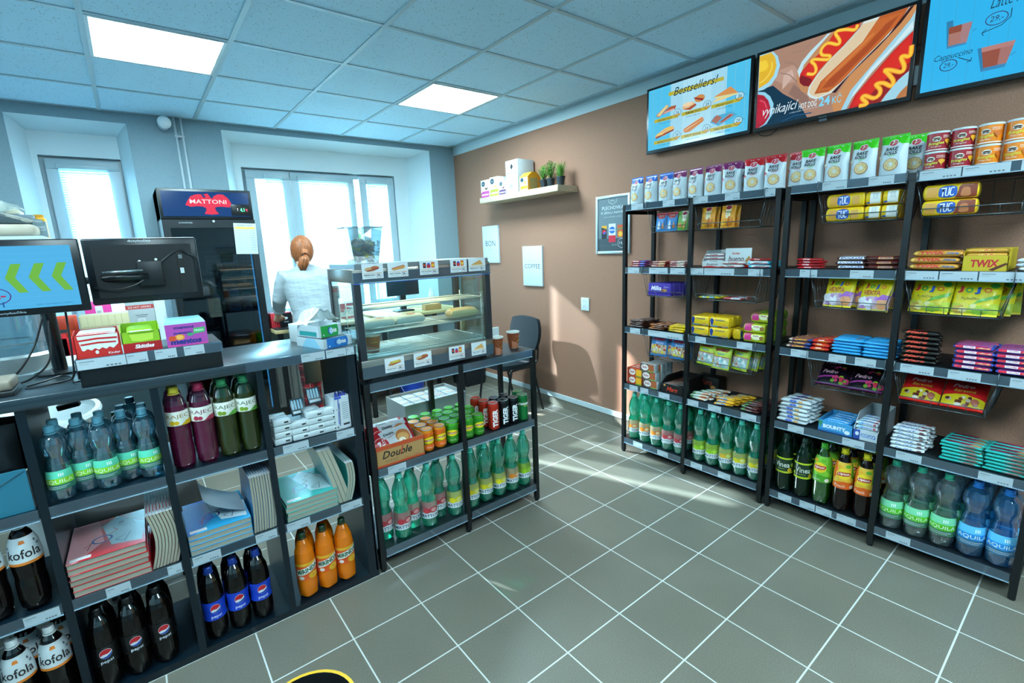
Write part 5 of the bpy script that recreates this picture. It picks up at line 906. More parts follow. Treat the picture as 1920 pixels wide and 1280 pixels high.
# ---- A baskets, top
bz = ZS[4] - .187; g = 'upright snack packs in the top baskets'
for i, (y, P, w) in enumerate([(-.153, P_blue, 'blue pretzel stick pack, left one'), (-.232, P_blue, 'blue pretzel stick pack, right one'), (-.312, P_green, 'green spread-and-stick snack pack'), (-.478, P_yel, 'yellow cheese stick pack, left one'), (-.600, P_yel, 'yellow cheese stick pack, right one')]):
    onrack(P, y, bz + .002, w + ' in the basket under the top shelf', 'snack pack', g, dep=.03, rot=(radians(-8), 0, RZ))
for y in (-.24, -.488, -.61): onrack(P_yel if y < -.4 else P_blue, y, bz + .002, '%s pack standing behind in the top basket' % {-.24: 'blue pretzel stick', -.488: 'left yellow cheese stick', -.61: 'right yellow cheese stick'}[y], 'snack pack', g, dep=.065, rot=(radians(-8), 0, RZ))
# ---- A second board
g = 'small bars on the second shelf, poster-side rack'
pile(P_kkblue, .000, Z2, 'red and blue wafer bar, leftmost heap', g, CB, 3, 2, dx=.04, dz=.0145)
pile(P_kkdark, -.155, Z2, 'red and tan wafer bar, second heap', g, CB, 3, 2, dx=.04, dz=.0135)
pile(P_kkwhite, -.295, Z2, 'red and white wafer bar, third heap', g, CB, 3, 2, dx=.04, dz=.0135)
tr = Proto('display_carton', trayM(.15, .20, .10, 'd2dbdd', [('p', [(0, 0), (1, 0), (1, .22), (.7, .1), (.4, .25), (0, .12)], 'c8221c'), ('t', 'bueno', .45, .55, .5, .4, '5a2a26', {'s': .3, 'b': .01})], lowfront=.35), [('printed_flap', MB().box(.077, .002, .0, .235, .0045, .112, M('d2dbdd', .5)).art(front(.077, .235, 0, .112, .002), .158, .112, [('p', [(0, 0), (1, 0), (1, .1), (.7, .2), (.4, .08), (0, .2)], 'c8221c'), ('t', 'kinder', .42, .74, .3, .13, 'c8221c', {'b': .02}), ('t', 'bueno', .42, .46, .6, .3, '5a2a26', {'s': .3, 'b': .01}), ('p', [(.74, .3), (.9, .6), (.96, .52), (.82, .22)], 'b5813e')]))])
onrack(tr, -.500, Z2, 'white carton of hazelnut bars with a big printed flap', 'display carton', None, dep=.075, rz=-.06)
for l in range(4): onrack(P_bueno, -.500, Z2 + .006 + l * .0195, 'white hazelnut bar inside the printed carton, %s' % (['bottom', 'second from bottom', 'third from bottom', 'top'][l]), CB, 'white hazelnut bars', dep=.104)
pile(P_bueno, -.655, Z2, 'white and red hazelnut bar beside the carton', 'white hazelnut bars', CB, 2, 1, dz=.0195, rzj=.15)
pile(P_buenow, -.81, Z2, 'pale blue-ended hazelnut bar', 'pale blue hazelnut bars', CB, 2, 3, dx=.05, dz=.0195, rzj=.08)
onrack(P_kkred, -.79, Z2 + .041, 'red and blue bar lying on the pale blue hazelnut bars', CB, None, dep=.05)
# ---- A basket row 2
bz2 = ZS[3] - .187
for k in range(12): P_milka.put((XF + .025 + k * .0145, -.165 - .005 * k, bz2 + .003), 'purple chocolate tablet in the wire basket, %s' % ('front one' if k == 0 else nth(k, 99, 'the front')), 'chocolate tablet', 'purple tablets filed in the basket', rz=RZ + jit(.02))
for k, (P, y, d) in enumerate([(P_kids, -.51, .04), (P_kids, -.52, .10), (P_kids2, -.655, .04), (P_kids2, -.665, .10)]): onrack(P, y, bz2 + .004, '%s flat bar in the shallow basket, %s' % (['yellow and blue', 'yellow and blue', 'red and white', 'red and white'][k], ['front', 'behind'][k % 2]), CB, 'flat bars in the shallow basket', dep=d)
# ---- A third board
g = 'bars piled on the third shelf, poster-side rack'
pile(P_brown, .018, Z3, 'dark brown bar, left heap', g, CB, 4, 4, dx=.04, dz=.0125, rzj=.12, step=.004, y2=-.012)
pile(P_orng, -.155, Z3, 'orange-brown bar, middle heap', g, CB, 3, 4, dx=.04, dz=.0125, rzj=.12, y2=-.012)
pile(P_ylw, -.305, Z3, 'yellow bar beside the post', g, CB, 3, 3, dx=.04, dz=.0145, rzj=.12)
g = 'yellow and blue biscuit packs stacked two high'
for i, y in enumerate((-.468, -.592)):
    for l in (0, 1):
        for r in range(3): onrack(P_pol, y, Z3 + l * .0635, 'yellow and blue chocolate biscuit pack, %s column, %s, %s' % (['left', 'right'][i], ['lower', 'upper'][l], row_(r)), 'biscuit pack', g, dep=.028 + r * .055, rz=jit(.05))
onrack(P_pol, -.695, Z3, 'yellow biscuit pack turned sideways on the third shelf', 'biscuit pack', g, dep=.09, rz=pi / 2 - .15)
g = 'pink and green biscuit packs'
for l in range(2): onrack(P_bebe, -.800, Z3 + l * .054, 'pink and green biscuit pack, front, %s' % ['lower', 'upper'][l], 'biscuit pack', g, dep=.028)
for r in range(5):
    for l in range(3): onrack(P_bebe2 if r or l < 2 else P_bebe, -.815 + .004 * r, Z3 + l * .054, 'green biscuit pack behind the pink ones, %s row back, %s' % (['first', 'second', 'third', 'fourth', 'fifth'][r], ['lower', 'middle', 'upper'][l]), 'biscuit pack', g, dep=.078 + r * .048, rz=jit(.04))
# ---- A basket row 3: gummy bags
bz3 = ZS[2] - .187
def lean(P, y, z, lab, group, dep, tilt=-22, rz=0, cat=SB_): return onrack(P, y, z, lab, cat, group, dep=dep, rot=(radians(tilt), 0, RZ + rz))
g = 'blue gummy sweet bags in the basket'
for k, (y, d, w) in enumerate([(-.155, .03, 'leftmost'), (-.305, .032, 'rightmost'), (-.215, .06, 'middle, set back'), (-.165, .10, 'behind on the left'), (-.30, .10, 'behind on the right')]): lean(P_harb, y, bz3 + .006, 'blue bag of gummy sweets, %s' % w, g, d, -14, .08 - .05 * k)
g = 'lime green gummy sweet bags in the basket'
for k, (y, d, w) in enumerate([(-.495, .028, 'leftmost'), (-.60, .018, 'second, drooping over the rim'), (-.705, .04, 'third from left'), (-.62, .09, 'behind the middle'), (-.74, .09, 'behind on the right'), (-.75, .15, 'furthest back')]): lean(P_harg, y, bz3 + (.004 if k != 1 else -.008), 'lime green bag of gummy sweets, %s' % w, g, d, -16, (-.15, -.1, -.3, .1, -.25, -.2)[k])
# ---- A fourth board
g = 'cake-bar cartons on the fourth shelf'
for l in range(2): onrack(P_bbo, .028, Z4 + l * .0595, 'orange and yellow biscuit carton, %s of two' % ['lower', 'upper'][l], 'biscuit carton', g, dep=.012)
for l in range(3):
    for r in range(4): onrack(P_bbb, -.108 + (.012 * l if r == 0 else 0), Z4 + l * .0565, 'brown and white biscuit carton, %s, %s' % (['bottom', 'middle', 'top'][l], row_(r)), 'biscuit carton', g, dep=.012 + r * .044)
mt = Proto('display_carton', trayM(.165, .24, .10, '100e0e', [('t', 'Mars', .5, .45, .5, .5, 'd4402a', {'s': .35, 'b': .02}), ('e', .16, .8, .05, .12, 'b5864a')], inner='15110f', lowfront=.62, side=[('t', 'Mars', .35, .4, .3, .4, 'b8402a', {'s': .3})]))
onrack(mt, -.285, Z4, 'open black carton of caramel bars beside the post', 'display carton', None, dep=.005)
P_marss = Proto('chocolate_bar', barM(.145, .026, .02, '0f0d0d', [('t', 'Mars', .42, .5, .5, .6, 'c63c28', {'s': .35})], [('t', 'Mars', .42, .5, .55, .6, 'c8442c', {'s': .35, 'b': .02}), ('l', [(.1, .2), (.9, .35)], .001, 'b08a4a')]))
for r in range(7):
    for l in range(3 if r == 0 else 1): onrack(P_marss, -.285, Z4 + .004 + (l if r == 0 else 2) * .0205, 'black caramel bar in the open carton, %s row, %s' % (['front', 'second', 'third', 'fourth', 'fifth', 'sixth', 'seventh'][r], ['bottom', 'middle', 'top'][l if r == 0 else 2]), CB, 'caramel bars in the open carton', dep=.024 + r * .029)
onrack(Proto('display_carton', boxM(.16, .09, .09, '14100f', [('t', 'Mars', .4, .6, .6, .4, 'a83a28', {'s': .3}), ('e', .75, .25, .12, .15, '9c6a3a')])), -.40, Z4 + .0, 'closed black carton of caramel bars behind the post', 'display carton', None, dep=.245)
g = 'muesli bars on the fourth shelf'
pile(P_cerw, -.475, Z4, 'white and green muesli bar', g, 'muesli bar', 3, 4, dx=.042, dz=.0145, rzj=.2, step=.012, y2=-.02)
pile(P_cery, -.64, Z4, 'yellow and blue muesli bar', g, 'muesli bar', 3, 4, dx=.042, dz=.0145, rzj=.2, step=.012, y2=-.02)
pile(P_cerb, -.80, Z4, 'brown and green muesli bar', g, 'muesli bar', 3, 4, dx=.042, dz=.0145, rzj=.2, step=.012, y2=-.012)
# ---- A bottom board: green water bottles
g = 'green water bottles on the bottom shelf by the poster'
ys = [.036, -.062, -.156, -.249, -.345, -.437, -.488 - .03, -.59, -.676, -.774, -.868]; ys = [.045, -.05, -.145, -.24, -.334, -.476, -.566, -.656, -.746, -.836]
ks = ['o', 'o', 'o', 'g', 'g', 'l', 'l', 'j', 'y', 'y']; PM = {'o': P_mo, 'g': P_mg, 'l': P_ml, 'j': P_mj, 'y': P_my}; WM = {'o': 'orange', 'g': 'raspberry red', 'l': 'lime green', 'j': 'yellow-green', 'y': 'lemon yellow'}
for r in range(3):
    for i, y in enumerate(ys):
        side = 'left bay' if i < 5 else 'right bay'; k = i % 5
        onrack(PM[ks[i]], y, Z5, 'green water bottle, %s label, %s in the %s, %s' % (WM[ks[i]], ['first', 'second', 'third', 'fourth', 'fifth'][k], side, row_(r)), 'water bottle', g, dep=.043 + r * .094, rz=jit(.25) + .3)
# ---- B baskets row 1: crackers
bzt = ZS[4] - .187; g = 'yellow cracker packs in the wire baskets'
for l in range(2):
    onrack(P_tuc, -1.190, bzt + .002 + l * .0635, 'yellow cracker pack with a blue oval, %s, left basket' % ['lower', 'upper'][l], 'cracker pack', g, dep=.03)
    for i, y in enumerate((-1.30, -1.365)): onrack(P_tucw, y, bzt + .002 + l * .0635, 'cracker pack seen from its silver end, %s, %s column' % (['lower', 'upper'][l], ['left', 'right'][i]), 'cracker pack', g, dep=.075)
    onrack(P_tucb, -1.565, bzt + .002 + l * .0635, 'yellow cracker pack with a brown end, %s' % ['lower', 'upper'][l], 'cracker pack', g, dep=.03)
# ---- B second board
g = 'bars on the second shelf, right-edge rack'
pile(P_kkred, -1.055, Z2, 'bright red wafer bar', g, CB, 4, 2, dx=.04, dz=.0135, rzj=.08, skip=[(1, 3)])
pile(P_snick, -1.235, Z2, 'dark brown peanut bar, left column', g, CB, 3, 2, dx=.045, dz=.0205, rzj=.06)
pile(P_snick2, -1.365, Z2, 'dark brown peanut bar, right column', g, CB, 3, 2, dx=.045, dz=.0205, rzj=.06)
pile(P_twixx, -1.545, Z2, 'long gold caramel twin bar', g, CB, 3, 2, dx=.05, dz=.028, rzj=.04, skip=[(1, 0)] if 0 else ())
tw = Proto('display_carton', trayM(.135, .22, .088, 'c8ae22', [('t', 'TWIX', .5, .5, .62, .5, 'c22430', {'b': .04, 's': .1}), ('p', [(.6, .1), (.95, .55), (1, .45), (.7, .02)], '5f2a1a')], inner='b8a02a', lowfront=.7, side=[('r', .7, .35, .9, .85, 'd8dcd0')]))
onrack(tw, -1.70, Z2, 'yellow open carton of caramel twin bars', 'display carton', None, dep=.005)
for r in range(4): onrack(P_twix, -1.70, Z2 + .055, 'gold twin bar in the yellow carton, %s' % row_(r), CB, 'twin bars in the yellow carton', dep=.03 + r * .036)
for r in range(4): onrack(P_twix, -1.70, Z2 + .073, 'gold twin bar in the yellow carton, upper layer, %s' % row_(r), CB, 'twin bars in the yellow carton', dep=.032 + r * .036) if r < 2 else None
pile(P_flint, -1.855, Z2, 'white wafer bar at the picture edge', g, WB, 3, 2, dx=.045, dz=.0165)
# ---- B baskets row 2
g = 'yellow bags of marshmallows'
for k, (y, d, r_, w) in enumerate([(-1.185, .03, -.15, 'left front'), (-1.335, .022, -.2, 'right front'), (-1.235, .075, -.25, 'left back'), (-1.35, .085, .1, 'right back')]): lean(P_jojom, y, bz2 + (.002 if k != 1 else -.006), 'yellow bag of pink and white marshmallows, %s' % w, g, d, -18, r_)
g = 'yellow bags of green jellies'
for k, (y, d, r_, w) in enumerate([(-1.535, .03, -.2, 'left front'), (-1.685, .022, -.05, 'right front'), (-1.58, .085, -.3, 'left back'), (-1.72, .085, -.2, 'right back'), (-1.74, .14, .2, 'furthest back')]): lean(P_jojog, y, bz2 + .002, 'yellow bag of green jelly fish, %s' % w, g, d, -18, r_)
# ---- B third board
g = 'bars on the third shelf, right-edge rack'
pile(P_lion, -1.035, Z3, 'blue and orange caramel bar', g, CB, 3, 4, dx=.04, dz=.0175, rzj=.12, y2=-.01, step=.006)
pile(P_lionr, -1.135, Z3, 'short bright red caramel bar', g, CB, 3, 4, dx=.04, dz=.0195, rzj=.15, y2=-.01, step=.006)
pile(P_tatr, -1.252, Z3, 'sky blue wafer bar, left column', g, WB, 5, 4, dx=.042, dz=.0155, rzj=.05)
pile(P_tatr, -1.380, Z3, 'sky blue wafer bar, right column', g, WB, 5, 4, dx=.042, dz=.0155, rzj=.05)
pile(P_mars, -1.530, Z3, 'black caramel bar', g, CB, 7, 2, dx=.048, dz=.0215, rzj=.08, skip=[(1, 6)])
pile(P_hor, -1.708, Z3, 'red and blue peanut wafer, left column', g, WB, 5, 4, dx=.038, dz=.0215, rzj=.03)
pile(P_hor, -1.838, Z3, 'red and blue peanut wafer, right column', g, WB, 5, 4, dx=.038, dz=.0215, rzj=.03)
# ---- B baskets row 3
g = 'black and purple sweet bags'
for k, (y, d, t_, z_, w) in enumerate([(-1.19, .045, -52, 0, 'front left'), (-1.335, .045, -52, 0, 'front right'), (-1.185, .10, -50, .035, 'back left, on top'), (-1.33, .10, -50, .035, 'back right, on top')]): lean(P_dark, y, bz3 + .01 + z_, 'black and purple sweet bag, %s' % w, g, d - .01, t_)
g = 'red and yellow sweet bags'
for k, (y, d, t_, z_, w) in enumerate([(-1.545, .04, -48, 0, 'front left'), (-1.69, .04, -48, 0, 'front right'), (-1.54, .10, -48, .035, 'back left, on top'), (-1.69, .10, -48, .035, 'back right, on top')]): lean(P_cola, y, bz3 + .008 + z_, 'red and yellow sweet bag, %s' % w, g, d - .01, t_)
# ---- B fourth board
g = 'packs on the fourth shelf, right-edge rack'
pile(P_opav, -1.035, Z4, 'white biscuit pack with a blue oval', g, 'biscuit pack', 6, 3, dx=.055, dz=.0215, rzj=.06, y2=-.008, step=.003)
bn = Proto('display_carton', trayM(.155, .20, .062, '3f9ad0', [('r', 0, .0, 1, .16, '2a6ab0'), ('t', 'BOUNTY', .48, .5, .66, .34, 'e8f0f4', {'b': .05}), ('e', .85, .3, .08, .18, 'e6ecec'), ('p', [(0, .9), (.08, .3), (.14, .9)], '3a8a5a')], inner='cfdce2', lowfront=.95))
onrack(bn, -1.238, Z4, 'blue open carton of coconut bars', 'display carton', None, dep=.005)
for r in range(5): onrack(P_bnty, -1.238, Z4 + .044, 'blue coconut bar in the open carton, %s row' % ['front', 'second', 'third', 'fourth', 'fifth'][r], CB, 'coconut bars in the blue carton', dep=.026 + r * .036)
ko = Proto('display_carton', trayM(.102, .26, .125, 'c6d0d6', [('r', 0, 0, .28, 1, '2a4a9c'), ('e', .16, .6, .08, .2, 'dfe6ea'), ('t', 'KOKO', .62, .5, .6, .42, '2a55b0', {'b': .05}), ('t', 'KOKO', .63, .47, .6, .38, 'a8c8e8', {'b': .0})][:4], inner='c6d0d6', lowfront=.40, side=[('r', .1, .1, .9, .5, 'b5c0c8')]))
onrack(ko, -1.369, Z4, 'tall white open carton of coconut rolls', 'display carton', None, dep=.005)
for l in range(3):
    for r in range(4 if l == 2 else 1): onrack(P_koko, -1.369, Z4 + .052 + l * .0205 - .02, 'small blue and white coconut roll in the tall carton, %s, %s' % (['bottom', 'middle', 'top'][l], row_(r)), CB, 'coconut rolls in the tall carton', dep=.026 + r * .04)
pile(P_flint, -1.530, Z4, 'white and blue wafer bar', g, WB, 6, 3, dx=.046, dz=.0165, rzj=.10, y2=-.006, step=.004)
pile(P_mila, -1.715, Z4, 'teal wafer bar, left column', g, WB, 6, 4, dx=.04, dz=.0145, rzj=.03, step=.002)
pile(P_mila, -1.856, Z4, 'teal wafer bar, right column', g, WB, 6, 4, dx=.04, dz=.0145, rzj=.03, step=.002)
# ---- B bottom board
g = 'bottles on the bottom shelf, right-edge rack'
low = [(-1.000, P_vin, 'dark green grape soda bottle', 'first'), (-1.095, P_vin, 'dark green grape soda bottle', 'second'), (-1.190, P_lig, 'bright green iced tea bottle', 'only'), (-1.285, P_lip, 'dark iced tea bottle with an orange label', 'left'), (-1.380, P_lip, 'dark iced tea bottle with an orange label', 'right'),
       (-1.497, P_aqg, 'clear water bottle with a green label', 'first'), (-1.5925, P_aqg, 'clear water bottle with a green label', 'second'), (-1.688, P_aqg, 'clear water bottle with a green label', 'third'), (-1.7835, P_aqb, 'clear water bottle with a blue label', 'left'), (-1.879, P_aqb, 'clear water bottle with a blue label', 'right')]
for r in range(3):
    for y, P, d, w in low: onrack(P, y, Z5, '%s, %s column, %s' % (d, w, row_(r)), 'bottle', g, dep=.044 + r * .1, rz=jit(.3) + .15)
# ================================================================== middle rack
ZM, ZL = ZC[1] + .001, ZC[0] + .001
g = 'green water bottles under the food warmer'
xs_ = [-.897, -.820, -.743, -.666, -.588, -.511, -.395, -.300, -.205, -.110, -.015]
km = ['g', 'g', 'g', 'g', 'g', 'y', 'y', 'y', 'y', 'o', 'l']
for i, x in enumerate(xs_):
    PM[km[i]].put((x, (.052 if i % 2 else .096) if i < 6 else .058, ZL), 'green water bottle, %s label, %s on the low middle rack' % (WM[km[i]], nth(i, 11)), 'water bottle', g, rz=jit(.25) - .3)
for i, x in enumerate((-.345, -.245, -.15)): P_my.put((x, .158, ZL), 'green water bottle, lemon yellow label, second row of the middle rack, %s' % nth(i, 3), 'water bottle', g)
g = 'orange iced tea cans'
k = 0
for r, xs2 in enumerate([(-.650, -.578), (-.648, -.576), (-.652, -.580), (-.690,)]):
    for i, x in enumerate(xs2): P_lco.put((x, .045 + r * .070, ZM), 'orange iced tea can, %s, %s' % (nth(i, 9), row_(r)), 'drink can', g, rz=jit(.35) - .25)
g = 'green iced tea cans'
for r, xs2 in enumerate([(-.502, -.405, -.335), (-.507, -.437, -.367), (-.511, -.441, -.371, -.301), (-.618, -.545, -.470, -.395, -.320)]):
    for i, x in enumerate(xs2): P_lcg.put((x, .045 + r * .070, ZM), 'green iced tea can, %s, %s' % (nth(i, 9), row_(r)), 'drink can', g, rz=jit(.35) - .25)
g = 'tall energy drink cans'
for (x, r, P, c, w) in [(-.230, 0, P_tr, 'red', 'front'), (-.242, 1, P_tr, 'red', 'second'), (-.250, 2, P_tr, 'red', 'third'), (-.158, 0, P_tk, 'black', 'front left'), (-.088, 0, P_tk, 'black', 'front right'), (-.172, 1, P_tk, 'black', 'rear left'), (-.102, 1, P_tk, 'black', 'rear right'), (-.018, 0, P_tg, 'green', 'left'), (.004, 1, P_tg, 'green', 'right')]:
    P.put((x, .045 + r * .072, ZM), 'tall %s energy drink can, %s' % (c, w), 'drink can', g, rz=-.2 + jit(.15))
# croissant carton
kc = 'b58a55'; t = trayM(.25, .20, .105, kc, [('r', 0, .80, 1, 1, 'c8502a'), ('r', 0, 0, 1, .10, 'c8502a'), ('t', 'Double', .42, .55, .62, .36, '2a2420', {'s': .3, 'b': .02}), ('l', [(.50, .44), (.54, .78)], .005, 'c8402a'), ('t', 'cacao & vanilla', .3, .27, .28, .06, '5a4a3a'), ('t', 'flavour filling', .3, .19, .24, .05, '5a4a3a'), ('t', '20pcs X 80g', .72, .16, .34, .07, 'c8502a', {'s': .2})], inner='a87f4e', lowfront=1.0)
tag(t.build('display_carton', loc=(-.812, .008, ZM), rot=(0, 0, .0)), 'brown cardboard carton of filled croissants on the middle rack', 'display carton')
crois = [('r', 0, 0, .28, 1, 'b01e28'), ('e', .22, .42, .17, .36, 'b8202a'), ('o', .22, .42, .17, .36, .002, 'e6dcd8'), ('t', '7', .18, .42, .1, .4, 'efe8e6', {'s': .3, 'b': .04}), ('t', 'DAYS', .27, .45, .26, .13, 'efe8e6', {'rot': 75, 'b': .02}), ('r', .93, 0, 1, 1, 'a01a22'), ('e', .74, .5, .17, .3, 'b8703a'), ('e', .72, .44, .13, .22, 'd09858'), ('e', .68, .32, .08, .14, 'e8d8c0'), ('e', .70, .26, .04, .06, '5a2a1a'), ('t', 'Double', .46, .8, .24, .12, '2a2a2c', {'s': .3, 'b': .02}), ('l', [(.40, .62), (.5, .66), (.6, .72)], .002, '8a2a2a')]
P_cr = Proto('croissant_pack', bagM(.225, .12, .040, 'c3cacf', crois, pillow=True, L=.016))
for k, (y, z, tl, w) in enumerate([(.03, .075, -42, 'front'), (.075, .092, -42, 'second'), (.12, .105, -55, 'third'), (.155, .10, -75, 'rearmost')]):
    P_cr.put((-.820 + .01 * (k % 2), y, ZM + z - .028), 'white and red wrapped croissant in the brown carton, %s' % w, 'croissant pack', 'croissants in the brown carton', rot=(radians(tl), radians(-6 + 3 * k), .05))
# white carton of soft cheeses behind the cans
cb = MB(); cl = M('a9b5b6', .6); cb.box(-.19, 0, 0, .19, .003, .085, cl).box(-.19, .25, 0, .19, .253, .085, cl).box(-.19, .003, 0, -.187, .25, .085, cl).box(.187, .003, 0, .19, .25, .085, cl).box(-.187, .003, 0, .187, .25, .004, cl)
# sits behind the metal rack on its rear edge
# ================================================================== counter compartments
R0, R1, R2 = ROWS[0] + .001, ROWS[1] + .001, ROWS[2] + .001
g = 'small clear water bottles in the counter'
for r in range(2):
    for i, x in enumerate((-1.996, -1.936, -1.876, -1.816, -1.756)):
        P_aqs.put((x, .046 + .03 * (i % 2) + r * .078, R2), 'small clear water bottle with a green label, %s, %s' % (nth(i, 5), row_(r)), 'water bottle', g, rz=jit(.25) + .05)
P_aqs.put((-1.79, .26, R2), 'small teal-capped water bottle standing further back in the counter', 'water bottle', g)
g = 'herbal water bottles in the counter'
for i, (x, P, c) in enumerate([(-1.656, P_rjy, 'magenta herbal water bottle with a yellow cap'), (-1.580, P_rjm, 'magenta herbal water bottle with a pink cap'), (-1.503, P_rjg, 'green-gold herbal water bottle, left'), (-1.4285, P_rjg, 'green-gold herbal water bottle, right')]):
    P.put((x, .052, R2), c + ', front row', 'herbal water bottle', g, rz=jit(.12)); P.put((x, .148, R2), c + ', second row', 'herbal water bottle', g, rz=jit(.3))
# tissue packs and the pen carton
ts = MB(); ts.box(-.034, 0, 0, .034, .05, .026, M('c3ced2', .35), c=.004); ts.art(front(-.034, .034, 0, .026, 0), .072, .026, [('r', .62, .35, .86, .6, '1c2226'), ('r', .08, .42, .5, .46, 'b9c6cc')]); ts.art(plane((-.036, 0, .026), (1, 0, 0), (0, 1, 0), (0, 0, 1), .072, .05), .072, .05, [('p', [(.1, .2), (.5, .1), (.8, .4), (.4, .6)], 'eef4f6'), ('p', [(.2, .7), (.7, .6), (.9, .85), (.4, .9)], '9fc0cc')])
P_ts = Proto('tissue_pack', ts)
for i, (x, n) in enumerate([(-1.318, 4), (-1.248, 3), (-1.183, 4), (-1.118, 4)]):
    for r in range(2):
        for l in range(n - (1 if r and i % 2 else 0)): P_ts.put((x + jit(.002), .012 + r * .058, R2 + l * .0268), 'white pocket tissue pack, %s column, %s, %s' % (['first', 'second', 'third', 'fourth'][i], {0: 'bottom'}.get(l, 'layer ' + ['', 'two', 'three', 'four'][l]), row_(r)), 'tissue pack', 'pocket tissue packs', rz=jit(.05))
pc = Proto('battery_card', MB().box(-.03, 0, 0, .03, .012, .075, M('27414c', .3), c=.002).art(front(-.03, .03, 0, .075, 0), .06, .075, [('r', .1 + .2 * i, .35, .22 + .2 * i, .9, '8fc4dc') for i in range(4)] + [('r', .1, .1, .9, .25, 'cfe0e6')]))
pc.put((-1.225, .10, R2 + .082), 'dark blister card leaning on the tissue packs, left', 'blister card', None, rot=(radians(-25), 0, 0)); pc.put((-1.145, .13, R2 + .108), 'dark blister card leaning on the tissue packs, right', 'blister card', None, rot=(radians(-25), 0, 0))
pn = trayM(.072, .085, .15, 'd2dbe0', [('r', .5, .1, .9, .16, '2a3238'), ('l', [(.22, .05), (.3, .95)], .004, '2a5ab8'), ('l', [(.3, .1), (.36, .8)], .003, '1a2a6a')] + [('r', .5, .3 + .06 * k, .86, .315 + .06 * k, '6d8296') for k in range(9)] + [('r', .08, .93, .5, 1, '2a55b8')], inner='b0894f', lowfront=1.0)
tag(pn.build('pen_carton', loc=(-1.068, .015, R2), rot=(0, 0, .12)), 'white and blue carton of ballpoint pens by the tissue packs', 'carton')
P_pen = Proto('pen', MB().tube([(0, 0, 0), (0, 0, .14)], .0042, M('1a3aa8', .3), 8).tube([(0, 0, .14), (0, 0, .148)], .003, M('12286a', .3), 8))
for k in range(8): P_pen.put((-1.078 + .011 * (k % 4) + .0, .045 + .02 * (k // 4), R2 + .012), 'blue ballpoint pen standing in the carton', 'pen', 'ballpoint pens in the carton', rot=(jit(.05), jit(.05), 0))
# books
def cover(c1, c2, c3, rnd):
    o = [('r', 0, 0, 1, 1, c1), ('p', [(.12, .0), (.45, .35), (.35, 1), (0, 1), (0, 0)], c2), ('p', [(.55, .2), (.95, .1), (1, .6), (.6, 1), (.4, .8)], c3)]
    o += [('o', .42, .42, .14, .1, .006, '3a4a8a'), ('l', [(.6, .3), (.8, .42), (.72, .2), (.6, .3)], .003, '2a3a5a'), ('l', [(.62, .7), (.78, .86), (.86, .62), (.66, .66)], .003, 'a08a4a'), ('l', [(.2, .3), (.28, .4), (.24, .22)], .003, '8a2a3a'), ('r', .04, .04, .3, .11, 'e6e2e2'), ('l', [(.5, .5), (.62, .58), (.56, .66)], .003, 'b03a3a'), ('t', 'ČJ', .66, .78, .06, .04, '2a2a3a')]
    return o
def book(Wb, Db, Tb, c1, c2, c3):
    m = MB(); pg = M('a8a494', .7); m.box(-Wb / 2 + .002, .002, .001, Wb / 2 - .002, Db - .001, Tb - .001, pg); m.box(-Wb / 2, 0, Tb - .001, Wb / 2, Db, Tb, M(c1, .25)); m.box(-Wb / 2, 0, 0, Wb / 2, Db, .001, M(c1, .3)); m.box(Wb / 2 - .001, 0, .001, Wb / 2, Db, Tb - .001, M(c1, .3))
    for k in range(3): m.box(-Wb / 2 + .0015, .0018, Tb * (k + 1) / 4, Wb / 2, .002, Tb * (k + 1) / 4 + .0006, M('86826f', .8))
    m.art(plane((-Wb / 2, 0, Tb), (1, 0, 0), (0, 1, 0), (0, 0, 1), Wb, Db), Wb, Db, cover(c1, c2, c3, None), mk=lambda c: M(c, .2)); return Proto('workbook', m)
B_red = book(.215, .29, .020, 'c0242c', 'd88a8e', '9fb8c2'); B_blu = book(.215, .29, .020, '2f9ac8', '1f5fb4', 'cfe0e6'); B_tea = book(.215, .29, .020, '3fb0aa', '1f8a78', 'cfe6e8')
def stack(P, x, z, n, col, where):
    for k in range(n): P.put((x + jit(.003), .006 + jit(.003), z + k * .0205), '%s workbook lying flat, %s of its stack' % (col, {0: 'bottom'}.get(k, 'top' if k == n - 1 else nth(k, 99, 'bottom'))), 'workbook', 'workbooks stacked flat in the counter', rz=jit(.012))
stack(B_red, -1.921, R1, 6, 'red and grey', ''); stack(B_blu, -1.588, R1, 4, 'blue and white', ''); stack(B_tea, -1.24, R1, 4, 'teal and white', '')
def upright(x, z, n, col, cc, grp, th=.009, lean=0, curl=.0, h=.21, d=.29):
    """books filed on edge, pages toward the front, a little bent"""
    for k in range(n):
        m = MB(); t_ = th
        def S(u, v, off=0): b = curl * sin(pi * v) * (1 + .3 * u); return (off + b + lean * v * h, u * d, v * h)
        m.grid(lambda u, v, off=0: S(u, v, 0), 3, 8, M(cc, .25)); m.grid(lambda u, v, off=0: S(u, v, t_), 3, 8, M(cc, .25))
        V = []
        for j in range(9):
            for o_ in (.0006, t_ - .0006): x_, y_, z_ = S(0, j / 8, o_); V.append((x_, .0015, z_))
        m.add(V, [(2 * j, 2 * j + 1, 2 * j + 3, 2 * j + 2) for j in range(8)], M('aaa795', .7))
        m.add([S(u, 1, o_) for u, o_ in ((0, 0), (0, t_), (1, t_), (1, 0))], [(0, 1, 2, 3)], M('dfe6ea', .5)); m.add([S(u, 1, o_)[:2] + (h + .0004,) for u, o_ in ((.1, t_ * .3), (.1, t_ * .7), (.5, t_ * .7), (.5, t_ * .3))], [(0, 1, 2, 3)], M(cc, .4))
        m.add([S(1, j / 8, o_) for j in range(9) for o_ in (0, t_)], [(2 * j, 2 * j + 2, 2 * j + 3, 2 * j + 1) for j in range(8)], M(cc, .3))
        tag(m.build('workbook', loc=(x + k * (th + .0006), .012 + jit(.002), z)), '%s workbook filed on edge, %s' % (col, nth(k, n)), 'workbook', grp)
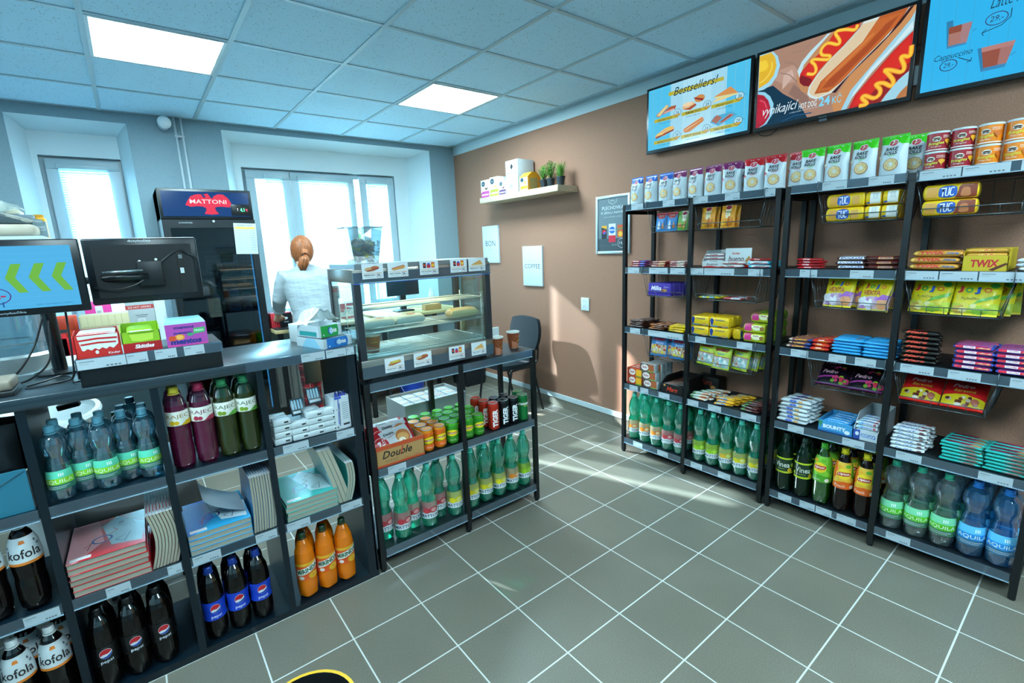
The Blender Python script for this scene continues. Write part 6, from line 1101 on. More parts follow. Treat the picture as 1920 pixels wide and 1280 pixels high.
upright(-1.812, R1, 8, 'red-covered thin', 'b02a38', 'red workbooks filed on edge', .0095, .04, .018)
upright(-1.475, R1, 9, 'blue-striped thin', '2f7fb8', 'blue workbooks filed on edge', .009, .04, .004, .24)
upright(-1.128, R1, 3, 'tall white-edged teal', 'bfe6ea', 'tall teal workbooks filed on edge', .018, -.25, .004, .27)
upright(-1.104, R1, 3, 'curled teal', '2f9a94', 'curled teal workbooks filed on edge', .011, .12, .014, .18)
fl = MB(); fl.grid(lambda u, v, off=0: (-.02 + .14 * u - .03 * sin(pi * u), .02 + .2 * v, .10 * (1 - u) ** 1.5 + .02 * sin(3 * u)), 8, 4, M('c3d2da', .4)); tag(fl.build('loose_cover', loc=(-1.605, .05, R1 + .084)), 'curling loose pale cover on the blue workbooks', 'book cover')
# big bottles
g = 'cola bottles in the counter'
for i, x in enumerate((-1.990, -1.905, -1.820)):
    P_pepm.put((x, .055, R0), 'black-labelled cola bottle, %s, front row' % nth(i, 3), 'cola bottle', g, rz=.12); P_pepm.put((x, .155, R0), 'black-labelled cola bottle, %s, second row' % nth(i, 3), 'cola bottle', g, rz=jit(.5))
for i, x in enumerate((-1.650, -1.565, -1.480)):
    P_pepb.put((x, .055, R0), 'blue-labelled cola bottle, %s, front row' % nth(i, 3), 'cola bottle', g, rz=.05); P_pepb.put((x, .155, R0), 'blue-labelled cola bottle, %s, second row' % nth(i, 3), 'cola bottle', g, rz=jit(.5))
for i, x in enumerate((-2.198, -2.108)):
    P_kof.put((x - .012, .055, R1), 'white-labelled kola bottle, middle level, %s' % ['left', 'right'][i], 'cola bottle', g, rz=.1); P_kof.put((x - .005, .055, R0), 'white-labelled kola bottle, bottom level, %s' % ['left', 'right'][i], 'cola bottle', g, rz=.1)
for i, x in enumerate((-2.19, -2.10)): P_kof.put((x, .16, R0), 'white-labelled kola bottle, bottom level, second row, %s' % ['left', 'right'][i], 'cola bottle', g, rz=.1)
g = 'orange soda bottles'
for i, x in enumerate((-1.293, -1.205, -1.118)):
    P_mir.put((x, .055, R0), 'orange soda bottle, %s, front row' % nth(i, 3), 'soda bottle', g, rz=-.05)
for i, x in enumerate((-1.265, -1.175)): P_mir.put((x, .155, R0), 'orange soda bottle, second row, %s' % ['left', 'right'][i], 'soda bottle', g)
# folded dark bag and teal folder in the far left compartment
m = MB(); m.grid(lambda u, v, off=0: (-.11 + .22 * u, .03 + .02 * sin(5 * u + 3 * v), .27 * v + .0), 8, 8, M('0e1317', .25)); m.grid(lambda u, v, off=0: (-.11 + .22 * u, .17 + .02 * sin(4 * u), .27 * v), 6, 6, M('12181d', .3)); m.box(-.11, .03, 0, .11, .17, .02, M('12181d', .3))
tag(m.build('shopping_bag', loc=(-2.19, .06, R2)), 'black glossy bag in the upper far left counter compartment', 'bag')
m = MB(); m.box(-.12, 0, 0, .12, .006, .14, M('2a6f86', .3)); m.box(-.12, .006, 0, .12, .03, .13, M('cfd8da', .6)); m.tube([(-.11, -.001, .01), (.115, -.001, .135)], .0012, M('1a4a5c'), 5)
tag(m.build('folder', loc=(-2.185, .012, R2), rot=(0, 0, 0)), 'teal folder standing in the upper far left counter compartment', 'folder')
# ================================================================== on the counter top
t = empty('display_riser', (-1.893, .0, CT), 0, 'long black display riser under the sweet boxes on the counter', 'display stand')
m = MB(); m.box(0, .012, 0, .405, .27, .088, M('10161b', .35), c=.002); m.box(-.004, .008, .088, .41, .272, .092, M('161d23', .35)); m.box(-.004, .006, .03, -.001, .27, .092, M('161d23', .35)); m.build('riser_box', t)
lp = MB().box(-.003, .0035, .058, .41, .0065, .096, strip).build('label_holder', t)
for a, b in ((.0, .125), (.127, .185), (.205, .268), (.29, .352)): price_tag(lp, a, b, .060, .094, .0033, rnd)
ZR = CT + .0925
def zig(y0, a=.09, n=9, x0=0, x1=1): return [(x0 + (x1 - x0) * i / (2 * n), y0 + (a if i % 2 else 0)) for i in range(2 * n + 1)]
kb = trayM(.118, .15, .082, 'c8241c', [('p', [(.08, .95), (.14, .35)] + zig(.32, .08, 4, .18, .82) + [(.94, .5), (.96, .95)], 'dce6ea'), ('p', [(.06, .80), (.5, .84), (.94, .80), (.94, .72), (.5, .76), (.06, .72)], 'c8241c'), ('p', [(.12, .62), (.5, .66), (.9, .62), (.9, .55), (.5, .58), (.14, .55)], 'c8241c'), ('e', .45, .22, .04, .08, 'e6e6e6'), ('t', 'Kinder', .82, .13, .26, .1, 'e6dcdc', {'b': .02})], inner='c2a878', lowfront=.95)
tag(kb.build('sweet_box', loc=(-1.832, .03, ZR), rot=(0, 0, .04)), 'red and white open box of chocolate sticks on the riser', 'sweet box')
P_kst = Proto('chocolate_bar', barM(.10, .022, .012, 'dbe3e6', [('r', 0, .6, 1, .9, 'c8241c')], [('p', zig(.3, .2, 6) + [(1, .8), (0, .8)], 'c8241c')]))
for l in range(2):
    for r in range(5): P_kst.put((-1.832, .042 + r * .025, ZR + .058 + l * .013), 'thin white and red chocolate stick in the box, %s, %s layer' % (['front', 'second', 'third', 'fourth', 'rear'][r], ['lower', 'upper'][l]), 'chocolate bar', 'chocolate sticks in the red box')
sk = trayM(.108, .15, .088, '8ab81c', [('r', 0, 0, 1, .46, 'b01c22'), ('p', [(.2, .9), (.26, .56), (.5, .5), (.8, .56), (.82, .9)], 'b8d84a'), ('t', 'Skittles', .55, .27, .5, .2, 'f0e6e4', {'s': .2, 'b': .05})], inner='7a3a22', lowfront=.8)
tag(sk.build('sweet_box', loc=(-1.716, .03, ZR)), 'lime and red open box of fruit sweets on the riser', 'sweet box')
P_skp = Proto('sweet_packet', barM(.075, .03, .02, '8ec41e', [('r', .1, .3, .9, .6, 'dbe8d8')], [('p', [(.1, .3), (.9, .5), (.8, .8), (.1, .6)], 'dfe8dc')]))
for k in range(4): P_skp.put((-1.716, .042 + .032 * k, ZR + .06), 'lime green sweet packet in the open box, %s' % row_(k), 'sweet packet', 'lime packets in the box')
mn = MB(); mb_ = 'b04aa4'
mn.box(-.062, 0, 0, .062, .12, .082, M(mb_, .35), c=.002); mn.add([(-.062, 0, .082), (.062, 0, .082), (.05, .03, .096), (-.055, .03, .096), (-.055, .12, .096), (.05, .12, .096), (-.062, .12, .082), (.062, .12, .082)], [(0, 1, 2, 3), (3, 2, 5, 4), (0, 3, 4, 6), (1, 7, 5, 2)], M('8fd0e4', .3))
mn.art(front(-.062, .062, 0, .082, 0), .124, .082, [('r', 0, 0, 1, 1, mb_), ('p', [(.0, .0), (1, .0), (1, .1), (.4, .06), (0, .14)], 'd84a9c'), ('e', .32, .42, .12, .13, 'e8922a'), ('e', .14, .38, .09, .13, 'd8502a'), ('e', .32, .42, .08, .09, 'f0b45a'), ('t', 'mentos', .46, .22, .76, .22, '26307c', {'b': .05, 's': .1}), ('t', 'mentos', .40, .60, .44, .11, '26307c', {'b': .04, 's': .1}), ('t', 'mentos', .45, .84, .5, .12, '26307c', {'b': .04, 's': .1}), ('p', [(.66, .5), (.95, .55), (.97, .78), (.68, .76)], '4ab06a'), ('t', 'FRESH', .81, .65, .22, .08, 'dff0e0', {'b': .02}), ('e', .58, .5, .08, .07, '3a9a6a')])
tag(mn.build('sweet_box', loc=(-1.585, .02, ZR), rot=(0, 0, -.03)), 'pink and purple box of chewy fruit sweets on the riser', 'sweet box')
# chewing gum cartons at the counter's end
def orb(c1, word_w, x): return [('r', .0, 0, x, 1, 'c9d8dc'), ('r', x, 0, .82, 1, c1), ('p', [(.82, 0), (.86, .5), (.82, 1), (.78, 1), (.78, 0)], c1), ('e', .50, .5, .10, .34, '1a4a9c'), ('e', .53, .5, .09, .3, '8fc0e0'), ('t', 'Orbit', .64, .5, .28, .4, 'eef4f4', {'b': .05}), ('e', .2, .2, .03, .08, 'e8f0f0')]
ob = trayM(.145, .20, .042, 'c3d2d8', orb('2478c8', 1, .12), inner='a8c4d0', lowfront=1, side=[('p', [(.2, 0), (.9, 0), (.7, 1), (.4, 1)], '8fc8e0')]); tag(ob.build('gum_box', loc=(-1.045, .04, CT), rot=(0, 0, .30)), 'blue chewing gum box at the end of the counter', 'gum box')
og = trayM(.115, .16, .05, 'c3d2d8', orb('1f9a48', 1, .1), inner='9fb8b0', lowfront=1, side=[('r', .1, .1, .9, .5, '2a9a9a')]); tag(og.build('gum_box', loc=(-1.062, .075, CT + .044), rot=(0, 0, .30)), 'green chewing gum box resting on the blue one', 'gum box')
P_gum = Proto('gum_packet', MB().box(-.036, 0, 0, .036, .019, .011, M('2a84cc', .3), c=.001).art(plane((-.036, 0, .011), (1, 0, 0), (0, 1, 0), (0, 0, 1), .072, .019), .072, .019, [('t', 'Orbit', .6, .5, .4, .6, 'e8f0f4', {'b': .04})]))
for k in range(3): P_gum.put((-1.055 + .004 * k, .05 + k * .001, CT + .0045 + k * .0115), 'blue chewing gum packet in the blue box, %s' % ['lowest', 'middle', 'upper'][k], 'gum packet', 'gum packets', rz=.3)
cr = MB(); rc = random.Random(9)
cr.grid(lambda u, v, off=0: (-.09 + .18 * u + .012 * sin(9 * v), .01 + .10 * v, .03 + .065 * sin(pi * u) * (.6 + .4 * sin(7 * v + 3 * u)) + .018 * abs(sin(11 * u + 5 * v))), 9, 7, M('d3dde0', .6), smooth=False)
tag(cr.build('crumpled_paper', loc=(-1.055, .165, CT + .05), rot=(0, 0, .3)), 'crumpled white paper behind the chewing gum boxes', 'paper')
wb = boxM(.10, .12, .085, 'cfd9da', [('t', 'Duplo', .3, .7, .4, .2, 'b83a4a', {'b': .02})]); tag(wb.build('carton', loc=(-1.085, .25, CT), rot=(0, 0, .3)), 'white carton with a red word behind the gum boxes', 'carton')
# customer screen on its black pole
t = empty('customer_screen', (-1.975, .40, CT), 0, 'customer screen on a black pole showing green arrows, far left of counter', 'screen')
MB().lathe([(.075, 0), (.075, .006), (.025, .010), (.0, .010)], M('0d1216', .3), 28).build('pole_base', t)
MB().lathe([(.022, .008), (.0215, .27)], M('0c1218', .22), 24).build('pole', t)
SX0, SX1, SZ0, SZ1 = -.205, .142, .245, .482; SYF = -.305
h = MB(); h.box(SX0 - .05, SYF, SZ0, SX1, SYF + .03, SZ1, M('0c1218', .28), c=.004); h.box(-.03, SYF + .03, .27, .03, -.02, .32, M('0c1218', .35)); h.box(-.02, -.03, .23, .03, .02, .31, M('0c1218', .35))
h.art(front(SX0 - .05, SX1, SZ0, SZ1, SYF), SX1 - SX0 + .05, SZ1 - SZ0, [('t', 'dotykačka', .52, .045, .17, .04, '7c8c96', {'b': .02})]); h.build('screen_housing', t)
s = MB(); a0, a1 = SX0 - .03, SX1 - .022; b0, b1 = SZ0 + .022, SZ1 - .02
ar = []
for k in range(3):
    x = .535 + k * .15; ar.append(('p', [(x, .5), (x + .055, .72), (x + .12, .72), (x + .065, .5), (x + .13, .26), (x + .07, .26)], '6fb83a'))
ops = [('r', 0, 0, 1, 1, '4fb2e6')] + [('r', 0, .08 + k * .1, 1, .084 + k * .1, '66bcea') for k in range(9)] + ar + [('t', '14,-', .445, .225, .14, .14, 'b01c4a', {'b': .03}), ('o', .45, .22, .10, .13, .0025, '4a1f7a'), ('t', 'TEĎ PLATÍ', .33, .09, .34, .09, '1c5a9c', {'b': .02}), ('r', .30, .52, .355, .80, 'c8642a'), ('r', .30, .66, .355, .74, '3a8ad0'), ('e', .33, .6, .02, .05, 'e8c83a'), ('r', .2, .52, .26, .8, 'b8202a'), ('t', 'platí v kombinaci s jídlem', .82, .05, .24, .03, '2a6a9c')]
s.art(front(a0, a1, b0, b1, SYF - .0004), a1 - a0, b1 - b0, mapops(ops, .225), e=.00012); s.build('display_panel', t)
# back of the till screen
t = empty('till_screen', (-1.66, .34, CT), 0, 'black back of the till monitor on a swivel arm, cables hanging', 'monitor')
h = MB(); h.box(-.172, -.145, .252, .165, -.115, .484, M('10171d', .3), c=.006)
h.box(-.15, -.1475, .275, .145, -.145, .46, M('0b1116', .45)); h.box(.095, -.151, .29, .115, -.145, .45, M('07090b', .5)); h.box(.1, -.152, .35, .112, -.150, .37, M('c2ccd0', .4)).box(.1, -.152, .405, .112, -.150, .42, M('7e888c', .4))
for x, z in ((-.02, .40), (.03, .405), (-.015, .318), (.038, .318)): h.lathe([(.0045, 0), (.0045, .003)], M('dfe6e8', .3), 12, T=Matrix.Translation((x, -.147, z)) @ Matrix.Rotation(radians(90), 4, 'X'))
h.art(front(-.172, .165, .252, .484, -.1455), .337, .232, [('t', 'dotykačka', .48, .955, .2, .045, 'b9c6cc', {'b': .02}), ('t', 'CZ3 SN0104_T4', .5, .66, .2, .03, '9aa8ae')], e=.0025); h.build('monitor_housing', t)
a = MB(); a.box(-.03, -.175, .31, .045, -.148, .40, M('0c1115', .4), c=.003); a.tube([(0, -.17, .345), (-.09, -.165, .345), (-.14, -.13, .342), (-.30, -.05, .33)], .013, M('0d1318', .35), 10); a.tube([(-.015, -.18, .368), (-.13, -.18, .366)], .004, M('b9c6cc', .25, .8), 8)
a.build('swivel_arm', t)
c = MB(); c.tube(smooth([(.13, -.15, .42), (.10, -.158, .435), (.05, -.165, .40), (-.02, -.175, .33), (-.09, -.172, .305), (-.16, -.16, .315)], 6), .0028, M('11161a', .4), 6).tube(smooth([(.13, -.15, .42), (.155, -.16, .41), (.16, -.16, .39)], 5), .003, M('11161a'), 6); c.build('cable', t)
# cables on the counter
for k, (pts, lab) in enumerate([([(-1.985, .36, CT + .22), (-2.02, .33, CT + .12), (-2.06, .28, CT + .05), (-2.10, .24, CT + .012)], 'thin black cable hanging from the customer screen to the card reader'), ([(-1.975, .36, CT + .20), (-1.985, .30, CT + .07), (-2.03, .24, CT + .02), (-2.08, .21, CT + .008)], 'black cable curving down beside the screen pole'),
    ([(-2.04, .17, CT + .005), (-2.0, .2, CT + .008), (-1.96, .25, CT + .01), (-1.93, .20, CT + .008), (-1.92, .12, CT + .005), (-1.90, .12, CT + .005)], 'black cable bundle lying on the counter top'), ([(-2.04, .13, CT + .005), (-1.98, .14, CT + .005), (-1.945, .16, CT + .006), (-1.92, .15, CT + .02), (-1.912, .16, CT + .10), (-1.908, .2, CT + .25)], 'black cable rising past the red sweet box')]):
    tag(MB().tube(smooth(pts, 6), .0032, M('0c1014', .4), 6).build('power_cable'), lab, 'cable', 'cables on the counter')
m = MB(); m.box(-.06, 0, 0, .06, .13, .018, M('14181b', .4), c=.004); m.box(-.058, .004, .018, .058, .126, .052, M('8b8273', .5), c=.008); m.box(-.04, .01, .050, .02, .1, .054, M('6f675a', .5)); tag(m.build('receipt_printer', loc=(-2.115, .06, CT)), 'beige and black receipt printer at the left edge of counter', 'printer')
# ================================================================== food warmer on the middle rack
t = empty('food_warmer', (-.595, .015, ZC[2] + .001), 0, 'stainless steel heated glass display case with wire racks', 'food warmer')
st = noise_mat('brushed_steel', '9a958c', 'b0aaa0', 30, .28, .02, .5, 4, (.1, 1, 12)); st.node_tree.nodes['Principled BSDF'].inputs['Metallic'].default_value = .85
dk = M('3a4046', .35, .5); w = .365; D_ = .34; H_ = .535
m = MB(); m.box(-w, 0, .018, w, D_, .105, st, c=.003); m.box(-w + .02, .02, .105, w - .02, D_ - .02, .11, M('c8ccc8', .3, .7)); m.build('warmer_base', t)
for x in (-w + .04, w - .04):
    for y in (.04, D_ - .04): MB().lathe([(.018, 0), (.016, .018)], M('0d1012', .5), 14, c=(x, y)).build('rubber_foot', t)
m = MB(); m.box(-w, .0, .455, w, D_, .515, st, c=.003); m.box(-w + .01, -.002, .515, w - .01, D_ - .01, .535, M('8f989c', .3, .7)); m.box(-w + .03, .03, .45, w - .03, D_ - .03, .455, M('f2dcae', .5, 0, 1.6)); m.build('warmer_top', t)
for x in (-w, w - .03):
    MB().box(x, .0, .105, x + .03, .03, .455, dk).build('corner_post', t); MB().box(x, D_ - .03, .105, x + .03, D_, .455, dk).build('corner_post', t)
m = MB(); m.box(-w + .03, .004, .105, w - .03, .007, .455, clear('e6f4f4', .05)); m.build('front_glass', t)
for x in (-w + .003, w - .006): MB().box(x, .03, .105, x + .003, D_ - .03, .455, clear('e2f2f2', .07)).build('side_glass', t)
MB().box(-w - .0, -.006, .022, w, -.002, .075, strip).build('label_holder', t); MB().box(-w, -.006, .452, w, -.002, .50, strip).box(-w, -.007, .450, w, -.0015, .453, M('2a5ab8', .3)).build('label_holder', t)
wr = M('ccd4d6', .3, .35)
for z, y1 in ((.125, .30), (.225, .27), (.335, .23)):
    s = MB(); x0, x1 = -w + .035, w - .05
    for k in range(13): y = .02 + k * (y1 - .02) / 12; s.tube([(x0, y, z + .0), (x1, y, z)], .0021, wr, 5)
    for k in range(4): x = x0 + (x1 - x0) * k / 3; s.tube([(x, .02, z), (x, y1, z)], .0028, wr, 5)
    s.tube([(x0, .018, z + .02), (x1, .018, z + .02)], .0025, wr, 5); s.tube([(x0, .018, z - .002), (x1, .018, z - .002)], .0028, wr, 5)
    s.build('wire_shelf', t)
s = MB()
for x in (-w + .035, w - .05):
    for y in (.02, .23): s.tube([(x, y, .11), (x, y, .36)], .003, wr, 6)
s.build('rack_frame', t)
ZW = ZC[2]
def wrapped(x, y, z, L_, lab, c='c8cfca', red=True, bun='c9984e', **k):
    m = barM(L_, .085, .055, c, [], [('p', [(.3, .35), (.8, .3), (.82, .6), (.32, .66)], 'b83038'), ('t', 'FRESH', .56, .48, .4, .12, 'e6d2cc', {'s': .2, 'b': .02}), ('e', .55, .12, .16, .1, 'b57a3a')] if red else [('p', [(.05, .1), (.85, .2), (.9, .6), (.1, .5)], bun), ('e', .5, .5, .3, .3, 'd8cfae')], p=3, rough=.35)
    tag(m.build('wrapped_sandwich', loc=(x, y, z), rot=(0, 0, k.get('rz', .05))), lab, 'sandwich', 'wrapped sandwiches in the food warmer')
wrapped(-.84, .10, ZW + .229, .16, 'paper-wrapped sandwich with a red mark, left in the warmer'); wrapped(-.675, .11, ZW + .229, .16, 'paper-wrapped sandwich with a red mark, second in the warmer')
wrapped(-.372, .085, ZW + .229, .16, 'clear-wrapped toasted sandwich at the right side of the warmer', 'cdb78a', False, rz=-.1)
m = MB().lathe([(.030, 0), (.041, .078)], M('b0622a', .4), 24, cap=True); m.lathe([(.043, .078), (.043, .083), (.038, .084)], M('d8cbb8', .4), 24); m.art(cylS(.03, .0, .078, span=2.4, rf=lambda z: .030 + .011 * z / .078), .08, .078, [('t', 'Coffee', .5, .66, .4, .12, 'e6b23a', {'s': .2}), ('p', [(0, 0), (1, 0), (1, .2), (0, .45)], 'c98064')], L=.012); tag(m.build('paper_cup', loc=(-.875, .085, ZW + .128)), 'brown lidded paper cup inside the food warmer, lower left', 'cup')
m = MB(); rw_ = random.Random(2)
for k in range(24): x = -.245 + rw_.uniform(-.016, .016); y = .30 + rw_.uniform(-.012, .012); m.tube([(x, y, ZW + .11), (x + rw_.uniform(-.012, .012), y + rw_.uniform(-.008, .008), ZW + .215)], .0012, M('d6c28a', .6), 4)
tag(m.build('wooden_stirrers'), 'bundle of wooden stirring sticks behind the warmer racks', 'stirrers', kind='stuff')
# picture cards on the warmer
def card(x0, x1, z0, z1, pic, nm, pr, lab):
    w_ = x1 - x0; h_ = z1 - z0; m = MB(); m.box(0, 0, 0, w_, .0008, h_, M('dbe4e8', .35)); o = []
    if pic == 'bag': o = [('e', .4, .62, .28, .15, 'd0a878'), ('e', .62, .72, .2, .12, 'b5643a'), ('p', [(.2, .55), (.8, .7), (.78, .62), (.25, .48)], '8a2a1e')]
    if pic == 'hot': o = [('p', [(.15, .55), (.75, .8), (.88, .72), (.8, .55), (.3, .45)], 'cf9450'), ('l', [(.2, .6), (.5, .7), (.82, .78)], .003, 'b8452a')]
    if pic == 'can': o = [('r', .18, .48, .34, .85, '20232a'), ('e', .26, .68, .06, .08, 'd0402a'), ('r', .38, .48, .58, .92, 'c8283a'), ('r', .38, .72, .58, .92, 'e6e8ee'), ('e', .48, .76, .08, .07, '2a5ab8'), ('r', .62, .48, .8, .88, 'e0682a'), ('e', .71, .66, .06, .1, 'f2d03a')]
    if pic == 'tri': o = [('p', [(.15, .5), (.85, .5), (.7, .85)], 'dba45c'), ('p', [(.15, .5), (.85, .5), (.85, .44), (.2, .44)], 'ead2a0')]
    if pic == 'bag2': o = [('p', [(.15, .5), (.3, .75), (.8, .8), (.85, .62), (.4, .45)], 'd0a05a'), ('e', .55, .7, .2, .08, 'd8c24a'), ('l', [(.2, .5), (.8, .62)], .004, '8a2a1e')]
    o += [('r', .05, .36, .95, .385, 'e2a63a'), ('t', nm, .34, .24, .52, .10, '22282c', {'b': .03}), ('t', pr, .80, .2, .2, .2, '22282c', {'b': .03}), ('o', .80, .2, .17, .16, .001, 'a82a4a'), ('r', .12, .1, .5, .12, '8a9298')]
    m.art(front(0, w_, 0, h_, 0), w_, h_, o, e=.0002); tag(m.build('price_card', loc=(x0, .006, z0)), lab, 'price card', 'picture price cards on the food warmer')
zt = ZC[2] + .472; hh = .066
card(-.92, -.822, zt, zt + hh, 'bag', 'PREMIUM TOUSTY', '39,-', 'price card with toasted rolls, top left of the warmer'); card(-.80, -.70, zt, zt + hh, 'hot', 'HOT DOG', '24,-', 'price card with a hot dog, top of the warmer')
card(-.64, -.54, zt, zt + hh, 'can', 'PLECHOVKA NÁPOJE', '14,-', 'price card with drink cans, top middle of the warmer'); card(-.472, -.376, zt, zt + hh, 'can', 'PLECHOVKA NÁPOJE', '14,-', 'price card with drink cans, top right of the warmer'); card(-.366, -.262, zt, zt + hh, 'tri', 'SMĚSNÉ TOUSTY', '36,-', 'price card with toast fingers, top right corner of warmer')
zb = ZC[2] + .022
card(-.855, -.758, zb + .012, zb + .08, 'bag2', 'SPECIÁLNÍ TOUSTY', '39,-', 'price card with a filled roll, bottom left of the warmer'); card(-.708, -.612, zb + .012, zb + .08, 'bag', 'PÁRKY NA TÁCKU', '34,-', 'price card with sausages, bottom of the warmer')
card(-.512, -.418, zb + .012, zb + .08, 'can', 'PLECHOVKA NÁPOJE', '14,-', 'price card with drink cans, bottom right of the warmer'); card(-.376, -.283, zb + .012, zb + .08, 'tri', 'SÝROVÉ TOUSTY', '36,-', 'price card with a triangular toast, bottom right corner of warmer')
# jar of bagged sweets on the warmer
t = empty('sweet_jar', (-.835, .20, ZW + .536), 0, 'clear tapering plastic tub of mixed wrapped sweets on the food warmer', 'jar')
m = MB(); cj = clear('b8ccd2', .3, .30, '9fb2b8')
b0_, b1_ = .058, .082
V = [(sx * b0_, sy * b0_ * .8, 0) for sx, sy in ((-1, -1), (1, -1), (1, 1), (-1, 1))] + [(sx * b1_, sy * b1_ * .8, .165) for sx, sy in ((-1, -1), (1, -1), (1, 1), (-1, 1))]
m.add(V, [(0, 1, 5, 4), (1, 2, 6, 5), (2, 3, 7, 6), (3, 0, 4, 7), (3, 2, 1, 0)], cj); m.tube([(x * 1.02, y * 1.02, .166) for x, y, z in V[4:]], .003, cj, 6, close=True); m.build('jar_wall', t)
rj = random.Random(12); cols = ['c8b050', 'a03a2a', 'd8c02a', '6a5a4a', '8a8468', 'c8783a', '4a4a42', 'b0aca0', 'e0c81e']
for k in range(90):
    z = .006 + .088 * (k / 90); r = (.034 + .022 * z / .16); x = rj.uniform(-r, r); y = rj.uniform(-r * .7, r * .7)
    m = barM(.046, .024, .015, cols[k % 9], p=2.2); tag(m.build('wrapped_sweet', loc=(-.835 + x, .20 + y, ZW + .540 + z), rot=(rj.uniform(-.5, .5), rj.uniform(-.6, .6), rj.uniform(0, 6))), 'small wrapped sweet in the clear tub on the warmer', 'sweet', 'wrapped sweets in the clear tub')
# paper cups and leaflets beside the warmer
def cup(x, y, lab):
    r0, r1, h = .027, .038, .098; rf = lambda z: r0 + (r1 - r0) * z / h
    m = MB().lathe([(r0 * .98, 0), (r1, h), (r1 - .0015, h), (r0 - .001, .004), (.001, .004)], M('d2d8d6', .45), 28, cap=False); m.lathe([(r0 * .97, .001), (.0005, .001)], M('d2d8d6'), 28, cap=False)
    m.grid(cylS(r0, .002, h - .006, rf=lambda z: rf(z) + .0004), 28, 4, M('8a4426', .4))
    m.art(cylS(r0, .002, h - .006, span=2.6, rf=lambda z: rf(z) + .0006), .085, h - .008, [('p', [(0, 0), (1, 0), (1, .12), (.6, .24), (.3, .4), (0, .5)], 'c98064'), ('t', 'Coffee', .5, .8, .5, .12, 'c8824a', {'s': .2}), ('t', 'coffee', .52, .5, .44, .1, 'e8b42a', {'s': .3, 'rot': 14, 'b': .02}), ('e', .2, .62, .02, .014, 'e8b42a'), ('e', .7, .3, .02, .014, 'e8b42a'), ('e', .8, .66, .02, .014, 'e8b42a'), ('e', .34, .42, .02, .014, 'e8b42a'), ('o', .78, .2, .04, .03, .001, 'e6b49c')], L=.012)
    m.tube([(r1 * cos(a), r1 * sin(a), h) for a in [2 * pi * k / 28 for k in range(28)]], .0014, M('dfe6e6'), 5, close=True)
    tag(m.build('paper_cup', loc=(x, y, ZC[2] + .001), rot=(0, 0, .4)), lab, 'cup', 'brown coffee cups beside the warmer')
cup(-.172, .062, 'brown paper coffee cup touching the food warmer'); cup(-.005, .125, 'brown paper coffee cup at the right end of middle rack')
m = MB(); m.box(-.045, 0, 0, .045, .012, .135, M('d6dfe0', .5)); m.art(front(-.045, .045, 0, .135, 0), .09, .135, [('t', 'the', .55, .7, .2, .06, '5a6a6c'), ('t', 'coffee', .55, .62, .4, .06, '5a6a6c')]); tag(m.build('leaflet_holder', loc=(-.14, .135, ZC[2] + .001), rot=(0, 0, .1)), 'white leaflet holder behind the front coffee cup', 'leaflet holder')
m = MB(); m.box(-.02, 0, 0, .02, .03, .022, M('cfd9db', .5), c=.002).box(-.012, .004, .022, .01, .022, .03, M('8f9ea4', .5), c=.001); tag(m.build('sugar_box', loc=(-.062, .20, ZC[2] + .001)), 'tiny white sugar box between the coffee cups', 'box')
# ================================================================== behind the counter
wt = M('b9a777', .45); wl = M('12181c', .4)
def table(x0, x1, y0, y1, h, label, top=wt, th=.028):
    t = empty('work_table', ((x0 + x1) / 2, (y0 + y1) / 2, 0), 0, label, 'table'); a = (x1 - x0) / 2; b = (y1 - y0) / 2
    MB().box(-a, -b, h - th, a, b, h, top, c=.002).build('table_top', t)
    for sx in (-1, 1):
        for sy in (-1, 1): MB().box(sx * (a - .045) - .018, sy * (b - .045) - .018, 0, sx * (a - .045) + .018, sy * (b - .045) + .018, h - th, wl).build('leg', t)
TH = .945
table(-.872, -.05, 2.12, 2.72, TH, 'light wood work table under the wide window, where the person stands')
table(.02, .93, 2.12, 2.72, TH, 'light wood work table behind the food warmer, right of person')
table(-2.70, -1.56, 2.15, 2.74, TH, 'white work table under the small window behind the till', M('cfdadd', .4))
# things on the tables
def put(mb, name, loc, label, cat, group=None, rz=0, rot=None): return tag(mb.build(name, loc=loc, rot=rot or (0, 0, rz)), label, cat, group)
m = MB()
m.box(-.085, 0, 0, .085, .14, .125, M('a82430', .35), c=.006); m.box(-.02, -.004, .008, .08, .002, .118, M('12171c', .3)); m.art(front(-.02, .08, .008, .118, -.004), .1, .11, [('e', .5, .62, .16, .1, 'c9d2d6'), ('r', .32, .3, .7, .38, '8f9aa0')])
for k in range(4): m.box(-.083 + k * .016, -.003, .01, -.077 + k * .016, .003, .118, M('d0404a', .3))
put(m, 'coffee_pack_box', (-.775, 2.28, TH), 'black and red boxed pack on the table left of the person', 'box', rz=.1)
m = MB().box(-.13, 0, 0, .13, .11, .012, M('16222a', .3), c=.003); put(m, 'folder', (-.73, 2.14, TH), 'dark folder lying on the table in front of the red box', 'folder', rz=.05)
m = MB(); m.grid(lambda u, v, off=0: (-.07 + .14 * u, .0 + .1 * v, .012 + .07 * sin(pi * u) * sin(pi * (.2 + .7 * v))), 8, 6, M('b9cdd2', .35)); m.box(-.08, -.02, 0, .1, .14, .01, M('d5e0e3', .5)); put(m, 'paper_pile', (-.76, 2.52, TH), 'loose papers and grey cloth at the left end of the work table', 'papers')
